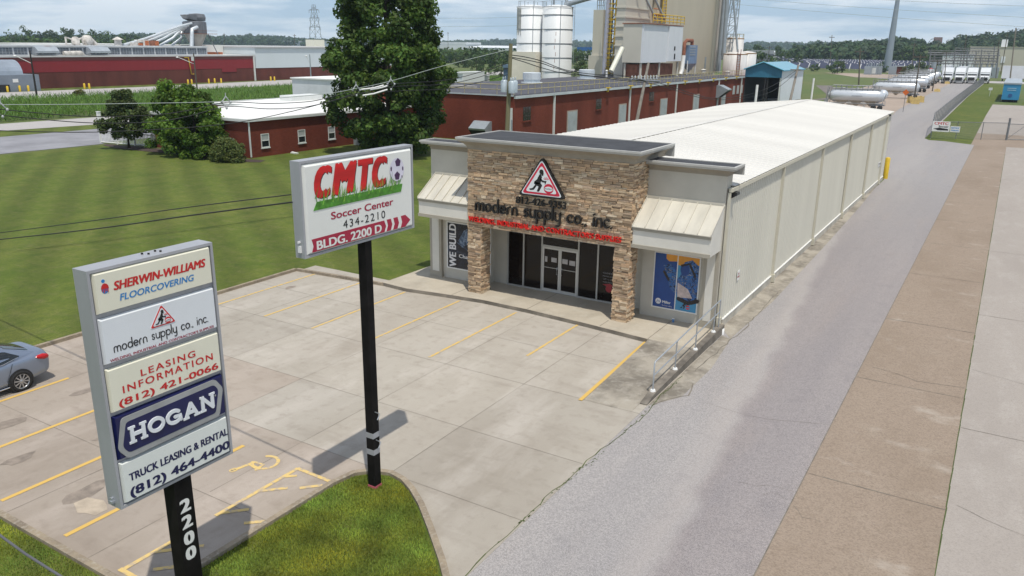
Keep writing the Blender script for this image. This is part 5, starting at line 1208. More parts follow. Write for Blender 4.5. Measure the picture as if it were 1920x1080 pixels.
for a, b in (((-3.2, -3.2), (-2.3, -2.3)), ((3.2, -3.2), (2.3, -2.3)), ((3.2, 3.2), (2.3, 2.3)), ((-3.2, 3.2), (-2.3, 2.3))): mb = MB(); mb.tube([(c[0] + a[0] * 1.2, c[1] + a[1] * 1.2, 7.1), (c[0] + b[0], c[1] + b[1], 12.6)], .13, 5); mb.build('leg', M_dc, dc)
mb = MB(); mb.box(-198.6, -191.4, 147.3, 155.5, 12.5, 12.6); mb.box(-191.45, -191.4, 147.3, 155.5, 13.3, 13.36); mb.build('platform', MATS['rust_brown'], dc)
MB().box(-197, -193, 150, 158, 7.1, 7.7).build('roof_frame', MATS['rust'], dc)
# grey shed and pale warehouse
gs = thing('quonset_shed', 'grey metal shed with curved silver roof at the left edge', 'shed', (-180, 88, 0))
mb = MB(); mb.box(-184.9, -177.5, 66, 97, 0, 3.4); mb.build('wall', mat("slate_metal", (.19, .22, .26), .6, .12, .4), gs)
mb = MB(); prof = arc(-181, 3.4, 3.2, 0, 180, 12, 3.0); vs = [(x, y, z) for y in (66, 94) for x, z in prof]; n = len(prof); mb.add(vs, [(i, i + 1, n + i + 1, n + i) for i in range(n - 1)] + [list(range(n)), list(range(n, 2 * n))[::-1]], 0, False); mb.build('roof', mat("silver_roof", (.36, .41, .47), .35, .2, .25, metal=.4), gs)
mb = MB(); mb.box(-177.49, -177.45, 91.5, 92.6, 1.9, 2.6); mb.build('notice', M_white, gs)
mb = MB(); mb.box(-177.48, -177.3, 84, 90.6, .2, 1.5); mb.build('door', M_dark, gs)
pw = thing('pale_warehouse', 'pale blue metal warehouse on a brown brick base behind the far road', 'warehouse', (-200, 190, 0))
MB().box(-240, WX, 162.5, 222, 0, 3.45).build('lower_wall', B2, pw)
MB().box(-240, WX + .1, 162.5, 222, 3.45, 9.0).build('upper_wall', mat("pale_blue_metal", (.60, .66, .68), .5, .04, .2, streak=(1, 1, .2)), pw)
MB().box(-240, -198, 120, 162.4, 7.1, 9.6).build('side_wall', mat("pale_cream_metal", (.70, .70, .67), .5, .04, .2), pw)
MB().box(-241, WX + .5, 162.3, 222.4, 9.0, 9.35).build('roof', mat("grey_roof", (.46, .46, .46), .7, .1, .1), pw)
mb = MB(); mb.box(-212, -208, 209, 214, 9.35, 11.6); mb.build('roof_hut', M_cream, pw)
# bollards by the far road
for (px_, py_), lab in zip(((15, 173), (38, 172), (54, 171.5), (159, 167), (168, 167), (353, 158.5), (360, 158), (392, 157), (403, 156), (415, 156), (508, 152), (515, 152)),
   ('yellow bollard nearest the left edge, before the grey shed', 'second yellow bollard before the grey curved-roof shed', 'yellow bollard at the right end of the grey shed', 'left of two yellow bollards midway along the red warehouse', 'right of two yellow bollards midway along the red warehouse', 'yellow bollard just below the yellow wall pipe', 'yellow bollard between the wall pipe and the street lamp', 'first of three yellow bollards right of the street lamp', 'middle of three yellow bollards right of the street lamp', 'last of three yellow bollards right of the street lamp', 'left of two yellow bollards before the pale warehouse', 'right of two yellow bollards before the pale warehouse')):
    q = G(px_, py_); mb = MB(); mb.lathe((q[0], q[1], 0), [(.22, 0), (.22, 1.15), (.12, 1.25), (0, 1.28)], 10); mb.build('bollard', MATS["safety_yellow"], label=lab, cat='bollard', group='yellow bollards along the far road')
# street lamps on the left
def street_lamp(q, h, arm, lab, m, lean=(0, 0)):
    r = thing('street_lamp', lab, 'street lamp', (q[0], q[1], 0), group='street lamps along the far road')
    t = (q[0] + lean[0], q[1] + lean[1], h); MB().cyl((q[0], q[1], 0), t, .19, .12, 9).build('pole', m, r)
    if arm: a = (t[0] + arm[0], t[1] + arm[1], h - .9 + arm[2]); mb = MB(); mb.tube([(t[0], t[1], h - 2.3), a], .06, 6); mb.build('arm', M_wtrim, r); mb = MB(); mb.lathe((a[0], a[1], a[2] - .15), [(.0, .25), (.25, .15), (.33, 0), (0, -.05)], 10); mb.build('lamp_head', M_white, r)
    return r
M_wood = mat("pole_wood", (.10, .085, .065), .9, .3, 1.2, streak=(3, 3, .3)); M_woodd = mat("dark_pole", (.022, .02, .018), .9, .3, 1.2); M_woodg = mat("grey_wood", (.24, .215, .185), .9, .25, 1.2, streak=(3, 3, .3)); M_woodn = mat("green_wood", (.17, .155, .085), .9, .25, 1.2, streak=(3, 3, .3))
street_lamp((-153.2, 82.8), 8.6, (-1.6, -1.9, .0), 'dark leaning street lamp pole in front of the red warehouse', M_woodd)
l2 = street_lamp((-155.6, 119.5), 8.0, (-2.6, -2.3, .1), 'wooden lamp pole before the end of the red warehouse', M_wood); mb = MB(); mb.box(-155.9, -155.4, 119.0, 119.3, 6.4, 7.3); mb.build('meter_box', M_wtrim, l2)
street_lamp((-159.5, 158.4), 7.6, (-.4, -.9, .6), 'slim grey lamp post in front of the pale warehouse', M_louv)

# ================================================================ main brick factory
MX, MY = -46.7, 76.7; RZf = 5.2
fb = thing('factory_building', 'long red brick factory with dark roof and yellow railing', 'factory', (-57, 120, 0))
MB().box(-68, MX, MY, 165, 0, RZf).build('wall', B1, fb)
MB().box(-68.1, MX + .12, MY - .05, 165.1, RZf, RZf + .06).build('roof', mat("factory_roof", (.07, .07, .085), .8, .25, .25), fb)
mb = MB(); mb.box(MX + .004, MX + .28, MY, 165, RZf - .3, RZf - .01); mb.box(-56, MX, MY - .14, MY - .05, RZf - .06, RZf + .07); mb.build('gutter', mat("pale_gutter", (.50, .54, .56), .5, .12, .6), fb)
M_rail = mat("rail_yellow", (.40, .35, .20), .6, .2, 2)
ra = thing('roof_railing', 'cream yellow pipe railing along the brick factory roof edge', 'railing', (MX, 100, RZf))
zb = RZf + .06
mb = MB()
for z in (.55, 1.1): mb.tube([(MX - .15, MY + .2, zb + z), (MX - .15, 165, zb + z)], .045, 5); mb.tube([(MX - .15, MY + .2, zb + z), (-68, MY + .2, zb + z)], .045, 5)
mb.build('rails', M_rail, ra)
y = MY + .2
while y < 165: mb = MB(); mb.cyl((MX - .15, y, zb), (MX - .15, y, zb + 1.1), .04, n=5); mb.build('post', M_rail, ra); y += 1.55
for k in range(1, 9): mb = MB(); mb.cyl((MX - .15 - k * 2.2, MY + .2, zb), (MX - .15 - k * 2.2, MY + .2, zb + 1.1), .04, n=5); mb.build('post', M_rail, ra)
for px_ in (1138, 1180, 1218, 1250, 1282, 1309, 1335, 1358, 1378):
    p = AX(px_, 160, MX); mb = MB(); mb.box(MX + .03, MX + .6, p[1] - .5, p[1] + .2, RZf - .02, RZf + .1); mb.box(MX + .1, MX + .35, p[1] - .35, p[1] - .1, RZf - .5, RZf - .02); mb.build('roof_light', MATS["safety_yellow"], fb)
for x0, x1, y0 in ((1063, 1082, 212), (1160, 1174, 197), (1238, 1251, 185.5), (1300, 1311, 176.5), (1353, 1361, 170)):
    a, b = AX(x0, y0, MX), AX(x1, y0 - 1, MX); mb = MB(); mb.box(MX + .004, MX + .08, a[1], b[1], .1, 2.85, 0); f = mb.build('door', mat("door_trim", (.36, .30, .25), .7, .1, 2), fb)
    mb = MB(); mb.box(MX + .082, MX + .1, a[1] + .15, b[1] - .15, .1, 2.7); mb.build('door_leaf', mat("door_grey", (.36, .39, .40), .6, .15, .9), f)
for x0, x1, yt, yb in ((981, 994.5, 201, 225), (1118, 1127, 186, 204), (1218, 1225.5, 173, 189)):
    a, b = AX(x0, yt, MX), AX(x1, yb, MX); mb = MB(); mb.box(MX + .004, MX + .03, a[1], b[1], b[2], a[2], 0)
    for k in (1, 2): yy = a[1] + (b[1] - a[1]) * k / 3; mb.box(MX + .03, MX + .05, yy - .03, yy + .03, b[2], a[2], 1); zz = b[2] + (a[2] - b[2]) * k / 3; mb.box(MX + .03, MX + .045, a[1], b[1], zz - .025, zz + .025, 1)
    mb.box(MX + .004, MX + .15, a[1] - .1, b[1] + .1, b[2] - .16, b[2] - .01, 2)
    mb.build('window', [M_pane, mat('muntin_brown', (.05, .03, .025), .7), B1], fb)
for x0 in (1376.5, 1384, 1391): a = AX(x0, 160, MX); mb = MB(); mb.box(MX + .004, MX + .05, a[1] - .7, a[1] + .7, 1.9, 3.5, 0); mb.build('window', M_blind, fb)
for x0 in (1038, 1180, 1267, 1345, 1387):
    a = AX(x0, 180, MX); mb = MB(); mb.box(MX + .02, MX + .22, a[1] - .11, a[1] + .11, .1, RZf - .3); mb.build('downspout', M_wtrim, fb)
mb = MB(); mb.box(MX - .4, MX - .15, MY - .2, MY - .01, .1, 3.9); mb.build('downspout', M_wtrim, fb)
def hood(X, Y, z0, z1, w, dirx, par, deep=1.5):
    mb = MB()
    if dirx: V = lambda s, d, z: (X + d, Y + s, z)
    else: V = lambda s, d, z: (X + s, Y - d, z)
    h = w / 2; a = [V(-h, .01, z0 - .35), V(-h, .01, z1), V(-h, deep * .25, z1), V(-h, deep, z1 - .75), V(-h, deep * .95, z1 - .95), V(-h, .5, z0 - .2)]; b = [V(h, .01, z0 - .35), V(h, .01, z1), V(h, deep * .25, z1), V(h, deep, z1 - .75), V(h, deep * .95, z1 - .95), V(h, .5, z0 - .2)]
    n = len(a); mb.add(a + b, [list(range(n)), list(range(n, 2 * n))[::-1]] + [(i, (i + 1) % n, n + (i + 1) % n, n + i) for i in range(n) if i not in (4,)], 0)
    mb.add([a[4], a[5], b[5], b[4]], [(0, 1, 2, 3)], 1)
    return mb.build('hood_vent', [M_louv, M_dark], par)
p = AY(907, 236, MY); hood(p[0], MY, .6, 2.3, 2.2, False, fb)
p = AX(1347, 165, MX); hood(MX, p[1], 2.0, 4.0, 2.4, True, fb, 2.2)
for (px_, py_), s, lab in zip(((997, 155), (1100, 147), (1174, 140), (1236, 138)), (1.5, 1.5, 1.45, 1.5), ('white drum roof fan nearest the wooden transformer pole', 'white drum roof fan in front of the second silo', 'white drum roof fan left of the grey leaning pole', 'white drum roof fan below the white steel bin')):
    q = G(px_, py_, 5.3); mb = MB(); mb.lathe((q[0], q[1], 5.26), [(1.6, 0), (1.6, .12), (1.2, .14), (1.2, .5), (1.35, .52), (1.35, 1.45), (1.2, 1.5), (1.15, 1.35), (0, 1.32)], 18, sm=False); mb.build('roof_fan', mat("fan_white", (.60, .65, .68), .5, .1, .8), label=lab, cat='roof fan', group='drum fans on the factory roof')
for (px_, py_), lab in zip(((1137, 143), (1206, 132), (1223, 132), (1319, 134), (1364, 138)), ('thin white vent pipe on the factory roof near the first silo pair', 'small white roof vent under the left of the steel bin', 'small white roof vent under the right of the steel bin', 'small white roof vent below the cream tower', 'small white roof vent by the rusty tanks')):
    q = G(px_, py_ + 2, 5.3); mb = MB(); mb.cyl((q[0], q[1], 5.26), (q[0], q[1], 6.4 if px_ == 1137 else 5.9), .2 if px_ == 1137 else .5, n=8); mb.lathe((q[0], q[1], 6.4 if px_ == 1137 else 5.9), [(.3 if px_ == 1137 else .65, 0), (0, .2)], 8); mb.build('roof_vent', M_white, label=lab, cat='roof vent', group='small vents on the factory roof')
q = G(868, 165, 5.3); mb = MB(); mb.box(q[0] - 1.6, q[0] + 1.6, q[1] - .8, q[1] + .8, 5.26, 5.6); mb.build('roof_hatch', MATS['dusty_cone'], label='low brown roof hatch behind the factory railing next to the big tree', cat='roof hatch')

# ================================================================ silos and tower
M_silo = mat("silo_white", (.70, .72, .73), .45, .06, .5, streak=(1, 1, .15)); M_ring = mat("silo_ring", (.25, .27, .29), .6, .2, 1)
def silo(x, y, r, h, lab, base, streakm):
    t = thing('silo', lab, 'silo', (x, y, 0), group='white silos behind the brick factory')
    MB().lathe((x, y, 0), [(r, 0), (r, h), (r * .6, h + .35), (0, h + .5)], 32).build('tank', M_silo, t)
    for k in range(5): mb = MB(); mb.lathe((x, y, 5.4 + k * 2.75), [(r + .005, 0), (r + .07, .03), (r + .07, .13), (r + .005, .16)], 32, caps=False); mb.build('ring', M_ring, t)
    mb = MB(); mb.lathe((x, y, h - .1), [(r + .09, 0), (r + .09, .12)], 32, caps=False); mb.build('top_rim', M_ring, t)
    mb = MB()
    for a in (-.9, .4): ca, sa = math.cos(a), math.sin(a); mb.tube([(x + (r + .3) * ca, y + (r + .3) * sa, 4), (x + (r + .3) * ca, y + (r + .3) * sa, h + 1)], .05, 4)
    for k in range(8): a = k * .785; mb.cyl((x + r * .9 * math.cos(a), y + r * .9 * math.sin(a), h), (x + r * .9 * math.cos(a), y + r * .9 * math.sin(a), h + 1.1), .05, n=4)
    mb.lathe((x, y, h + 1.05), [(r * .9, 0), (r * .93, .06)], 16, caps=False); mb.build('top_rail', MATS["grey_duct"], t)
    return t
xa, xb = AY(996, 13, 150)[0], AY(1046.5, 13, 150)[0]
s1 = silo(xa, 150, 2.9, 18.1, 'left white silo with grey weathered streaks on tan base', True, 0)
s2_ = silo(xb, 150, 3.1, 18.0, 'right white silo with rusty streaks beside yellow-caged tower', False, 0)
mb = MB(); mb.box(xa - 2.95, xa + 2.95, 146.9, 152, 0, 9.3); mb.build('base_housing', mat("tan_metal", (.74, .69, .58), .6, .08, .3), s1)
mb = MB(); mb.lathe((xa, 150, 0), [(2.92, 12.6), (2.93, 18.0)], 32); vs = mb.v; mb2 = MB()
for k in range(7):
    a = -2.35 + k * .085; ca, sa = math.cos(a), math.sin(a); mb2.tube([(xa + 2.91 * ca, 150 + 2.91 * sa, 12.6 + .5 * (k % 3)), (xa + 2.91 * ca, 150 + 2.91 * sa, 17.9)], .09, 4)
mb2.build('weather_streak', mat("weather_streak", (.40, .41, .40), .8, .3, 2), s1)
mb2 = MB()
for k in range(6): a = -1.25 + .04 * (k % 3); ca, sa = math.cos(a), math.sin(a); mb2.tube([(xb + 3.1 * ca, 150 + 3.1 * sa, 6 + 1.3 * k), (xb + 3.1 * ca, 150 + 3.1 * sa, 6.7 + 1.3 * k)], .05, 4)
mb2.build('weather_streak', mat("rust_streak", (.33, .16, .12), .9, .3, 2), s2_)
mb = MB(); a_ = AY(1040, -2, 150); mb.tube([(xb + 1.5, 150, 18.4), (xb + 8, 151, 20.0), (xb + 14, 152, 21.6)], .5, 6); mb.tube([(xb - 1, 150, 18.5), (xb - 1, 150, 20.5), (xb + 1.5, 150, 20.6), (xb + 2, 150, 18.6)], .3, 6); mb.build('conveyor', MATS["grey_duct"], s2_)
M_tan2 = mat("cream_tower", (.50, .45, .35), .8, .06, .25, streak=(1, 1, .2)); M_tan3 = mat("cream_bin", (.56, .53, .45), .6, .05, .3); M_binw = mat("white_bin", (.68, .70, .72), .5, .04, .3, streak=(2, 2, .2)); M_ppl = mat("lilac_pipe", (.42, .43, .52), .5, .08, 1)
tw = thing('factory_tower', 'tall cream concrete process tower rising behind the brick factory', 'tower', (-62, 165, 0))
TX = -60.0; ty0 = AX(1218, 10, TX)[1]; ty1 = AX(1350, 10, TX)[1]
MB().box(TX - 7, TX, ty0 + 8.5, ty1, 0, 30).build('concrete_block', M_tan2, tw)
mb = MB(); mb.box(TX - 7, TX - .1, ty0 + .5, ty0 + 8.45, 0, 16.5); mb.box(TX - 7, TX - .1, ty0 + .5, ty0 + 1.6, 16.5, 30); mb.box(TX - 7, TX - .1, ty0 + 4.2, ty0 + 5.4, 16.5, 30); mb.box(TX - 7, TX - 5.5, ty0 + .5, ty0 + 8.4, 16.5, 30); mb.box(TX - 7, TX - .1, ty0 + .5, ty0 + 8.4, 20.8, 21.4); mb.build('open_frame', M_tan2, tw)
MB().box(TX - 5.49, TX - 5.4, ty0 + 1.6, ty0 + 8.4, 16.5, 30).build('dark_bay', MATS['dark_gap'], tw)
mb = MB(); mb.box(TX - 1.8, TX - .1, ty0 - 10.5, ty0 + .4, 0, 30); mb.build('stair_block', M_tan3, tw)
for k in range(6): mb = MB(); mb.box(TX - 1.95, TX + .05, ty0 - 10.65, ty0 + .3, 9 + k * 1.6, 9.25 + k * 1.6); mb.build('flange', M_tan3, tw)
for px_ in (1210, 1228): a = AX(px_, 0, TX + 1); mb = MB(); mb.tube([(TX + .5, a[1] - 2, 21), (TX + 2, a[1] + 3.4, 15.2)], .22, 6); mb.build('brace', MATS["grey_duct"], tw)
mb = MB()
for z in (15.1, 15.65, 16.2): mb.tube([(TX + 3.3, ty0 - 6, z), (TX + 3.3, ty0 + 10, z)], .08, 4)
for k in range(9): mb.cyl((TX + 3.3, ty0 - 6 + 2 * k, 14.7), (TX + 3.3, ty0 - 6 + 2 * k, 16.2), .07, n=4)
for k in range(9): mb.box(TX + .3, TX + .5, ty0 + 5.6, ty0 + 7.4, 15.2 + k * .55, 15.3 + k * .55)
mb.tube([(TX + .4, ty0 + 5.6, 15), (TX + .4, ty0 + 5.6, 21)], .1, 4); mb.tube([(TX + .4, ty0 + 7.4, 15), (TX + .4, ty0 + 7.4, 21)], .1, 4)
mb.build('platform_railing', MATS["safety_yellow"], tw)
mb = MB(); mb.box(TX - .1, TX + .3, ty0 + 1.6, ty0 + 8.2, 16.3, 16.6); mb.tube([(TX + .2, ty0 + 1.8, 17.4), (TX + .2, ty0 + 4.2, 17.4)], .09, 4); mb.build('landing', MATS['rust'], tw)
for px_, w in ((1297, .4), (1322, .45)): a = AX(px_, 120, TX); mb = MB(); mb.box(TX + .003, TX + .06, a[1] - w, a[1] + w, 6.2, 8.6); mb.build('slot_window', MATS["grey_duct"], tw)
wb_ = thing('steel_bin', 'big white and cream sheet-metal bin on legs over the factory roof', 'bin', (-56, 143, 0))
BX = -55.5; by0, by1 = AX(1206, 80, BX)[1], AX(1277, 80, BX)[1]; bz0, bz1 = 7.9, 14.3
bx0 = AY(1168, 80, by0)[0]
MB().box(bx0, BX, by0, by0 + (by1 - by0) * .62, bz0, bz1).build('body', [M_binw], wb_)
MB().box(bx0, BX - .35, by0 - .05, by0 - .01, bz0, bz1 - .02).build('end_panel', M_tan3, wb_)
MB().box(bx0, BX + .25, by0 + (by1 - by0) * .621, by1, bz0 + .15, bz1 - .05).build('side_body', M_binw, wb_)
MB().box(bx0 - .2, BX + .3, by0 - .2, by1 + .1, bz1, bz1 + .15).build('lid', MATS['rust_brown'], wb_)
for i, (yy, xx) in enumerate(((by0 + .4, BX - .4), (by0 + 9, BX - .4), (by1 - .6, BX - .2), (by0 + .4, bx0 + .4))): mb = MB(); mb.cyl((xx, yy, 5.2), (xx, yy, bz0), .22, n=6); mb.build('leg', M_tan3, wb_)
for yy, z0, z1 in ((by1 - 3.9, 10.0, 10.7), (by1 - 3.7, 8.4, 9.4)): mb = MB(); mb.box(BX + .255, BX + .3, yy - .3, yy + .3, z0, z1); mb.build('hatch', MATS['dark_gap'], wb_)
MB().box(bx0 + .3, BX - 1.2, by0 + .6, by1 - .4, 5.27, 7.6).build('under_house', MATS['rust_brown'], wb_)
mb = MB(); mb.tube([AY(1146, 134, 128).tolist(), AY(1167, 90, 131).tolist()], .45, 8); mb.build('chute', M_cream, label='slanting cream chute pipe left of the white steel bin', cat='chute')
t1 = thing('narrow_tower', 'narrow cream tower beside the second silo', 'tower', (-72, 150, 0))
xa_, xb_ = AY(1111.5, 60, 150)[0], AY(1130, 60, 150)[0]
MB().box(xa_, xb_, 150, 154, 8.8, 17.4).build('shaft', M_tan3, t1); MB().box(xa_ - .5, xb_ + .4, 149.5, 154.5, 0, 8.8).build('base', M_tan3, t1)
mb = MB()
for k in range(5): mb.cyl((xa_ + .3 + k * .4, 151, 17.4), (xa_ + .3 + k * .4, 151 + .2 * (k % 2), 19.2 + .5 * (k % 3)), .09, n=5)
for z in (18.3, 19.2): mb.tube([(xa_ + .2, 151, z), (xb_ - .2, 151, z)], .06, 4)
mb.build('vent_stacks', MATS["grey_duct"], t1)
mb = MB(); a, b = AY(1132.5, 133, 146), AY(1132.5, -10, 146); mb.cyl((a[0], 146, 5.2), (a[0] + .3, 146, b[2]), .42, n=10); mb.build('pipe', M_ppl, label='tall lilac pipe running up beside the yellow ladder cage', cat='pipe')
lc = thing('ladder_cage', 'yellow caged ladder climbing next to the lilac pipe', 'ladder', (-66, 146, 5.2))
a = AY(1140, 133, 146)[0]; mb = MB()
for s in (-.6, .0, .6): mb.tube([(a + s, 146 + abs(s), 5.2), (a + s + .3, 146 + abs(s), 24)], .09, 4)
for k in range(20): z = 5.6 + k * .9; mb.lathe((a + .016 * (z - 5), 146.2, z), [(.72, 0), (.74, .12)], 10, caps=False)
mb.build('cage', MATS["safety_yellow"], lc)
mb = MB()
for k in range(24): z = 5.5 + .75 * k; mb.box(a - .35 + .016 * (z - 5), a + .35 + .016 * (z - 5), 145.95, 146.05, z, z + .12)
mb.build('rungs', MATS["safety_yellow"], lc)
fr_ = thing('pipe_rack', 'dark steel frame of pipes between the ladder cage and the cream tower', 'pipe rack', (-64, 148, 5.2))
a0, a1 = AY(1146, 60, 149)[0], AY(1156, 60, 149)[0]
for i in range(3):
    x = a0 + (a1 - a0) * i / 2; mb = MB(); mb.cyl((x, 149, 5.2), (x + .3, 149, 26), .16, n=6); mb.build('column', MATS["grey_duct"] if i else M_dc, fr_)
for k in range(9): z = 7 + k * 2.1; mb = MB(); mb.box(a0, a1 + .3, 148.85, 149.15, z, z + .18); mb.tube([(a0, 149, z), (a1, 149, z + 2)], .07, 4); mb.build('brace', MATS['rust_brown'], fr_)
fl = thing('filter_unit', 'blue dust filter cabinet with white elbow ducts below the cream tower', 'filter', (-56, 172, 5.2))
p0, p1 = AX(1291, 116, TX + 3), AX(1306, 116, TX + 3); bl = mat("filter_blue", (.17, .25, .38), .5, .12, .8)
MB().box(TX + 1.5, TX + 3, p0[1], p1[1], 7.4, 11).build('cabinet', bl, fl)
for k in range(4): mb = MB(); mb.box(TX + 3.0, TX + 3.06, p0[1] + .3, p1[1] - 1.3, 9 + k * .5, 9.25 + k * .5); mb.build('louver', M_louv, fl)
mb = MB(); ym = (p0[1] + p1[1]) / 2; vs = [(TX + 1.5, p0[1], 7.4), (TX + 3, p0[1], 7.4), (TX + 3, p1[1], 7.4), (TX + 1.5, p1[1], 7.4), (TX + 2.2, ym, 5.6)]; mb.add(vs, [(0, 1, 4), (1, 2, 4), (2, 3, 4), (3, 0, 4)]); mb.build('hopper', M_louv, fl)
for yy in (p0[1], p1[1]): mb = MB(); mb.cyl((TX + 2.8, yy, 5.2), (TX + 2.8, yy, 8), .12, n=5); mb.build('leg', M_white, fl)
a = AX(1282, 104, TX + 2.6); mb = MB(); mb.tube([(TX + 2.6, a[1] - 1.2, 5.3), (TX + 2.6, a[1] - .4, 6.3), (TX + 2.6, a[1], 9)], .42, 8); mb.build('duct', M_white, fl)
mb = MB(); mb.tube([(TX + 2.6, a[1], 9), (TX + 2.6, a[1], 11.4), (TX + 2.6, a[1] + 1.2, 11.9), (TX + 2.6, ym, 11.9), (TX + 2.6, ym, 11)], .36, 8); mb.build('rusty_duct', MATS['rust_brown'], fl)
mb = MB(); p = AX(1347, 122, -58); mb.cyl((-58, p[1], 5.2), (-58, p[1] + .8, 30), .55, n=10); mb.build('flue', M_louv, label='thick grey flue at the right corner of the cream tower', cat='flue')
mb = MB(); p = AX(1340, 122, -58.5); mb.cyl((-58.5, p[1], 5.2), (-58.5, p[1] + .8, 30), .3, n=8); mb.build('flue', MATS['dusty_cone'], label='thin brown flue at the right corner of the cream tower', cat='flue')
# lattice elevator leg and rusty tanks
la = thing('elevator_leg', 'grey lattice elevator tower above the rusty white tanks', 'elevator', (-53, 176, 5))
p = AY(1367, 72, 178); bx_, bz_ = p[0], 12.5
for sx, sy in ((-1, -1), (1, -1), (1, 1), (-1, 1)): mb = MB(); mb.tube([(bx_ + sx * 1.1, 178 + sy * 1.1, 9), (bx_ + 1.0 + sx * .6, 178 + sy * .6, 26)], .1, 4); mb.build('leg', M_louv, la)
mb = MB()
for k in range(9):
    z = 10 + k * 1.7; w = 1.1 - .05 * k; o_ = .1 * k
    for s in (-1, 1): mb.tube([(bx_ + o_ - w, 178 + s * w, z), (bx_ + o_ + w, 178 + s * w, z + 1.7)], .05, 4); mb.tube([(bx_ + o_ + s * w, 178 - w, z), (bx_ + o_ + s * w, 178 + w, z + 1.7)], .05, 4); mb.tube([(bx_ + o_ - w, 178 + s * w, z), (bx_ + o_ + w, 178 + s * w, z)], .05, 4)
mb.build('lattice', M_louv, la)
mb = MB(); a, b = AY(1383.5, 100, 176), AY(1375, -5, 176); mb.tube([a.tolist(), b.tolist()], .22, 7); mb.build('spout', M_louv, la)
mb = MB(); a, b = AY(1356, 112, 176), AY(1364, -5, 176); mb.tube([a.tolist(), b.tolist()], .45, 7); mb.build('spout', M_louv, la)
M_rt = mat("rusty_white_tank", (.60, .58, .56), .6, .22, .7, streak=(1.5, 1.5, .3))
def tank(x, y, r, z0, z1, lab):
    t = thing('storage_tank', lab, 'tank', (x, y, z0), group='rusty white tanks at the end of the factory')
    MB().lathe((x, y, 0), [(r, z0), (r, z1), (r * .5, z1 + .3), (0, z1 + .35)], 24).build('shell', M_rt, t)
    mb = MB(); mb.lathe((x, y, z1 - .2), [(r + .02, 0), (r + .05, .2)], 24); mb.build('rim', mat("rust_rim", (.40, .24, .12), .9, .3, 2), t)
    return t
pu = AY(1376, 90, 180); tk = tank(pu[0], 180, 2.0, 5.2, 12.6, 'upper slim white tank with rusty rim under the lattice elevator')
mb = MB(); mb.lathe((pu[0], 180, 13.4), [(1.95, 0), (2.0, .08)], 16, caps=False)
for k in range(8): mb.cyl((pu[0] + 1.95 * math.cos(k * .785), 180 + 1.95 * math.sin(k * .785), 12.6), (pu[0] + 1.95 * math.cos(k * .785), 180 + 1.95 * math.sin(k * .785), 13.4), .06, n=4)
mb.build('top_rail', MATS["rail_yellow"], tk)
pl = AY(1378, 118, 176); tk = tank(pl[0], 176, 2.5, 5.0, 9.4, 'lower wide white tank streaked with rust below the slim one')
mb = MB(); a = -1.0
for s in (-.12, .12): mb.tube([(pl[0] + 2.6 * math.cos(a + s), 176 + 2.6 * math.sin(a + s), 5), (pl[0] + 2.6 * math.cos(a + s), 176 + 2.6 * math.sin(a + s), 10.3)], .07, 4)
for k in range(9): mb.tube([(pl[0] + 2.6 * math.cos(a - .12), 176 + 2.6 * math.sin(a - .12), 5.3 + k * .5), (pl[0] + 2.6 * math.cos(a + .12), 176 + 2.6 * math.sin(a + .12), 5.3 + k * .5)], .05, 4)
mb.build('ladder', MATS['rust_brown'], tk)
pr_ = AY(1398, 118, 178.5); tank(pr_[0], 178.5, 2.1, 5.0, 9.6, 'right-hand white tank partly hidden by the streaked wide one')
mb = MB(); mb.box(-56, MX, 165.2, 185, 0, 4.95); mb.build('tank_house', B1, label='brick annexe under the rusty white tanks', cat='annexe')
# blue-roofed loading shed
sh = thing('loading_shed', 'open loading shed with blue metal gable and pale blue roof', 'shed', (-43, 175, 0))
M_bl = mat("blue_metal", (.035, .175, .29), .5, .08, .6); M_blr = mat("pale_blue_roof", (.185, .37, .47), .4, .07, .4)
x0, x1, xm, y0, y1, ze, zp = -46.6, -39.4, -43.1, 165.6, 184.5, 6.5, 7.85
mb = MB(); n = 24
for k in range(n):
    xa = x0 + (x1 - x0) * k / n; xb = x0 + (x1 - x0) * (k + .62) / n; xc = x0 + (x1 - x0) * (k + 1) / n
    top = lambda x: ze + (zp - ze) * (1 - abs(x - xm) / (x1 - xm)); mb.add([(xa, y0, 5.05), (xb, y0, 5.05), (xb, y0, top(xb)), (xa, y0, top(xa)), (xc, y0 + .08, 5.05), (xc, y0 + .08, top(xc))], [(0, 1, 2, 3), (1, 4, 5, 2)])
mb.build('gable', M_bl, sh)
mb = MB(); mb.add([(x0 - .3, y0 - .3, ze - .05), (xm, y0 - .3, zp + .1), (x1 + .3, y0 - .3, ze - .05), (x0 - .3, y1, ze - .05), (xm, y1, zp + .1), (x1 + .3, y1, ze - .05)], [(0, 1, 4, 3), (1, 2, 5, 4)]); mb.build('roof', M_blr, sh)
mb = MB(); mb.tube([(x0 - .3, y0 - .3, ze), (xm, y0 - .3, zp + .12), (x1 + .3, y0 - .3, ze)], .12, 4); mb.box(x1 + .2, x1 + .4, y0 - .3, y1, ze - .2, ze); mb.build('roof_trim', mat("blue_trim", (.10, .33, .47), .5, .1, 1), sh)
mb = MB(); ribbed(mb, x1, y0 + .1, y1, .2, ze - .1, 1, .6); mb.build('side_wall', mat("shed_white", (.66, .70, .74), .5, .04, .4), sh)
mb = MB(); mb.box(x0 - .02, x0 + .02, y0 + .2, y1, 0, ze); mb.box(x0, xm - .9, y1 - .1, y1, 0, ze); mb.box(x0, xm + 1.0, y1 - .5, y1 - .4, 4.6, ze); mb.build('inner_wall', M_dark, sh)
for xx in (x1 - .2, xm + 1.0, xm + .5): mb = MB(); mb.box(xx - .14, xx + .14, y0 + .15, y0 + .45, 0, 5.05); mb.build('column', M_wtrim if xx == x1 - .2 else M_dark, sh)
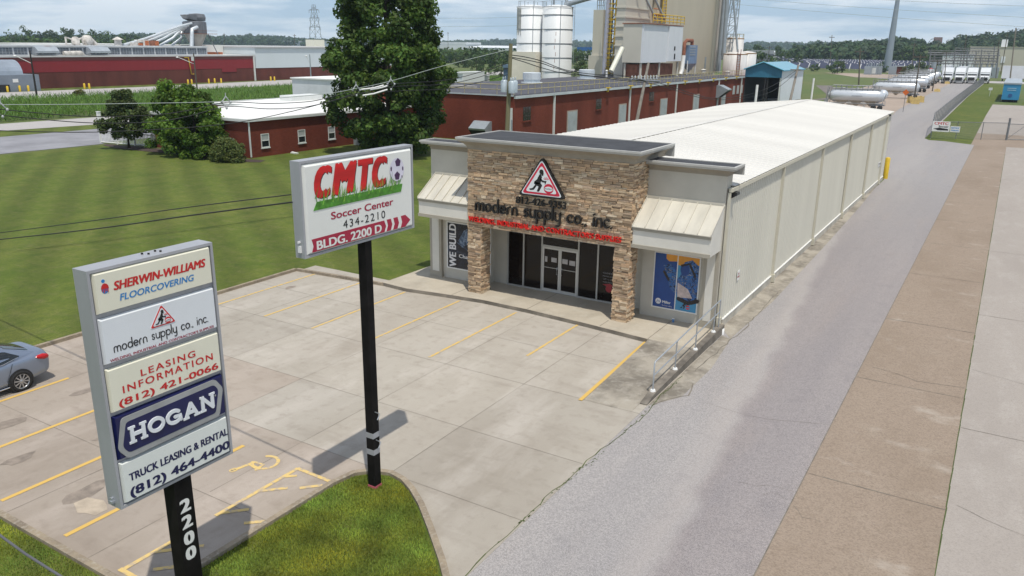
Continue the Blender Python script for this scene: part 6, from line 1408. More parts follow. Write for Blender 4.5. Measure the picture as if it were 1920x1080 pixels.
# ================================================================ yard on the right
structure(MB().sheet([(-8.4, 74.2), (-11.6, 82), (-13.5, 95), (-15.8, 125), (-17.8, 167), (-19, 330), (-40, 330), (-36, 200), (-30, 160), (-24, 120), (-22, 74.2)], .024), 'gravel_yard', M_gravel)
structure(MB().sheet([(-44, 166), (-39.5, 186), (-46, 205), (-53, 240), (-60, 260), (-66, 256), (-58, 236), (-49, 200), (-47, 186), (-47, 166)], .028), 'shed_road', M_road)
structure(MB().sheet([(-39, 175), (-36, 196), (-40, 215), (-52, 262), (-48, 264), (-36, 218), (-32.5, 196)], .026), 'track', mat("track_gravel", (.16, .14, .125), .95, .4, .6))
structure(MB().sheet([(-8.6, 112.6), (-3.35, 108.8), (-3.6, 196), (-1, 300), (-9.2, 330), (-9.4, 230)], .03), 'fence_grass', M_lawn)
structure(MB().sheet([(-40, 330), (60, 330), (60, 352), (-40, 352)], .03), 'truck_yard', M_road)
structure(MB().sheet([(1.5, 196), (14, 196), (20, 330), (6, 330)], .03), 'far_lawn', M_lawn)
# chain-link fence along the drive, gate across the apron
M_link = mesh_fence_mat("chain_link", (.20, .20, .20), .42); M_link2 = mesh_fence_mat("gate_link", (.30, .29, .27), .22); M_fp = mat("fence_post", (.20, .21, .22), .5, .2, 3, metal=.4)
def chain_fence(pts, h, lab, ml, step=3.0):
    r = thing('chain_link_fence', lab, 'fence', (pts[0][0], pts[0][1], 0))
    mb = MB(); pm = MB(); tr = MB()
    for a, b in zip(pts[:-1], pts[1:]): mb.add([(a[0], a[1], .05), (b[0], b[1], .05), (b[0], b[1], h), (a[0], a[1], h)], [(0, 1, 2, 3)]); tr.tube([(a[0], a[1], h), (b[0], b[1], h)], .035, 4)
    mb.build('mesh', ml, r); tr.build('top_rail', M_fp, r)
    for a, b in zip(pts[:-1], pts[1:]):
        L = math.hypot(b[0] - a[0], b[1] - a[1]); n = max(1, int(L / step))
        for k in range(n): t = k / n; x, y = a[0] + (b[0] - a[0]) * t, a[1] + (b[1] - a[1]) * t; MB().cyl((x, y, 0), (x, y, h + .1), .045, n=5).build('post', M_fp, r)
    return r
chain_fence([(-8.0, 113.3), (-8.9, 127), (-9.3, 180), (-9.5, 230), (-9.4, 326)], 2.3, 'long dark chain-link fence beside the access drive', M_link, 3.2)
chain_fence([(-8.0, 113.2), (.1, 117.2)], 2.1, 'short chain-link fence carrying the small signs across the grass', M_link2, 2.7)
gt = thing('chain_link_gate', 'wide chain-link gate with braces across the concrete apron', 'gate', (.1, 117.2, 0))
gp_ = [(.1, 117.2), (3.1, 118.0), (6.2, 118.8), (12, 120.4)]
mb = MB(); [mb.add([(a[0], a[1], .15), (b[0], b[1], .15), (b[0], b[1], 2.0), (a[0], a[1], 2.0)], [(0, 1, 2, 3)]) for a, b in zip(gp_[:-1], gp_[1:])]; mb.build('mesh', M_link2, gt)
mb = MB()
for z in (.15, 2.0): mb.tube([(p[0], p[1], z) for p in gp_], .04, 4)
for k in range(7): t = k / 6; x, y = .1 + 11.9 * t, 117.2 + 3.2 * t; mb.cyl((x, y, .1), (x, y, 2.05), .04, n=4); x2, y2 = .1 + 11.9 * min(1, t + .16), 117.2 + 3.2 * min(1, t + .16); mb.tube([(x, y, .15), (x2, y2, 2.0)], .025, 4)
mb.build('frame', M_fp, gt)
mb = MB(); mb.cyl((.1, 117.1, 0), (.1, 117.1, 2.7), .12, n=8); mb.build('gate_post', M_fp, gt)
# signs on the fence
def fence_sign(x0, x1, y, z0, z1, lines, lab, mats, bgm=0):
    mb = MB(); mb.box(x0, x1, y, y + .03, z0, z1, bgm); fr = FY(y - .002); 
    for s, c, a, b in lines: put_text(mb, s, x0 + (x1 - x0) * .1, x1 - (x1 - x0) * .1, z0 + (z1 - z0) * a, z0 + (z1 - z0) * b, fr, .003, c, bold=.03)
    return mb
mb = fence_sign(-8.0, -6.05, 113.0, .95, 2.2, [("CMTC", 1, .66, .92)], '', None)
mb.flat([(-7.85, 1.28), (-7.3, 1.1), (-6.2, 1.12), (-6.2, 1.3), (-7.2, 1.42)], FY(112.998), .003, .004, 2); put_text(mb, "Soccer", -7.3, -6.2, 1.45, 1.7, FY(112.998), .003, 2, bold=.03)
mb.build('fence_sign', [M_white, M_sred, M_black], label='larger white sign with red CMTC heading on the fence corner', cat='sign')
mb = fence_sign(-6.0, -4.95, 113.35, .95, 1.65, [("NOTICE", 1, .58, .85), ("PARKING", 1, .18, .42)], '', None)
mb.build('fence_sign', [M_white, M_sblue], label='smaller white sign with blue lettering on the fence', cat='sign')
q = G(1693, 210); mb = MB(); mb.cyl((q[0], q[1], 0), (q[0], q[1], 3.2), .05, n=5, m=1); mb.flat([(q[0] - .55, 3.4), (q[0], 2.85), (q[0] + .55, 3.4), (q[0], 3.95)], FY(q[1] - .06), 0, .03, 0)
mb.build('warning_sign', [mat("sign_orange", (.62, .13, .015), .5, .1, 4), M_fp], label='orange diamond warning sign on a post at the gravel yard edge', cat='sign')
for (px_, py_), lab in (((1855, 181), 'small white marker sign on a stake in the fenced grass strip'),): q = G(px_, py_); mb = MB(); mb.cyl((q[0], q[1], 0), (q[0], q[1], 1.7), .05, n=5); mb.box(q[0] - .4, q[0] + .4, q[1] - .05, q[1] - .02, 1.5, 2.1); mb.build('marker_sign', M_white, label=lab, cat='sign')
# tanker trailers
M_tk = mat("tank_aluminium", (.62, .65, .68), .28, .10, .8, metal=.35, streak=(.4, 1, 1)); M_tkd = mat("tank_dull", (.30, .31, .32), .5, .3, 1, metal=.3); M_hop = mat("hopper_dusty", (.42, .37, .30), .6, .25, .8)
def make_tanker():
    r = thing('tanker_trailer', 'x', 'tanker trailer', (0, 0, 0), group='dry bulk tanker trailers parked in a row')
    MB().lathe((-5.4, 0, 2.75), [(.35, 0), (.9, .5), (1.28, 1.3), (1.3, 9.4), (1.0, 10.3), (.5, 10.7), (0, 10.75)], 20, axis='x').build('tank', M_tk, r, local=True)
    for x in (-2.6, .1, 2.8): mb = MB(); vs = [(x - 1.3, -.95, 1.9), (x + 1.3, -.95, 1.9), (x + 1.3, .95, 1.9), (x - 1.3, .95, 1.9), (x - .2, -.2, .75), (x + .2, -.2, .75), (x + .2, .2, .75), (x - .2, .2, .75)]; mb.add(vs, [(0, 1, 5, 4), (1, 2, 6, 5), (2, 3, 7, 6), (3, 0, 4, 7), (4, 5, 6, 7)]); mb.build('hopper', M_hop, r, local=True)
    mb = MB(); mb.box(-4.6, 4.6, -.45, .45, 4.12, 4.17); 
    for x in range(-4, 5): [mb.tube([(x, s_ * .8, 3.8), (x, s_ * .75, 4.75)], .05, 4) for s_ in (-1, 1)]
    for z in (4.15, 4.75): [mb.tube([(-4.6, s_ * .78, z), (4.6, s_ * .78, z)], .06, 4) for s_ in (-1, 1)]
    mb.tube([(-5.6, -.6, .8), (-5.5, -.6, 4.5), (-4.6, -.6, 4.6)], .06, 4); mb.tube([(-5.9, .2, 1.2), (-5.2, .3, 4.3)], .08, 4); mb.tube([(-6.0, -.3, 1.5), (-5.0, -.9, 2.2), (-4.9, -1.0, 3.6)], .09, 4); mb.box(-5.8, -5.2, -.9, -.2, 1.2, 2.0)
    for x in (-2.6, .1, 2.8): mb.lathe((x, 0, 4.0), [(.4, 0), (.4, .3), (0, .35)], 10)
    mb.build('catwalk', M_tkd, r, local=True)
    mb = MB(); mb.box(-4.8, -3.0, -.45, .45, 1.1, 1.35); mb.box(2.6, 5.4, -.5, .5, .95, 1.2); mb.tube([(-4.8, -.9, 1.3), (5.2, -.95, 1.35)], .08, 4); mb.tube([(4.9, -1, 1.1), (5.5, -1, 3.4)], .06, 4); mb.tube([(5.5, -.7, 1.1), (5.5, .7, 1.1)], .08, 4); mb.tube([(-5, .7, .5), (-4.7, -.9, 4.4)], .05, 4); mb.build('frame', M_tkd, r, local=True)
    for x in (3.4, 4.6):
        for s in (-1, 1): mb = MB(); mb.lathe((x, s * 1.0, .5), [(.12, -.2), (.5, -.18), (.5, .18), (.12, .2)], 16, axis='y'); mb.build('wheel', M_tyre, r, local=True)
    for s in (-.5, .5): mb = MB(); mb.box(-3.9, -3.7, s - .08, s + .08, .05, 1.3); mb.build('landing_leg', M_tkd, r, local=True)
    mb = MB(); put_text(mb, "SEA TRADER", -.9, 1.3, 2.95, 3.2, ((0, -1.28, 0), (1, 0, 0), (0, 0, 1), (0, -1, 0)), .05, 0) if False else mb.box(-.8, 1.2, -1.312, -1.29, 2.75, 2.85); mb.build('side_lettering', M_tkd, r, local=True)
    return r
tk0 = make_tanker()
spots = [(1606, 177), (1681, 161), (1703, 152), (1713, 147), (1723, 143.5), (1730, 140.6), (1736, 138.4)]
tl = ['nearest silver tanker trailer behind the white shop roof', 'second silver tanker trailer beside the leaning yard pole', 'third silver tanker trailer in the row, behind the lettered one', 'fourth silver tanker trailer counted from the shop roof', 'fifth silver tanker trailer counted from the shop roof', 'sixth silver tanker trailer, next to last in the row', 'farthest silver tanker trailer in the row']
qa, qb = G(1565, 178, 2.75), G(1645, 177, 2.75); ang = math.atan2(qb[1] - qa[1], qb[0] - qa[0])
for i, ((px_, py_), lab) in enumerate(zip(spots, tl)):
    q = G(px_, py_, 2.75); o = tk0 if i == 0 else copy_tree(tk0)
    o.location = (q[0], q[1], .03); o.scale = (.9, .9, .9); o.rotation_euler = (0, 0, .10); o['label'] = lab
mb = MB(); q = G(1743, 138, 2.2); mb.lathe((q[0], q[1] + 3, 2.4), [(.4, -3), (1.5, -2.3), (1.5, 2.5), (.5, 3)], 14, axis='y'); mb.box(q[0] - 1.2, q[0] + 1.2, q[1] + .5, q[1] + 5.5, .6, .9)
mb.lathe((q[0], q[1] + 3, 3.6), [(.3, -1), (.7, -.8), (.7, .8), (.3, 1)], 8, 1, axis='y'); mb.build('tank_trailer', [M_tk, mat("red_cover", (.35, .03, .04), .5)], label='round white tank trailer with a red top at the row end', cat='tanker trailer')
mb = MB(); mb.lathe((0, 0, 0), [(.15, -1.0), (.95, -.75), (1.05, .3), (.7, .9), (0, 1.0)], 14, axis='y'); q = G(1655, 178, 1.8); mb.tube([(-.5, 0, -1), (-.7, .3, -1.7)], .1, 4); mb.tube([(.5, 0, -1), (.7, .3, -1.7)], .1, 4); mb.build('round_tank', M_tk, label='small round silver tank end beside the nearest tanker', cat='tank', loc=None).location = (q[0], q[1], 1.8)
q = G(1608, 194, .9); mb = MB(); mb.lathe((q[0] - 2, q[1], 1.0), [(.2, 0), (.45, .2), (.45, 3.6), (.2, 3.8)], 12, axis='x'); mb.box(q[0] - 1.6, q[0] - 1.3, q[1] - .3, q[1] + .3, .03, .7); mb.box(q[0] + 1.0, q[0] + 1.3, q[1] - .3, q[1] + .3, .03, .7); mb.build('fuel_tank', M_white, label='white cylinder tank lying low before the nearest tanker', cat='tank')
# poles in the yard with barriers
def pole(px0, base, h, top_dx, m, lab, r=.16, group='utility poles', name='utility_pole'):
    t = thing(name, lab, 'utility pole', (base[0], base[1], 0), group=group)
    MB().cyl((base[0], base[1], 0), (base[0] + top_dx[0], base[1] + top_dx[1], h), r, r * .72, 9).build('shaft', m, t); return t
for (px_, py_), (tx_, ty_), lab in (((1713, 194), (1726, 103), 'dark leaning pole amid yellow barriers by the tanker row'), ((1748, 171), (1758, 112), 'dark leaning pole with a grey transformer beyond the tankers'), ((1770, 157), (1775, 97), 'grey pole behind the yard barriers in front of the trucks')):
    q = G(px_, py_); a = AY(tx_, ty_, q[1]); t = pole(0, q, a[2], (a[0] - q[0], 0), M_wood, lab)
    if px_ == 1748: mb = MB(); mb.cyl((a[0] - .6, q[1] - .3, a[2] - 2.2), (a[0] - .6, q[1] - .3, a[2] - .6), .55, n=10); mb.build('transformer', M_louv, t)
    mb = MB(); mb.box(a[0] - 1.3, a[0] + 1.3, q[1] - .1, q[1] + .1, a[2] - .5, a[2] - .3); mb.build('crossarm', M_wood, t)
M_bar = mat("barrier_tan", (.50, .36, .13), .8, .2, 2)
bar = [((1707, 193), 'tan barrier block left of the leaning pole'), ((1716, 195), 'large tan barrier block at the foot of the leaning pole'), ((1725, 192), 'tan barrier block right of the leaning pole'), ((1757, 172), 'low brown barrier by the transformer pole'), ((1776, 157), 'far tan barrier beside the grey pole')]
for (px_, py_), lab in bar:
    q = G(px_, py_); mb = MB(); h = 1.25 if py_ > 180 else .7; w = .75; mb.add([(q[0] - w, q[1] - .5, 0.03), (q[0] + w, q[1] - .5, 0.03), (q[0] + w, q[1] + .5, 0.03), (q[0] - w, q[1] + .5, 0.03), (q[0] - w * .9, q[1] - .28, h), (q[0] + w * .9, q[1] - .28, h), (q[0] + w * .9, q[1] + .28, h), (q[0] - w * .9, q[1] + .28, h)], [(0, 1, 5, 4), (1, 2, 6, 5), (2, 3, 7, 6), (3, 0, 4, 7), (4, 5, 6, 7)])
    mb.box(q[0] - .2, q[0] + .2, q[1] - .2, q[1] + .2, h, h + .12); mb.build('barrier', M_bar, label=lab, cat='barrier', group='tan barrier blocks in the gravel yard')
# trucks
def make_truck():
    r = thing('semi_truck', 'x', 'truck', (0, 0, 0), group='white semi trucks parked facing the drive')
    wht = mat("truck_white", (.72, .74, .76), .3, .05, 1)
    mb = MB(); mb.add([(-1.2, .3, 1.2), (1.2, .3, 1.2), (1.2, 3.6, 1.2), (-1.2, 3.6, 1.2), (-1.15, .5, 2.7), (1.15, .5, 2.7), (1.15, 1.2, 3.9), (-1.15, 1.2, 3.9), (-1.2, 3.6, 4.0), (1.2, 3.6, 4.0)], [(0, 1, 5, 4), (4, 5, 6, 7), (7, 6, 9, 8), (1, 2, 9, 6, 5), (0, 4, 7, 8, 3), (2, 3, 8, 9)]); mb.build('cab', wht, r, local=True)
    mb = MB(); mb.add([(-.95, -1.6, .75), (.95, -1.6, .75), (1.15, .3, .75), (-1.15, .3, .75), (-.85, -1.5, 1.65), (.85, -1.5, 1.65), (1.05, .4, 2.0), (-1.05, .4, 2.0)], [(0, 1, 5, 4), (1, 2, 6, 5), (3, 0, 4, 7), (4, 5, 6, 7)]); mb.build('hood', wht, r, local=True)
    mb = MB(); mb.add([(-1.08, .37, 1.95), (1.08, .37, 1.95), (1.06, .55, 2.85), (-1.06, .55, 2.85)], [(0, 1, 2, 3)]); mb.build('windscreen', M_cg, r, local=True)
    mb = MB(); mb.box(-.75, .75, -1.68, -1.60, .75, 1.6); mb.build('grille', M_dark, r, local=True)
    mb = MB(); mb.box(-1.2, 1.2, -1.8, -1.5, .35, .72); mb.build('bumper', M_tkd, r, local=True)
    for s in (-1, 1):
        mb = MB(); mb.box(s * .68, s * .95, -1.62, -1.5, 1.0, 1.3); mb.build('headlight', M_chr, r, local=True)
        mb = MB(); mb.box(s * 1.4, s * 1.55, .25, .4, 2.0, 2.7); mb.build('mirror', M_dark, r, local=True)
        for y in (-.7, 4.6): mb = MB(); mb.lathe((s * 1.0, y, .5), [(.1, -.18), (.5, -.16), (.5, .16), (.1, .18)], 14, axis='x'); mb.build('wheel', M_tyre, r, local=True)
    mb = MB(); mb.box(-.5, .5, 3.6, 6.5, .8, 1.05); mb.build('frame', M_tkd, r, local=True)
    return r
tr0 = make_truck()
for i, (px_, lab) in enumerate(((1774, 'leftmost white semi truck of the far row, by the white van body'), (1797, 'second white semi truck from the tankers'), (1820, 'third white semi truck from the tankers'), (1844, 'white semi truck nearest the chain-link fence end'))):
    q = G(px_, 156.5); o = tr0 if i == 0 else copy_tree(tr0); o.location = (q[0], q[1], .03); o.scale = (1.28, 1.28, 1.28); o['label'] = lab
for (x0, x1, y0, y1, H, px_), lab in (((-19, -16.3, 345, 358, 5.0, 0), 'white box trailer behind the second and third trucks'), ((-24.2, -21.5, 345, 358, 5.4, 0), 'white box trailer behind the leftmost truck'), ((-5, 12, 352, 355, 5.6, 0), 'long white trailer parked before the tan warehouse')):
    t = thing('box_trailer', lab, 'trailer', ((x0 + x1) / 2, y0, 0), group='white trailers in the far yard'); MB().box(x0, x1, y0, y1, 1.2, H).build('box', mat("trailer_white", (.62, .64, .66), .5, .08, .3), t)
    for xx in (x0 + .5, x1 - .5): mb = MB(); mb.lathe((xx, y0 + 1.2, .6), [(.1, -.2), (.6, -.18), (.6, .18), (.1, .2)], 12, axis='x'); mb.build('wheel', M_tyre, t)
    mb = MB(); mb.box(x0 + .3, x1 - .3, y0 + .3, y1 - .3, .9, 1.19); mb.build('frame', M_tkd, t)
bt = thing('cargo_trailer', 'sky blue cargo trailer parked on the grass verge, end toward us', 'trailer', (0, 207, 0))
bx0, bx1 = AY(1876.5, 190, 207)[0], AY(1909.5, 190, 207)[0]; z0, z1 = AY(1890, 187, 207)[2], AY(1890, 158, 207)[2]
MB().box(bx0, bx1, 207, 243, z0, z1).build('box', mat("trailer_blue", (.035, .25, .48), .45, .06, .4), bt)
MB().box(bx0 - .08, bx1 + .1, 206.9, 243.2, z1, z1 + .3).build('roof', mat("trailer_roof", (.34, .38, .42), .5, .1, .3), bt)
mb = MB(); fr = FY(206.96); put_text(mb, "FURNITURE", bx0 + .7, bx1 - .7, z1 - 1.1, z1 - .75, fr, .01, 0) if False else [mb.box(bx0 + .8, bx1 - .8, 206.95, 206.98, z1 - a, z1 - a + .16) for a in (.9, 1.3)]; mb.flat([((bx0 + bx1) / 2 - .1 + .4 * math.cos(t * .63), z0 + .9 + .4 * math.sin(t * .63)) for t in range(10)], fr, 0, .02, 1); mb.build('end_marks', [mat("pale_mark", (.30, .48, .60), .6), mat("blue_mark", (.03, .10, .28), .6)], bt)
MB().box(bx0 + .3, bx1 - .3, 207.2, 243, z0 - .35, z0 - .01).build('frame', M_dark, bt)
for xx in (bx0 + .5, bx1 - .5): mb = MB(); mb.lathe((xx, 209, .75), [(.1, -.3), (.75, -.28), (.75, .28), (.1, .3)], 14, axis='x'); mb.build('wheel', M_tyre, bt)
# tan warehouse far right, substation gantry
def far_box(name, lab, cat, x0, x1, yb, yt, depth, mw, mr, roof=.06, gable=False, Y=None, group=None):
    Y = Y or G((x0 + x1) / 2, yb)[1]; a, b = AY(x0, yb, Y), AY(x1, yb, Y); H = AY((x0 + x1) / 2, yt, Y)[2]; h = H * (1 - roof) if roof < 1 else H - roof
    t = thing(name, lab, cat, ((a[0] + b[0]) / 2, Y, 0), group=group)
    MB().box(a[0], b[0], Y, Y + depth, 0, h).build('wall', mw, t)
    mb = MB(); e = (b[0] - a[0]) * .01
    if gable: xm_ = (a[0] + b[0]) / 2; mb.add([(a[0] - e, Y - .5, h), (b[0] + e, Y - .5, h), (b[0] + e, Y + depth, h), (a[0] - e, Y + depth, h), (a[0] - e, Y + depth / 2, H), (b[0] + e, Y + depth / 2, H)], [(0, 1, 5, 4), (2, 3, 4, 5), (0, 4, 3), (1, 2, 5)])
    else: mb.box(a[0] - e, b[0] + e, Y - .3, Y + depth, h, H)
    mb.build('roof', mr, t)
    return t, a[0], b[0], Y, h
M_fw = mat("far_wall", (.40, .42, .43), .7, .1, .05); M_fwh = mat("far_white", (.70, .72, .74), .6, .05, .05); M_ftan = mat("far_tan", (.50, .47, .38), .7, .06, .05); M_fgr = mat("far_grey_roof", (.30, .32, .34), .7, .1, .05)
t, a, b, Y, h = far_box('tan_warehouse', 'big pale tan warehouse behind the power station poles', 'warehouse', 1812, 1990, 134, 88, 60, M_ftan, M_ftan, .02)
mb = MB(); mb.box(a + 16, a + 18, Y - .3, Y - .02, h * .35, h * .62); mb.build('window', M_fwh, t)
p = AY(1882, 90, Y + 5); q = AY(1882, 74, Y + 5); mb = MB(); mb.box(p[0] - 1.5, p[0] + 1.5, Y + 5, Y + 9, h * .98, q[2]); mb.build('roof_hut', M_fwh, t)
far_box('white_building', 'low white building behind the power station gantry', 'building', 1765, 1822, 122, 101, 20, M_fwh, M_fgr, .08, Y=520)
sb = thing('substation_gantry', 'tangle of grey steel power station frames and poles', 'gantry', (-8, 400, 0))
M_gan = mat("gantry_grey", (.17, .17, .18), .7, .2, .2)
for k, (px_, yt, yy) in enumerate(((1742, 96, 385), (1750, 98, 400), (1788, 92, 380), (1800, 100, 410), (1812, 90, 390), (1828, 97, 420), (1838, 93, 385), (1852, 98, 400), (1862, 86, 410), (1870, 92, 390))):
    p, q = AY(px_, 132, yy), AY(px_ + 3, yt, yy); mb = MB(); mb.cyl((p[0], yy, 0), (q[0], yy, q[2]), .28, .22, 6); mb.build('mast', M_gan, sb)
for k, (xa, xb, yt, yy) in enumerate(((1740, 1800, 99, 392), (1745, 1875, 103, 396), (1786, 1866, 108, 388), (1742, 1872, 113, 400), (1790, 1870, 95, 405), (1744, 1868, 119, 390))):
    p, q = AY(xa, yt, yy), AY(xb, yt + 1, yy); mb = MB(); mb.tube([p.tolist(), q.tolist()], .22, 4); mb.tube([(p[0], yy, p[2] + 1), (q[0], yy, q[2] + 1)], .12, 4)
    for j in range(14): t_ = j / 14; x = p[0] + (q[0] - p[0]) * t_; z = p[2] + (q[2] - p[2]) * t_; mb.tube([(x, yy, z), (x + (q[0] - p[0]) / 28, yy, z + 1), (x + (q[0] - p[0]) / 14, yy, z)], .08, 3); mb.cyl((x, yy, z - 1.1), (x, yy, z), .13, n=4)
    mb.build('beam', M_gan, sb)
for px_, s in ((1752, 2.5), (1806, 3), (1832, 2.6), (1858, 3)): p = AY(px_, 130, 398); mb = MB(); mb.box(p[0] - s, p[0] + s, 396, 400, 0, 4.2); [mb.cyl((p[0] + o, 398, 4.2), (p[0] + o, 398, 6), .25, n=5) for o in (-1.5, 0, 1.5)]; mb.build('transformer', MATS["grey_duct"], sb)
for (px_, yb, yt, yy), lab in (((1884, 118, 60, 330), 'tall bare pole leaning against the sky near the tan warehouse'), ((1868, 118, 74, 350), 'slim dark pole in front of the tan warehouse'), ((1806, 120, 66, 360), 'dark pole rising behind the third truck'), ((1899, 150, 52, 300), 'grey pole on the far right beside the trailer')):
    p, q = G(px_ - (8 if px_ in (1884, 1899) else 3), yb + 22), None; q = AY(px_ + 6, yt, p[1]); pole(0, p, q[2], (q[0] - p[0], 0), M_wood if px_ != 1899 else M_woodg, lab, .2)
mo = thing('steel_monopole', 'tall grey steel transmission monopole rising out of frame', 'monopole', tuple(G(1662, 136)[:2]) + (0,))
p = G(1662, 136); q = AY(1686, -18, p[1]); MB().cyl((p[0], p[1], 0), (q[0], q[1], q[2]), 1.9, .85, 12).build('shaft', mat("monopole_grey", (.25, .29, .34), .5, .06, .2), mo)
mb = MB(); mb.cyl((p[0], p[1], 0), (p[0], p[1], .6), 2.6, n=12); mb.build('base', M_foot, mo)
# switchyard and brick hut at the monopole's foot
cab = [(1626, 'first grey switchgear cabinet left of the monopole'), (1636, 'white-fronted switchgear cabinet left of the monopole'), (1645, 'third grey switchgear cabinet close to the monopole'), (1672, 'grey switchgear cabinet right of the monopole')]
for px_, lab in cab: q = G(px_, 140); mb = MB(); mb.box(q[0] - 1.5, q[0] + 1.5, q[1], q[1] + 2, 0.05, 3.6, 0); mb.box(q[0] - 1.1, q[0] + 1.1, q[1] - .06, q[1] - .01, .5, 2.9, 1); [mb.cyl((q[0] + o, q[1] + 1, 3.6), (q[0] + o, q[1] + 1, 5), .22, n=5, m=0) for o in (-.9, 0, .9)]; mb.build('switch_cabinet', [MATS["grey_duct"], M_wtrim if px_ == 1636 else M_louv], label=lab, cat='cabinet', group='switchgear cabinets by the monopole')
structure(MB().sheet([(G(1618, 143)[0], 352), (G(1690, 143)[0], 352), (-44, 410), (-78, 410)], .03), 'switchyard', M_gravel)
far_box('brick_hut', 'small red brick hut right of the monopole', 'hut', 1673, 1692, 139, 124, 12, B1, M_fgr, .06)
# solar field: one long row after another
M_pv = mat("solar_blue", (.045, .05, .085), .25, .2, .3, spec=.6); M_pvf = mat("solar_frame", (.55, .55, .57), .6)
Ya = G(1520, 131)[1]
rows = 22
for k in range(rows):
    yb = 131.5 - 17.5 * (k / (rows - 1)) ** .75; Y = G(1560, yb)[1]
    x0 = AY(1432 + (30 if k < 4 else 8 - k * .3), yb, Y)[0]; x1 = AY(1738 - (6 - k) * 9 if k < 6 else 1738, yb, Y)[0]
    r = thing('solar_row', 'row %s of dark blue tilted solar panels in the distant field' % ['nearest', 'second', 'third', 'fourth', 'fifth', 'sixth', 'seventh', 'eighth', 'ninth', 'tenth', 'eleventh', 'twelfth', 'thirteenth', 'fourteenth', 'fifteenth', 'sixteenth', 'seventeenth', 'eighteenth', 'nineteenth', 'twentieth', 'next to last', 'farthest'][k], 'solar panels', (x0, Y, 0), group='solar panel rows')
    mb = MB(); x = x0; w = 5.2
    while x < x1: mb.add([(x, Y, .8), (x + w - .9, Y, .8), (x + w - .9, Y + 3.2, 3.4), (x, Y + 3.2, 3.4)], [(0, 1, 2, 3)]); x += w
    mb.build('panel_table', M_pv, r)
    mb = MB(); x = x0
    while x < x1: mb.box(x + w - .9, x + w - .55, Y + .2, Y + .4, 0, 1.2); mb.tube([(x + w - .75, Y, .75), (x + w - .75, Y + 3.2, 3.45)], .28, 3); x += w
    mb.build('frame', M_pvf, r)
# far buildings
far_box('grey_warehouse', 'long pale grey warehouse beyond the solar field', 'warehouse', 1481, 1592, 109.5, 91, 60, mat("ribbed_far", (.44, .46, .48), .6, .12, .08, streak=(8, 1, .1)), M_fwh, .3, gable=True)
far_box('white_warehouse', 'bright white warehouse between the big tree and wooden pole', 'warehouse', 873, 972, 94.5, 85.5, 120, M_fw, M_fwh, .45, gable=True)
far_box('white_warehouse', 'thin distant white-roofed building on the horizon right of the tree', 'warehouse', 824, 873, 84.5, 79, 60, M_fwh, M_fwh, .3, Y=1500)
far_box('blue_roof_building', 'white building with royal blue roof band right of the silos', 'building', 1082, 1118, 112.5, 88.5, 40, M_fwh, mat("royal_blue", (.012, .10, .32), .5), .30)
for k in range(4): pass
far_box('far_plant', 'long low blue-grey plant on the left horizon with white roof', 'plant', 428, 545, 78.8, 75, 60, mat("far_blue", (.22, .30, .38), .7), M_fwh, .45, Y=1400)
far_box('far_plant', 'flat grey-blue plant on the horizon right of the dust collector', 'plant', 400, 640, 79.5, 76.3, 40, mat("far_blue2", (.32, .38, .44), .7), M_fw, .2, Y=1250)
far_box('dark_house', 'low dark-roofed shed left of the grey warehouse', 'shed', 1400, 1436, 104.5, 94, 20, mat("slate_far", (.14, .15, .17), .7), M_fgr, .25, Y=560)
far_box('small_white_house', 'small white roadside house left of the grey warehouse', 'house', 1436, 1450, 101, 95.5, 10, M_fwh, M_fwh, .3, gable=True, Y=700)
far_box('hill_house', 'red brick house on the clearing of the right hill', 'house', 1750, 1766, 73.5, 69.5, 14, mat("far_brick", (.16, .05, .04), .8), mat("far_dark_roof", (.10, .06, .055), .8), .5, gable=True, Y=1150)
far_box('blue_shed', 'small slate blue shed behind the wooden transformer pole', 'shed', 944, 974, 141, 121, 6, mat("shed_blue", (.075, .13, .21), .6, .1, .3), mat("shed_blue_roof", (.13, .20, .28), .6), .12, Y=165)
far_box('white_container', 'white container on the yard left of the blue shed', 'container', 853, 868, 152, 135, 8, M_fwh, M_fwh, .05, Y=138)
far_box('concrete_wall', 'low pale concrete yard wall left of the blue shed', 'wall', 868, 915, 150, 140, .6, mat("yard_wall", (.46, .46, .45), .9, .1, .3), M_fwh, .03, Y=150)
far_box('truck_bodies', 'small white van parked in the trees right of the big tree', 'van', 883, 912, 113, 105, 6, M_fwh, M_fwh, .1, Y=420)
# transmission tower and far poles
tt = thing('lattice_pylon', 'tall lattice transmission pylon on the left horizon', 'pylon', tuple(AY(592, 80, 380)[:2]) + (0,))
M_pyl = mat("pylon_grey", (.24, .27, .30), .6, .1, .3); px0, Yp = AY(592, 80, 380)[0], 380
H = AY(592, 8, Yp)[2]; W0 = 3.0
mb = MB(); lv = [0, .28, .45, .58, .68, .78, .88, .97]
wd_ = lambda t: W0 * (1 - t) ** .8 + .55
for s, u in ((-1, -1), (1, -1), (1, 1), (-1, 1)): mb.tube([(px0 + s * wd_(t), Yp + u * wd_(t), H * t) for t in lv + [1.0]], .15, 4)
for t0, t1 in zip(lv[:-1], lv[1:]):
    for s in (-1, 1): mb.tube([(px0 - s * wd_(t0), Yp - wd_(t0), H * t0), (px0 + s * wd_(t1), Yp - wd_(t1), H * t1)], .1, 3); mb.tube([(px0 - s * wd_(t0), Yp + wd_(t0), H * t0), (px0 + s * wd_(t1), Yp + wd_(t1), H * t1)], .1, 3)
mb.build('frame', M_pyl, tt)
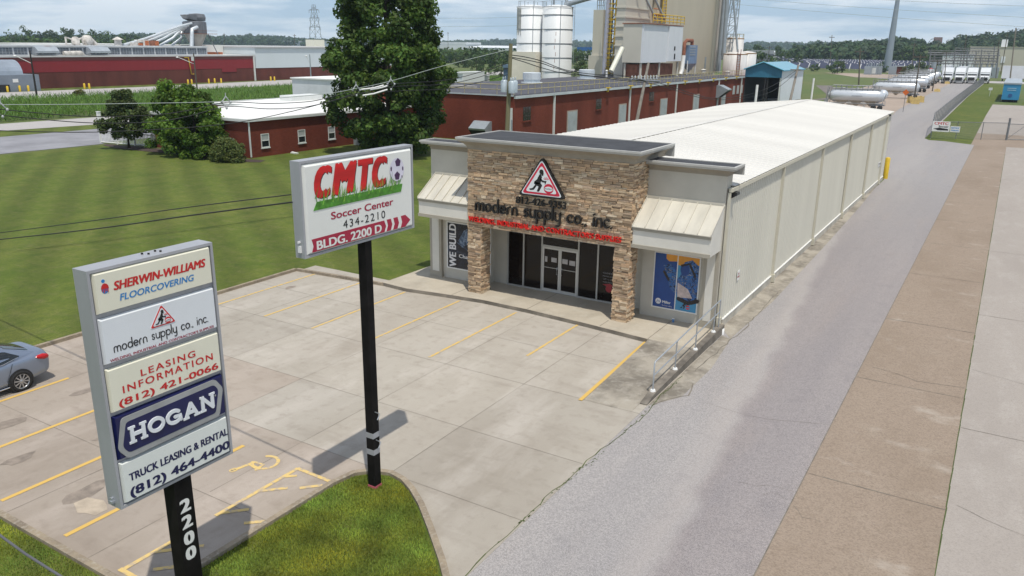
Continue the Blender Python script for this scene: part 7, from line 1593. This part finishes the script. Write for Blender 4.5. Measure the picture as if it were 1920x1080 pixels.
for t, w in ((.60, 4.6), (.76, 4.0), (.90, 4.2)): mb = MB(); mb.tube([(px0 - w, Yp, H * t), (px0, Yp, H * t + .9), (px0 + w, Yp, H * t)], .12, 4); mb.tube([(px0 - w, Yp, H * t), (px0 + w, Yp, H * t)], .12, 4); mb.cyl((px0 - w, Yp, H * t - 1.8), (px0 - w, Yp, H * t), .12, n=4); mb.cyl((px0 + w, Yp, H * t - 1.8), (px0 + w, Yp, H * t), .12, n=4); mb.build('crossarm', M_pyl, tt)
for (px_, yb, yt, Y), lab in (((840, 86, 60, 700), 'distant pole with crossarms on the horizon right of the big tree'), ((1557, 118, 66, 470), 'distant slim pole in front of the grey warehouse'), ((1440, 112, 86, 500), 'short distant pole left of the grey warehouse'), ((420, 86, 62, 420), 'distant pole above the pale warehouse left part'), ((552, 88, 64, 430), 'distant pole left of the lattice pylon'), ((1610, 160, 90, 272), 'dark pole at the bend of the track behind the tankers'), ((1712, 116, 80, 420), 'distant grey pole between monopole and truck yard')):
    p = AY(px_, yb, Y); q = AY(px_ + (3 if px_ > 1300 else 0), yt, Y); t = pole(0, (p[0], Y), q[2], (q[0] - p[0], 0), M_wood, lab, .22, 'distant utility poles'); mb = MB(); mb.box(q[0] - 1.4, q[0] + 1.4, Y - .1, Y + .1, q[2] - 1.2, q[2] - .9); mb.build('crossarm', M_wood, t)
# ================================================================ trees
L_big = leaf_mat("leaf_dark_green", (.085, .145, .028), .38); L_round = leaf_mat("leaf_bronze_green", (.072, .104, .028), .3); L_bri = leaf_mat("leaf_bright_green", (.125, .22, .03), .42)
L_bush = leaf_mat("leaf_hedge", (.125, .160, .045), .3); L_far = leaf_mat("leaf_far", (.060, .105, .028), .25); L_farl = leaf_mat("leaf_far_light", (.075, .115, .035), .25); L_wood = leaf_mat("leaf_wood", (.042, .075, .028), .2)
M_bark = mat("bark", (.055, .042, .032), .95, .35, 3, bump=.5, streak=(3, 3, .6))
def clumps_profile(r, base, prof, n, size, squash=.8):
    """Clumps on and inside a body of revolution; prof = [(z, radius)...]."""
    zs = [p[0] for p in prof]; out = []
    while len(out) < n:
        z = r.uniform(zs[0], zs[-1]); R = np.interp(z, zs, [p[1] for p in prof])
        if r.random() > (R / max(p[1] for p in prof)) ** 1.2 + .12: continue
        a = r.uniform(0, 2 * math.pi); q = R * (.35 + .65 * r.random() ** .45) * (1 + .10 * math.sin(3 * a + z * .9) + .08 * math.sin(5 * a - z)); s = size * r.uniform(.55, 1.3)
        out.append((base[0] + q * math.cos(a), base[1] + q * math.sin(a), z + r.uniform(-.3, .3), s, s, s * squash))
    return out
def limbs(mb, base, h, r0, r, n, reach, z0):
    mb.tube([(base[0], base[1], 0), (base[0] + .05, base[1], h * .3), (base[0] - .05, base[1] + .05, h * .6), (base[0], base[1], h * .9)], [r0, r0 * .75, r0 * .45, r0 * .12], 9)
    for k in range(n):
        a = k * 2.4 + r.uniform(-.3, .3); z = z0 + (h * .75 - z0) * k / n; L = reach * r.uniform(.6, 1.0) * (1 - .5 * k / n); rr = r0 * .35 * (1 - .5 * k / n)
        mb.tube([(base[0], base[1], z), (base[0] + L * .5 * math.cos(a), base[1] + L * .5 * math.sin(a), z + L * .28), (base[0] + L * math.cos(a), base[1] + L * math.sin(a), z + L * .7)], [rr, rr * .6, rr * .2], 6)
def tree(lab, base, prof, ncl, csize, nleaf, leaf, lm, seed, trunk=.25, group=None, name='tree', nl=9, core=0, tone=(.5, 1.4)):
    r = np.random.default_rng(seed); t = thing(name, lab, 'tree', (base[0], base[1], 0), group=group)
    H = prof[-1][0]; mb = MB(); limbs(mb, base, H, trunk, r, nl, max(p[1] for p in prof) * .85, prof[0][0] + .3); mb.build('trunk', M_bark, t)
    cl = clumps_profile(r, base, prof, ncl, csize)
    leaf_cloud('crown', lm, cl, nleaf, leaf, t, seed=seed + 50, tone=tone)
    return t
tree('tall dense dark green tree between the office and the factory', (-51.5, 61.2), [(.8, 2.4), (2.2, 3.9), (4.5, 5.2), (7, 5.7), (9, 5.2), (11, 4.6), (13, 4.2), (15.5, 3.7), (17.5, 3.0), (20, 1.4)], 300, 1.05, 64000, .36, L_big, 11, .45, nl=14)
tree('rounded bronze-green lawn tree before the white picket fence', (-76.0, 49.5), [(1.25, 1.4), (1.9, 2.1), (2.7, 2.25), (3.7, 1.8), (4.7, 1.1), (5.6, .4)], 90, .55, 15000, .23, L_round, 12, .16, tone=(.6, 1.3))
tree('tall bright green bushy tree by the brick office, left of a twin', (-68.7, 49.9), [(.3, 1.7), (1.4, 2.15), (3.0, 2.25), (4.5, 1.75), (5.7, 1.2), (6.7, .4)], 80, .75, 15000, .30, L_bri, 13, .16)
tree('slightly lower bright green bushy tree against the brick office front', (-65.6, 49.6), [(.2, 2.0), (1.3, 2.6), (2.8, 2.4), (4.3, 1.7), (5.4, 1.0), (6.1, .4)], 80, .75, 15000, .30, L_bri, 14, .16)
def shrub(lab, base, rx, ry, h, n, leaf, lm, seed, ncl=60, cs=.3, name='shrub', group=None):
    r = np.random.default_rng(seed); t = thing(name, lab, 'shrub', (base[0], base[1], 0), group=group); cl = []
    for k in range(ncl):
        a = r.uniform(0, 6.283); e = r.uniform(.02, 1.0); q = math.sqrt(1 - (e * .9) ** 2) * r.uniform(.6, 1)
        cl.append((base[0] + rx * .85 * q * math.cos(a), base[1] + ry * .85 * q * math.sin(a), .15 + h * .85 * e ** .8, cs, cs, cs * .8))
    mb = MB(); [mb.tube([(base[0], base[1], 0), (base[0] + rx * .4 * math.cos(k * 1.3), base[1] + ry * .4 * math.sin(k * 1.3), h * .6)], [.05, .015], 5) for k in range(5)]; mb.build('stems', M_bark, t)
    leaf_cloud('foliage', lm, cl, n, leaf, t, seed=seed + 9, tone=(.7, 1.25)); return t
shrub('big clipped rounded hedge bush at the brick office corner', (-60.4, 49.0), 2.1, 1.5, 2.15, 15000, .14, L_bush, 21, 150, .36)
shrub('low bright shrub between the bushy trees and the clipped hedge', (-63.2, 48.6), 1.1, .9, 1.2, 3500, .18, L_bri, 22, 30, .3)
shrub('dark leafless-looking shrub behind the white picket fence', (-76.2, 53.2), .8, .8, 2.6, 1600, .16, leaf_mat("leaf_purple", (.05, .028, .022), .2), 23, 25, .3)
shrub('weedy tuft at the corn field corner by the dark lamp pole', (-147, 87), 1.6, 1.2, 1.7, 1500, .35, leaf_mat("leaf_weed", (.12, .12, .035), .3), 24, 25, .4)
shrub('paler weedy tuft right of the lamp pole at the field edge', (-148, 97), 2.6, 1.2, 1.2, 1500, .35, MATS["leaf_weed"], 25, 25, .4)
# corn field: uncountable leaves in rows
r = np.random.default_rng(31); n = 60000
rows_ = r.integers(0, 50, n); X = -150.5 + rows_ * .76 + r.normal(0, .10, n); Y = 42 + 200 * r.random(n) ** 1.5
zz = r.random(n) * .85; a = r.uniform(0, 6.283, n); s = r.uniform(.5, 1.0, n)
d = np.stack([np.cos(a) * .75, np.sin(a) * .75, r.uniform(.2, 1.0, n)], 1); p = np.stack([X, Y, zz], 1); sd_ = np.stack([-np.sin(a), np.cos(a), 0 * a], 1)
V = np.stack([p - sd_ * .06, p + sd_ * .06, p + d * s[:, None] + sd_ * .02, p + d * s[:, None] - sd_ * .02], 1)
leaf_mesh('corn_crop', leaf_mat("leaf_corn", (.115, .215, .036), .4), V, r.uniform(.6, 1.3, n) * (.75 + .25 * (zz / 1.25)) ** 0, r, kind='stuff', label='dense green field crop between the two pale roads', warm=.12)
# grass blades on the verge in front
def blades(name, poly, n, h, seed, lab):
    r = np.random.default_rng(seed); P = np.array(poly); mn, mx_ = P.min(0), P.max(0); pts = []
    q = r.uniform(mn, mx_, (n * 2, 2)); ok = np.zeros(len(q), bool)
    j = len(P) - 1
    for i in range(len(P)):
        c = ((P[i, 1] > q[:, 1]) != (P[j, 1] > q[:, 1])) & (q[:, 0] < (P[j, 0] - P[i, 0]) * (q[:, 1] - P[i, 1]) / (P[j, 1] - P[i, 1] + 1e-12) + P[i, 0]); ok ^= c; j = i
    q = q[ok][:n]; n = len(q); a = r.uniform(0, 6.283, n); hh = h * r.uniform(.5, 1.4, n); w = .010
    b = np.stack([q[:, 0], q[:, 1], np.full(n, .058)], 1); sdv = np.stack([np.cos(a) * w, np.sin(a) * w, 0 * a], 1); tip = b + np.stack([-np.sin(a) * hh * .6, np.cos(a) * hh * .6, hh], 1)
    V = np.stack([b - sdv, b + sdv, tip], 1)
    big = np.zeros(n); wrm = np.zeros(n)
    for k in range(9): f = r.uniform(.8, 7) ; a_ = r.uniform(0, 6.283); ph = r.uniform(0, 6.283, 2); u_ = q[:, 0] * math.cos(a_) + q[:, 1] * math.sin(a_); v_ = -q[:, 0] * math.sin(a_) + q[:, 1] * math.cos(a_); big += np.sin(f * u_ + ph[0] + np.sin(f * .7 * v_)) / 3; wrm += np.sin(f * .6 * v_ + ph[1]) / 3
    bare = np.exp(-((q[:, 0] + 12.15) ** 2 + (q[:, 1] - 12.75) ** 2) / .07) if 'island' in name else 0
    leaf_mesh(name, leaf_mat("leaf_" + name, (.235, .305, .05), .42), V, np.clip(1 + .30 * big, .45, 1.7) * r.uniform(.65, 1.3, n), r, kind='stuff', label=lab, warm=np.clip(.10 + .12 * wrm + .26 * bare, -.1, .4))
blades('island_grass', [(-12.74, 3.0), (-12.72, 12.6), (-12.58, 13.2), (-12.3, 13.5), (-11.9, 13.66), (-11.4, 13.58), (-10.95, 13.34), (-10.4, 12.9), (-9.6, 12.2), (-8.7, 11.4), (-8.15, 10.85), (-8.1, 3.0)], 120000, .05, 41, 'short mown grass on the kerbed island under the signs')
blades('verge_grass', [(-28, 3.6), (-28, 7.44), (-13, 7.44), (-13, 3.6)], 90000, .05, 42, 'short mown grass in the near left corner below the lot kerb')

# ================================================================ distant hills, woods and single trees
def hill(name, tops, D, w, m, th=9):
    P = []
    for x, y in tops:
        d = ray(x, y); k = np.hypot(d[0], d[1]); u = d[:2] / k; z = CH + D * d[2] / k - th
        P.append((u, max(z, .5)))
    vs = []
    for u, z in P: vs += [(*(u * (D - w)), -.4), (*(u * (D - w * .45)), z * .55), (*(u * D), z), (*(u * (D + w * .8)), z * .6), (*(u * (D + w * 1.8)), -.4)]
    mb = MB(); mb.add(vs, [(5 * i + j, 5 * i + 5 + j, 5 * i + 6 + j, 5 * i + 1 + j) for i in range(len(P) - 1) for j in range(4)], 0, True)
    structure(mb, name, m); return P
M_hill = mat("hill_green", (.05, .085, .03), .95, .35, .01)
def wood(name, lab, tops, D, w, n, leaf, lm, seed, th=9, per=46, front=.75, skip=None):
    """A far wood: leaf clumps gathered into crowns over a hill's front slope and crest."""
    r = np.random.default_rng(seed); xs = np.array([t[0] for t in tops], float); ys_ = np.array([t[1] for t in tops], float); cl = []
    while len(cl) < n:
        x = r.uniform(xs[0], xs[-1]); y = np.interp(x, xs, ys_); s = r.random() ** .7 * front
        if skip and skip(x, s): continue
        d = ray(x, y); k = np.hypot(d[0], d[1]); u = d[:2] / k; z = max(CH + D * d[2] / k - th, .5)
        zz = z * (1 - s) if s > .45 else z * (1 - s * .95); q = u * (D - w * s); R = th * r.uniform(.42, .75)
        cl.append((q[0], q[1], zz + th * r.uniform(.35, .62), R, R, R * .85))
    return leaf_cloud(name, lm, cl, n * per, leaf, seed=seed + 3, tone=(.6, 1.35), kind='stuff', label=lab)
h1 = [(-80, 69), (0, 68), (100, 66), (200, 64), (260, 61), (350, 63), (400, 66), (440, 66), (478, 63.5), (520, 67), (560, 71), (600, 72), (640, 73), (700, 74), (760, 76), (820, 78)]
hill('far_hills', h1, 2300, 700, M_hill, 12); wood('far_wood', 'wooded ridge along the left horizon', h1, 2300, 700, 1500, 6.5, L_wood, 51, 13, 40)
h2 = [(780, 79), (850, 75), (880, 73.5), (940, 73), (1000, 74), (1060, 75.5), (1110, 77), (1200, 80), (1300, 80), (1390, 78), (1430, 77), (1480, 77.5), (1530, 77), (1600, 78), (1660, 78), (1760, 80)]
hill('middle_hills', h2, 3300, 900, M_hill, 14); wood('far_wood', 'low blue wooded hills on the middle horizon', h2, 3300, 900, 1500, 8, L_wood, 52, 15, 40)
h3 = [(1490, 88), (1530, 82), (1560, 79), (1600, 76), (1640, 73), (1690, 69), (1720, 70), (1750, 73), (1775, 71), (1800, 67), (1840, 63), (1880, 58), (1920, 53), (2000, 48)]
hill('right_hill', h3, 1150, 480, M_field, 10)
wood('hill_wood', 'dark green wood climbing the hill on the right', h3, 1150, 480, 1150, 3.6, L_wood, 53, 11, 70, .95, skip=lambda x, s: 1728 < x < 1785 and .02 < s < .45)
def far_tree(px_, yb, yt, wpx, Y, lm, lab, seed, n=700, group='scattered distant trees', conical=False):
    p = AY(px_, yb, Y); H = max(AY(px_, yt, Y)[2], 1.5); dist = math.hypot(p[0], p[1]); R = wpx * dist / FPX / 2
    prof = [(H * .12, R * .6), (H * .3, R), (H * .6, R * .9), (H * .85, R * .55), (H, R * .12)] if not conical else [(H * .08, R * .8), (H * .3, R), (H * .7, R * .5), (H, R * .08)]
    tree(lab, (p[0], Y), prof, 26, max(R * .30, H * .08), n, max(R * .16, .35), lm, seed, trunk=max(.2, R * .06), group=group, nl=5)
ft = [(12, 78, 62, 50, 380, 'broad dark tree at the left edge behind the warehouse monitor'), (44, 78, 51, 36, 400, 'tall dark tree behind the warehouse, left of the pole pair'), (75, 80, 57, 46, 390, 'rounded tree behind the warehouse roof tanks, left'), (103, 80, 60, 30, 360, 'small light tree over the warehouse roof between larger ones'), (127, 80, 48, 34, 370, 'tallest dome-shaped tree above the white roof tanks'), (152, 80, 57, 36, 380, 'dark tree just right of the dome-shaped tree'), (180, 80, 59, 44, 410, 'wide tree above the middle of the warehouse roof'), (205, 80, 61, 34, 420, 'tree left of the white roof cupola'), (245, 82, 63, 40, 430, 'tree behind the dust collector duct feet'),
      (868, 118, 98, 40, 330, 'leafy tree close to the right side of the big tree'), (893, 122, 103, 30, 300, 'mid-green tree behind the small white van'), (907, 135, 112, 26, 240, 'dark round tree in front of the small white van'), (928, 122, 98, 34, 300, 'dark tree left of the wooden transformer pole top'), (940, 138, 112, 28, 230, 'round green tree just left of the blue shed'), (968, 128, 100, 34, 260, 'dark tree between the wooden pole and first silo'), (985, 120, 92, 30, 300, 'tree tucked behind the first silo'), (1021, 140, 82, 14, 230, 'tall slim tree seen in the gap between the silos'), (1081, 116, 90, 18, 330, 'tree between second silo and blue-roofed building'), (1093, 134, 113, 40, 240, 'wide low bushes right of the second silo'),
      (1418, 106, 86, 40, 620, 'dark broad tree left of the tall conical one'), (1402, 120, 98, 30, 420, 'dark tree close behind the rusty tanks'), (1428, 116, 100, 50, 430, 'wide dark hedge tree before the solar field left end'), (1458, 106, 77, 20, 560, 'tall conical evergreen left of the grey warehouse'), (1472, 108, 92, 22, 520, 'rounded tree beside the conical evergreen'), (1490, 90, 77, 16, 900, 'pointed tree above the grey warehouse roof'), (1535, 90, 76, 26, 950, 'twin-topped tree above the right of the grey warehouse'), (1498, 112, 102, 18, 480, 'small olive bush before the grey warehouse left end'), (1566, 112, 102, 14, 480, 'small grey bush before the grey warehouse right end'),
      (1526, 133, 119, 17, 430, 'small round dark tree in front of the solar field'), (1570, 136, 113, 30, 400, 'larger dark tree in front of the solar field'), (1654, 128, 118, 20, 440, 'small dark tree left of the steel monopole'), (1703, 135, 121, 26, 400, 'bright green bush left of the yard poles'), (1728, 134, 117, 30, 390, 'bright green bush right behind the yard poles'), (1612, 108, 86, 34, 700, 'dark tree right of the grey warehouse'), (1640, 106, 84, 40, 720, 'broad dark tree left of the monopole'), (1690, 110, 88, 44, 680, 'broad dark tree right of the monopole'), (1722, 108, 86, 36, 690, 'dark tree above the solar field right end'), (1762, 112, 90, 40, 640, 'dark tree above the power station left part')]
for i, (px_, yb, yt, w_, Y, lab) in enumerate(ft): far_tree(px_, yb, yt, w_, Y, L_farl if ('bright' in lab or 'light' in lab or 'mid-green' in lab or 'leafy' in lab or 'bushes' in lab) else L_far, lab, 200 + i, 900, conical='conical' in lab or 'pointed' in lab)
hb = [(1480, 96), (1560, 95), (1620, 94), (1700, 93), (1760, 96), (1900, 97), (1990, 98)]
wood('field_wood', 'dark hedgerow wood on the plain below the right hill', hb, 760, 60, 130, 2.6, L_far, 57, 9, 70)
hc = [(-60, 83), (60, 82), (200, 82), (330, 83)]
wood('field_wood', 'dense green tree belt behind the red warehouse roof', hc, 560, 60, 110, 2.2, L_far, 58, 10, 80)
hd = [(830, 101), (880, 100), (960, 102), (1060, 101), (1120, 103)]
wood('field_wood', 'tree belt in front of the distant white warehouses', hd, 520, 50, 70, 2.0, L_far, 59, 8, 80)
he = [(1385, 97), (1440, 95), (1500, 93), (1560, 92)]
wood('field_wood', 'dark tree belt around the roadside sheds left of the grey warehouse', he, 950, 60, 60, 3.0, L_far, 60, 9, 70)

# ================================================================ utility poles and wires
M_wire = mat("black_cable", (.012, .012, .013), .6, .1, 2); M_gwire = mat("grey_wire", (.34, .38, .36), .5, .1, 2); M_ins = mat("insulator_grey", (.45, .47, .48), .4, .1, 4)
P1 = AX(958, 82, -30); P1b = AX(951, 248, -30)
t = thing('utility_pole', 'green-tinted wooden pole with grey transformer cans in front of the brick factory', 'utility pole', (-30, P1b[1], 0), group='utility poles')
k = (P1[1] - P1b[1]) / (P1[2] - P1b[2]); MB().cyl((-30, P1b[1] - k * P1b[2], 0), tuple(P1), .19, .13, 10).build('shaft', M_woodn, t)
for px_, dy in ((942, -.3), (964, -.35), (956, .35)):
    a = AX(px_, 162, -30); mb = MB(); x, y = (-30 + (px_ - 953) * .03, P1[1] + dy) ; mb.lathe((x, y, a[2] - .42), [(.24, 0), (.25, .75), (.18, .82), (0, .84)], 14); [mb.lathe((x + o, y, a[2] + .38), [(.05, 0), (.07, .06), (.04, .12), (.06, .2), (0, .26)], 8) for o in (-.09, .09)]; mb.build('transformer', mat("can_grey", (.42, .48, .52), .4, .12, 2, metal=.2), t)
mb = MB(); mb.cyl((-29.8, P1[1] - .1, 0), (-29.8, P1[1] - .1, 5.5), .05, n=6); mb.build('conduit', M_louv, t)
P2 = AX(1216, 118, -33); P2b = AX(1193, 232, -33)
t = thing('utility_pole', 'grey leaning wooden pole with tangled crossarms before the brick factory doors', 'utility pole', (-33, P2b[1], 0), group='utility poles')
k = (P2[1] - P2b[1]) / (P2[2] - P2b[2]); MB().cyl((-33, P2b[1] - k * P2b[2], 0), tuple(P2), .2, .14, 10).build('shaft', M_woodg, t)
ax = AX(1208, 150, -33); mb = MB(); mb.tube([(ax[0] - 1.6, ax[1] - .4, ax[2]), (ax[0] + 1.6, ax[1] + .4, ax[2] - .1)], .08, 4); mb.tube([(ax[0] - .5, ax[1] - 2.0, ax[2] + .1), (ax[0] + .5, ax[1] + 2.2, ax[2] - .1)], .07, 4); mb.build('crossarm', M_dc, t)
for j in range(9):
    o = -1.9 + j * .48; mb = MB(); mb.lathe((ax[0] + o * .3, ax[1] + o, ax[2] + .0), [(.07, 0), (.12, .12), (.06, .22), (.10, .36), (0, .5)], 7); mb.build('insulator', M_ins, t)
P3 = AX(1497, 122, -33); P3b = AX(1482, 187, -33); k = (P3[1] - P3b[1]) / (P3[2] - P3b[2])
t = thing('utility_pole', 'grey leaning pole in front of the blue-roofed loading shed', 'utility pole', (-33, P3b[1], 0), group='utility poles'); MB().cyl((-33, P3b[1] - k * P3b[2], 0), tuple(P3), .24, .18, 8).build('shaft', M_woodg, t)
a = AX(1492, 131, -33); mb = MB(); mb.box(a[0] - .9, a[0] + .9, a[1] - .1, a[1] + .1, a[2] - .1, a[2] + .1); mb.build('crossarm', M_woodg, t)
for px_, yt, lab in ((1420, 159, 'white post beside the loading shed opening, left one'), (1526, 146.5, 'white post right of the loading shed by the tankers')):
    a = AX(px_, yt, -30); MB().cyl((-30, a[1] - .3, 0), tuple(a), .17, .17, 9).build('white_post', M_white, label=lab, cat='post', group='white posts behind the shop roof')
def on_plane(A, B, px_, py_):
    d = ray(px_, py_); nx, ny = -(B[1] - A[1]), B[0] - A[0]; t_ = (nx * A[0] + ny * A[1]) / (nx * d[0] + ny * d[1]); return (np.array([0, 0, CH]) + t_ * d).tolist()
def wire(A, B, pts, r, m, lab, ext=True):
    P = [Vector(on_plane(A, B, *p)) for p in pts]; out = []
    for i in range(len(P) - 1):
        p0, p1, p2, p3 = P[max(i - 1, 0)], P[i], P[i + 1], P[min(i + 2, len(P) - 1)]
        for j in range(5):
            t_ = j / 5; out.append(tuple(.5 * ((2 * p1) + (p2 - p0) * t_ + (2 * p0 - 5 * p1 + 4 * p2 - p3) * t_ ** 2 + (3 * p1 - p0 - 3 * p2 + p3) * t_ ** 3)))
    out.append(tuple(P[-1])); mb = MB(); mb.tube(out, r, 5); return mb.build('power_line', m, label=lab, cat='power line', group='overhead lines')
A, B = (-30, 48.8), (-40.4, 19.7)
wire(A, B, [(957, 92), (833, 123), (733, 152), (667, 166), (600, 177), (425, 190), (250, 194), (100, 196), (-60, 196)], .018, M_gwire, 'pale messenger wire above the black cables over the lawn trees')
wire(A, B, [(955, 118), (850, 148), (733, 158), (667, 170), (600, 187), (560, 192), (500, 194), (425, 192), (353, 207), (283, 216), (157, 218), (2, 205), (-60, 196)], .022, M_wire, 'upper black cable sagging across the lawn trees')
wire(A, B, [(954, 128), (850, 156), (733, 163), (667, 178), (600, 195), (560, 202), (500, 204), (425, 200), (353, 218), (283, 229), (160, 230), (2, 216), (-60, 206)], .022, M_wire, 'middle black cable sagging across the lawn trees')
wire(A, B, [(952, 140), (850, 165), (760, 170), (667, 176), (640, 184), (567, 204), (467, 226), (380, 237), (290, 243), (157, 248), (0, 245), (-60, 240)], .022, M_wire, 'lowest black cable crossing the office roof and lawn trees')
for (px_, py_), lab in (((733, 158), 'diamond cable spacer right of the white line sleeves'), ((668, 169), 'diamond cable spacer left of the white line sleeves'), ((424, 192), 'grey cable spacer in front of the office roof corner'), ((3, 206), 'grey cable spacer at the left picture edge')):
    p = on_plane(A, B, px_, py_); mb = MB(); s = .32
    mb.tube([(p[0], p[1], p[2] + s), (p[0] + s * .4, p[1] + s * .6, p[2]), (p[0], p[1], p[2] - s), (p[0] - s * .4, p[1] - s * .6, p[2]), (p[0], p[1], p[2] + s)], .035, 5); mb.tube([(p[0], p[1], p[2] + s), (p[0], p[1], p[2] + s * 1.6)], .025, 5)
    for dx, dz in ((.4, 0), (-.4, 0), (0, -1)): mb.lathe((p[0] + s * dx, p[1] + s * dx * 1.5, p[2] + s * dz - .06), [(.03, 0), (.06, .04), (.06, .1), (.03, .14)], 6)
    mb.build('cable_spacer', M_ins, label=lab, cat='cable spacer', group='spacers on the overhead cables')
for pts, lab in ((((677, 168), (700, 165), (719, 160)), 'upper left white sleeve on the overhead cables'), (((694, 168), (712, 165), (726, 161)), 'upper right white sleeve on the overhead cables'), (((680, 179), (700, 176), (726, 168)), 'lower white sleeve on the overhead cables')):
    mb = MB(); mb.tube([on_plane(A, B, *p) for p in pts], .055, 6); mb.build('line_sleeve', M_white, label=lab, cat='cable sleeve', group='white sleeves on the overhead cables')
A2, B2_ = (-12.1, 11.2), (-27, 13.2)
wire(A2, B2_, [(545, 365), (350, 389), (180, 413), (0, 436.5), (-60, 444)], .012, M_wire, 'thin upper cable running over the lawn to the soccer sign')
wire(A2, B2_, [(549, 379), (350, 405), (180, 429), (0, 449), (-60, 455)], .017, M_wire, 'thick lower cable running over the lawn to the soccer sign')
q0, q1 = G(-30, 982, 5.2), G(135, 1094, 5.2); mb = MB(); mb.tube([q0.tolist(), ((q0 + q1) / 2 - np.array([0, 0, .03])).tolist(), q1.tolist()], .016, 6); mb.build('power_line', mat("pale_cable", (.10, .10, .11), .5), label='dark cable crossing the near left corner above the verge', cat='power line', group='overhead lines')
C1, C2 = (-30, 49), (-33, 79.5)
for pts, lab in ((((957, 103), (985, 107), (1017, 115), (1060, 131), (1110, 139), (1160, 141), (1205, 150)), 'top cable from the transformer pole past the silos'), (((957, 107), (985, 112), (1017, 119), (1040, 127), (1090, 140), (1150, 146), (1205, 152)), 'middle cable from the transformer pole past the silos'), (((956, 108), (985, 117), (1015, 127), (1060, 138), (1110, 143), (1160, 150), (1205, 155)), 'bottom cable from the transformer pole past the silos')): wire(C1, C2, pts, .032, M_wire, lab)
for pts, lab in ((((1210, 148), (1260, 163), (1300, 176), (1340, 184), (1400, 178), (1450, 160), (1494, 131)), 'upper cable between the leaning poles before the factory'), (((1208, 154), (1250, 164), (1300, 180), (1345, 187), (1400, 183), (1450, 170), (1492, 137)), 'lower cable between the leaning poles before the factory')): wire((-33, 80), (-33, 148), pts, .035, M_wire, lab)
for pts, lab in ((((1380, 8), (1560, 24), (1740, 38), (1960, 53)), 'lowest faint high-voltage line across the right sky'), (((1380, -4), (1560, 10), (1740, 22), (1960, 35)), 'middle faint high-voltage line across the right sky'), (((1620, -2), (1740, 4), (1960, 13)), 'highest faint high-voltage line across the right sky'), (((800, 34), (900, 34), (975, 32)), 'upper faint line in the sky left of the silos'), (((800, 50), (900, 49.5), (975, 48)), 'lower faint line in the sky left of the silos')):
    wire((-300, 430), (200, 430), pts, .07, M_gwire, lab)
# ================================================================ haze over the plain
hz = MB(); hz.box(-5200, 3600, -260, 6200, -3.0, 170)
m = bpy.data.materials.new('haze'); m.use_nodes = True; n_, l_ = m.node_tree.nodes, m.node_tree.links; n_.clear()
o_ = n_.new('ShaderNodeOutputMaterial'); v_ = n_.new('ShaderNodeVolumePrincipled'); v_.inputs['Color'].default_value = (.66, .82, 1.0, 1); v_.inputs['Density'].default_value = .00012; v_.inputs['Anisotropy'].default_value = .1
l_.new(v_.outputs[0], o_.inputs['Volume']); hz.build('haze', m, kind='stuff')
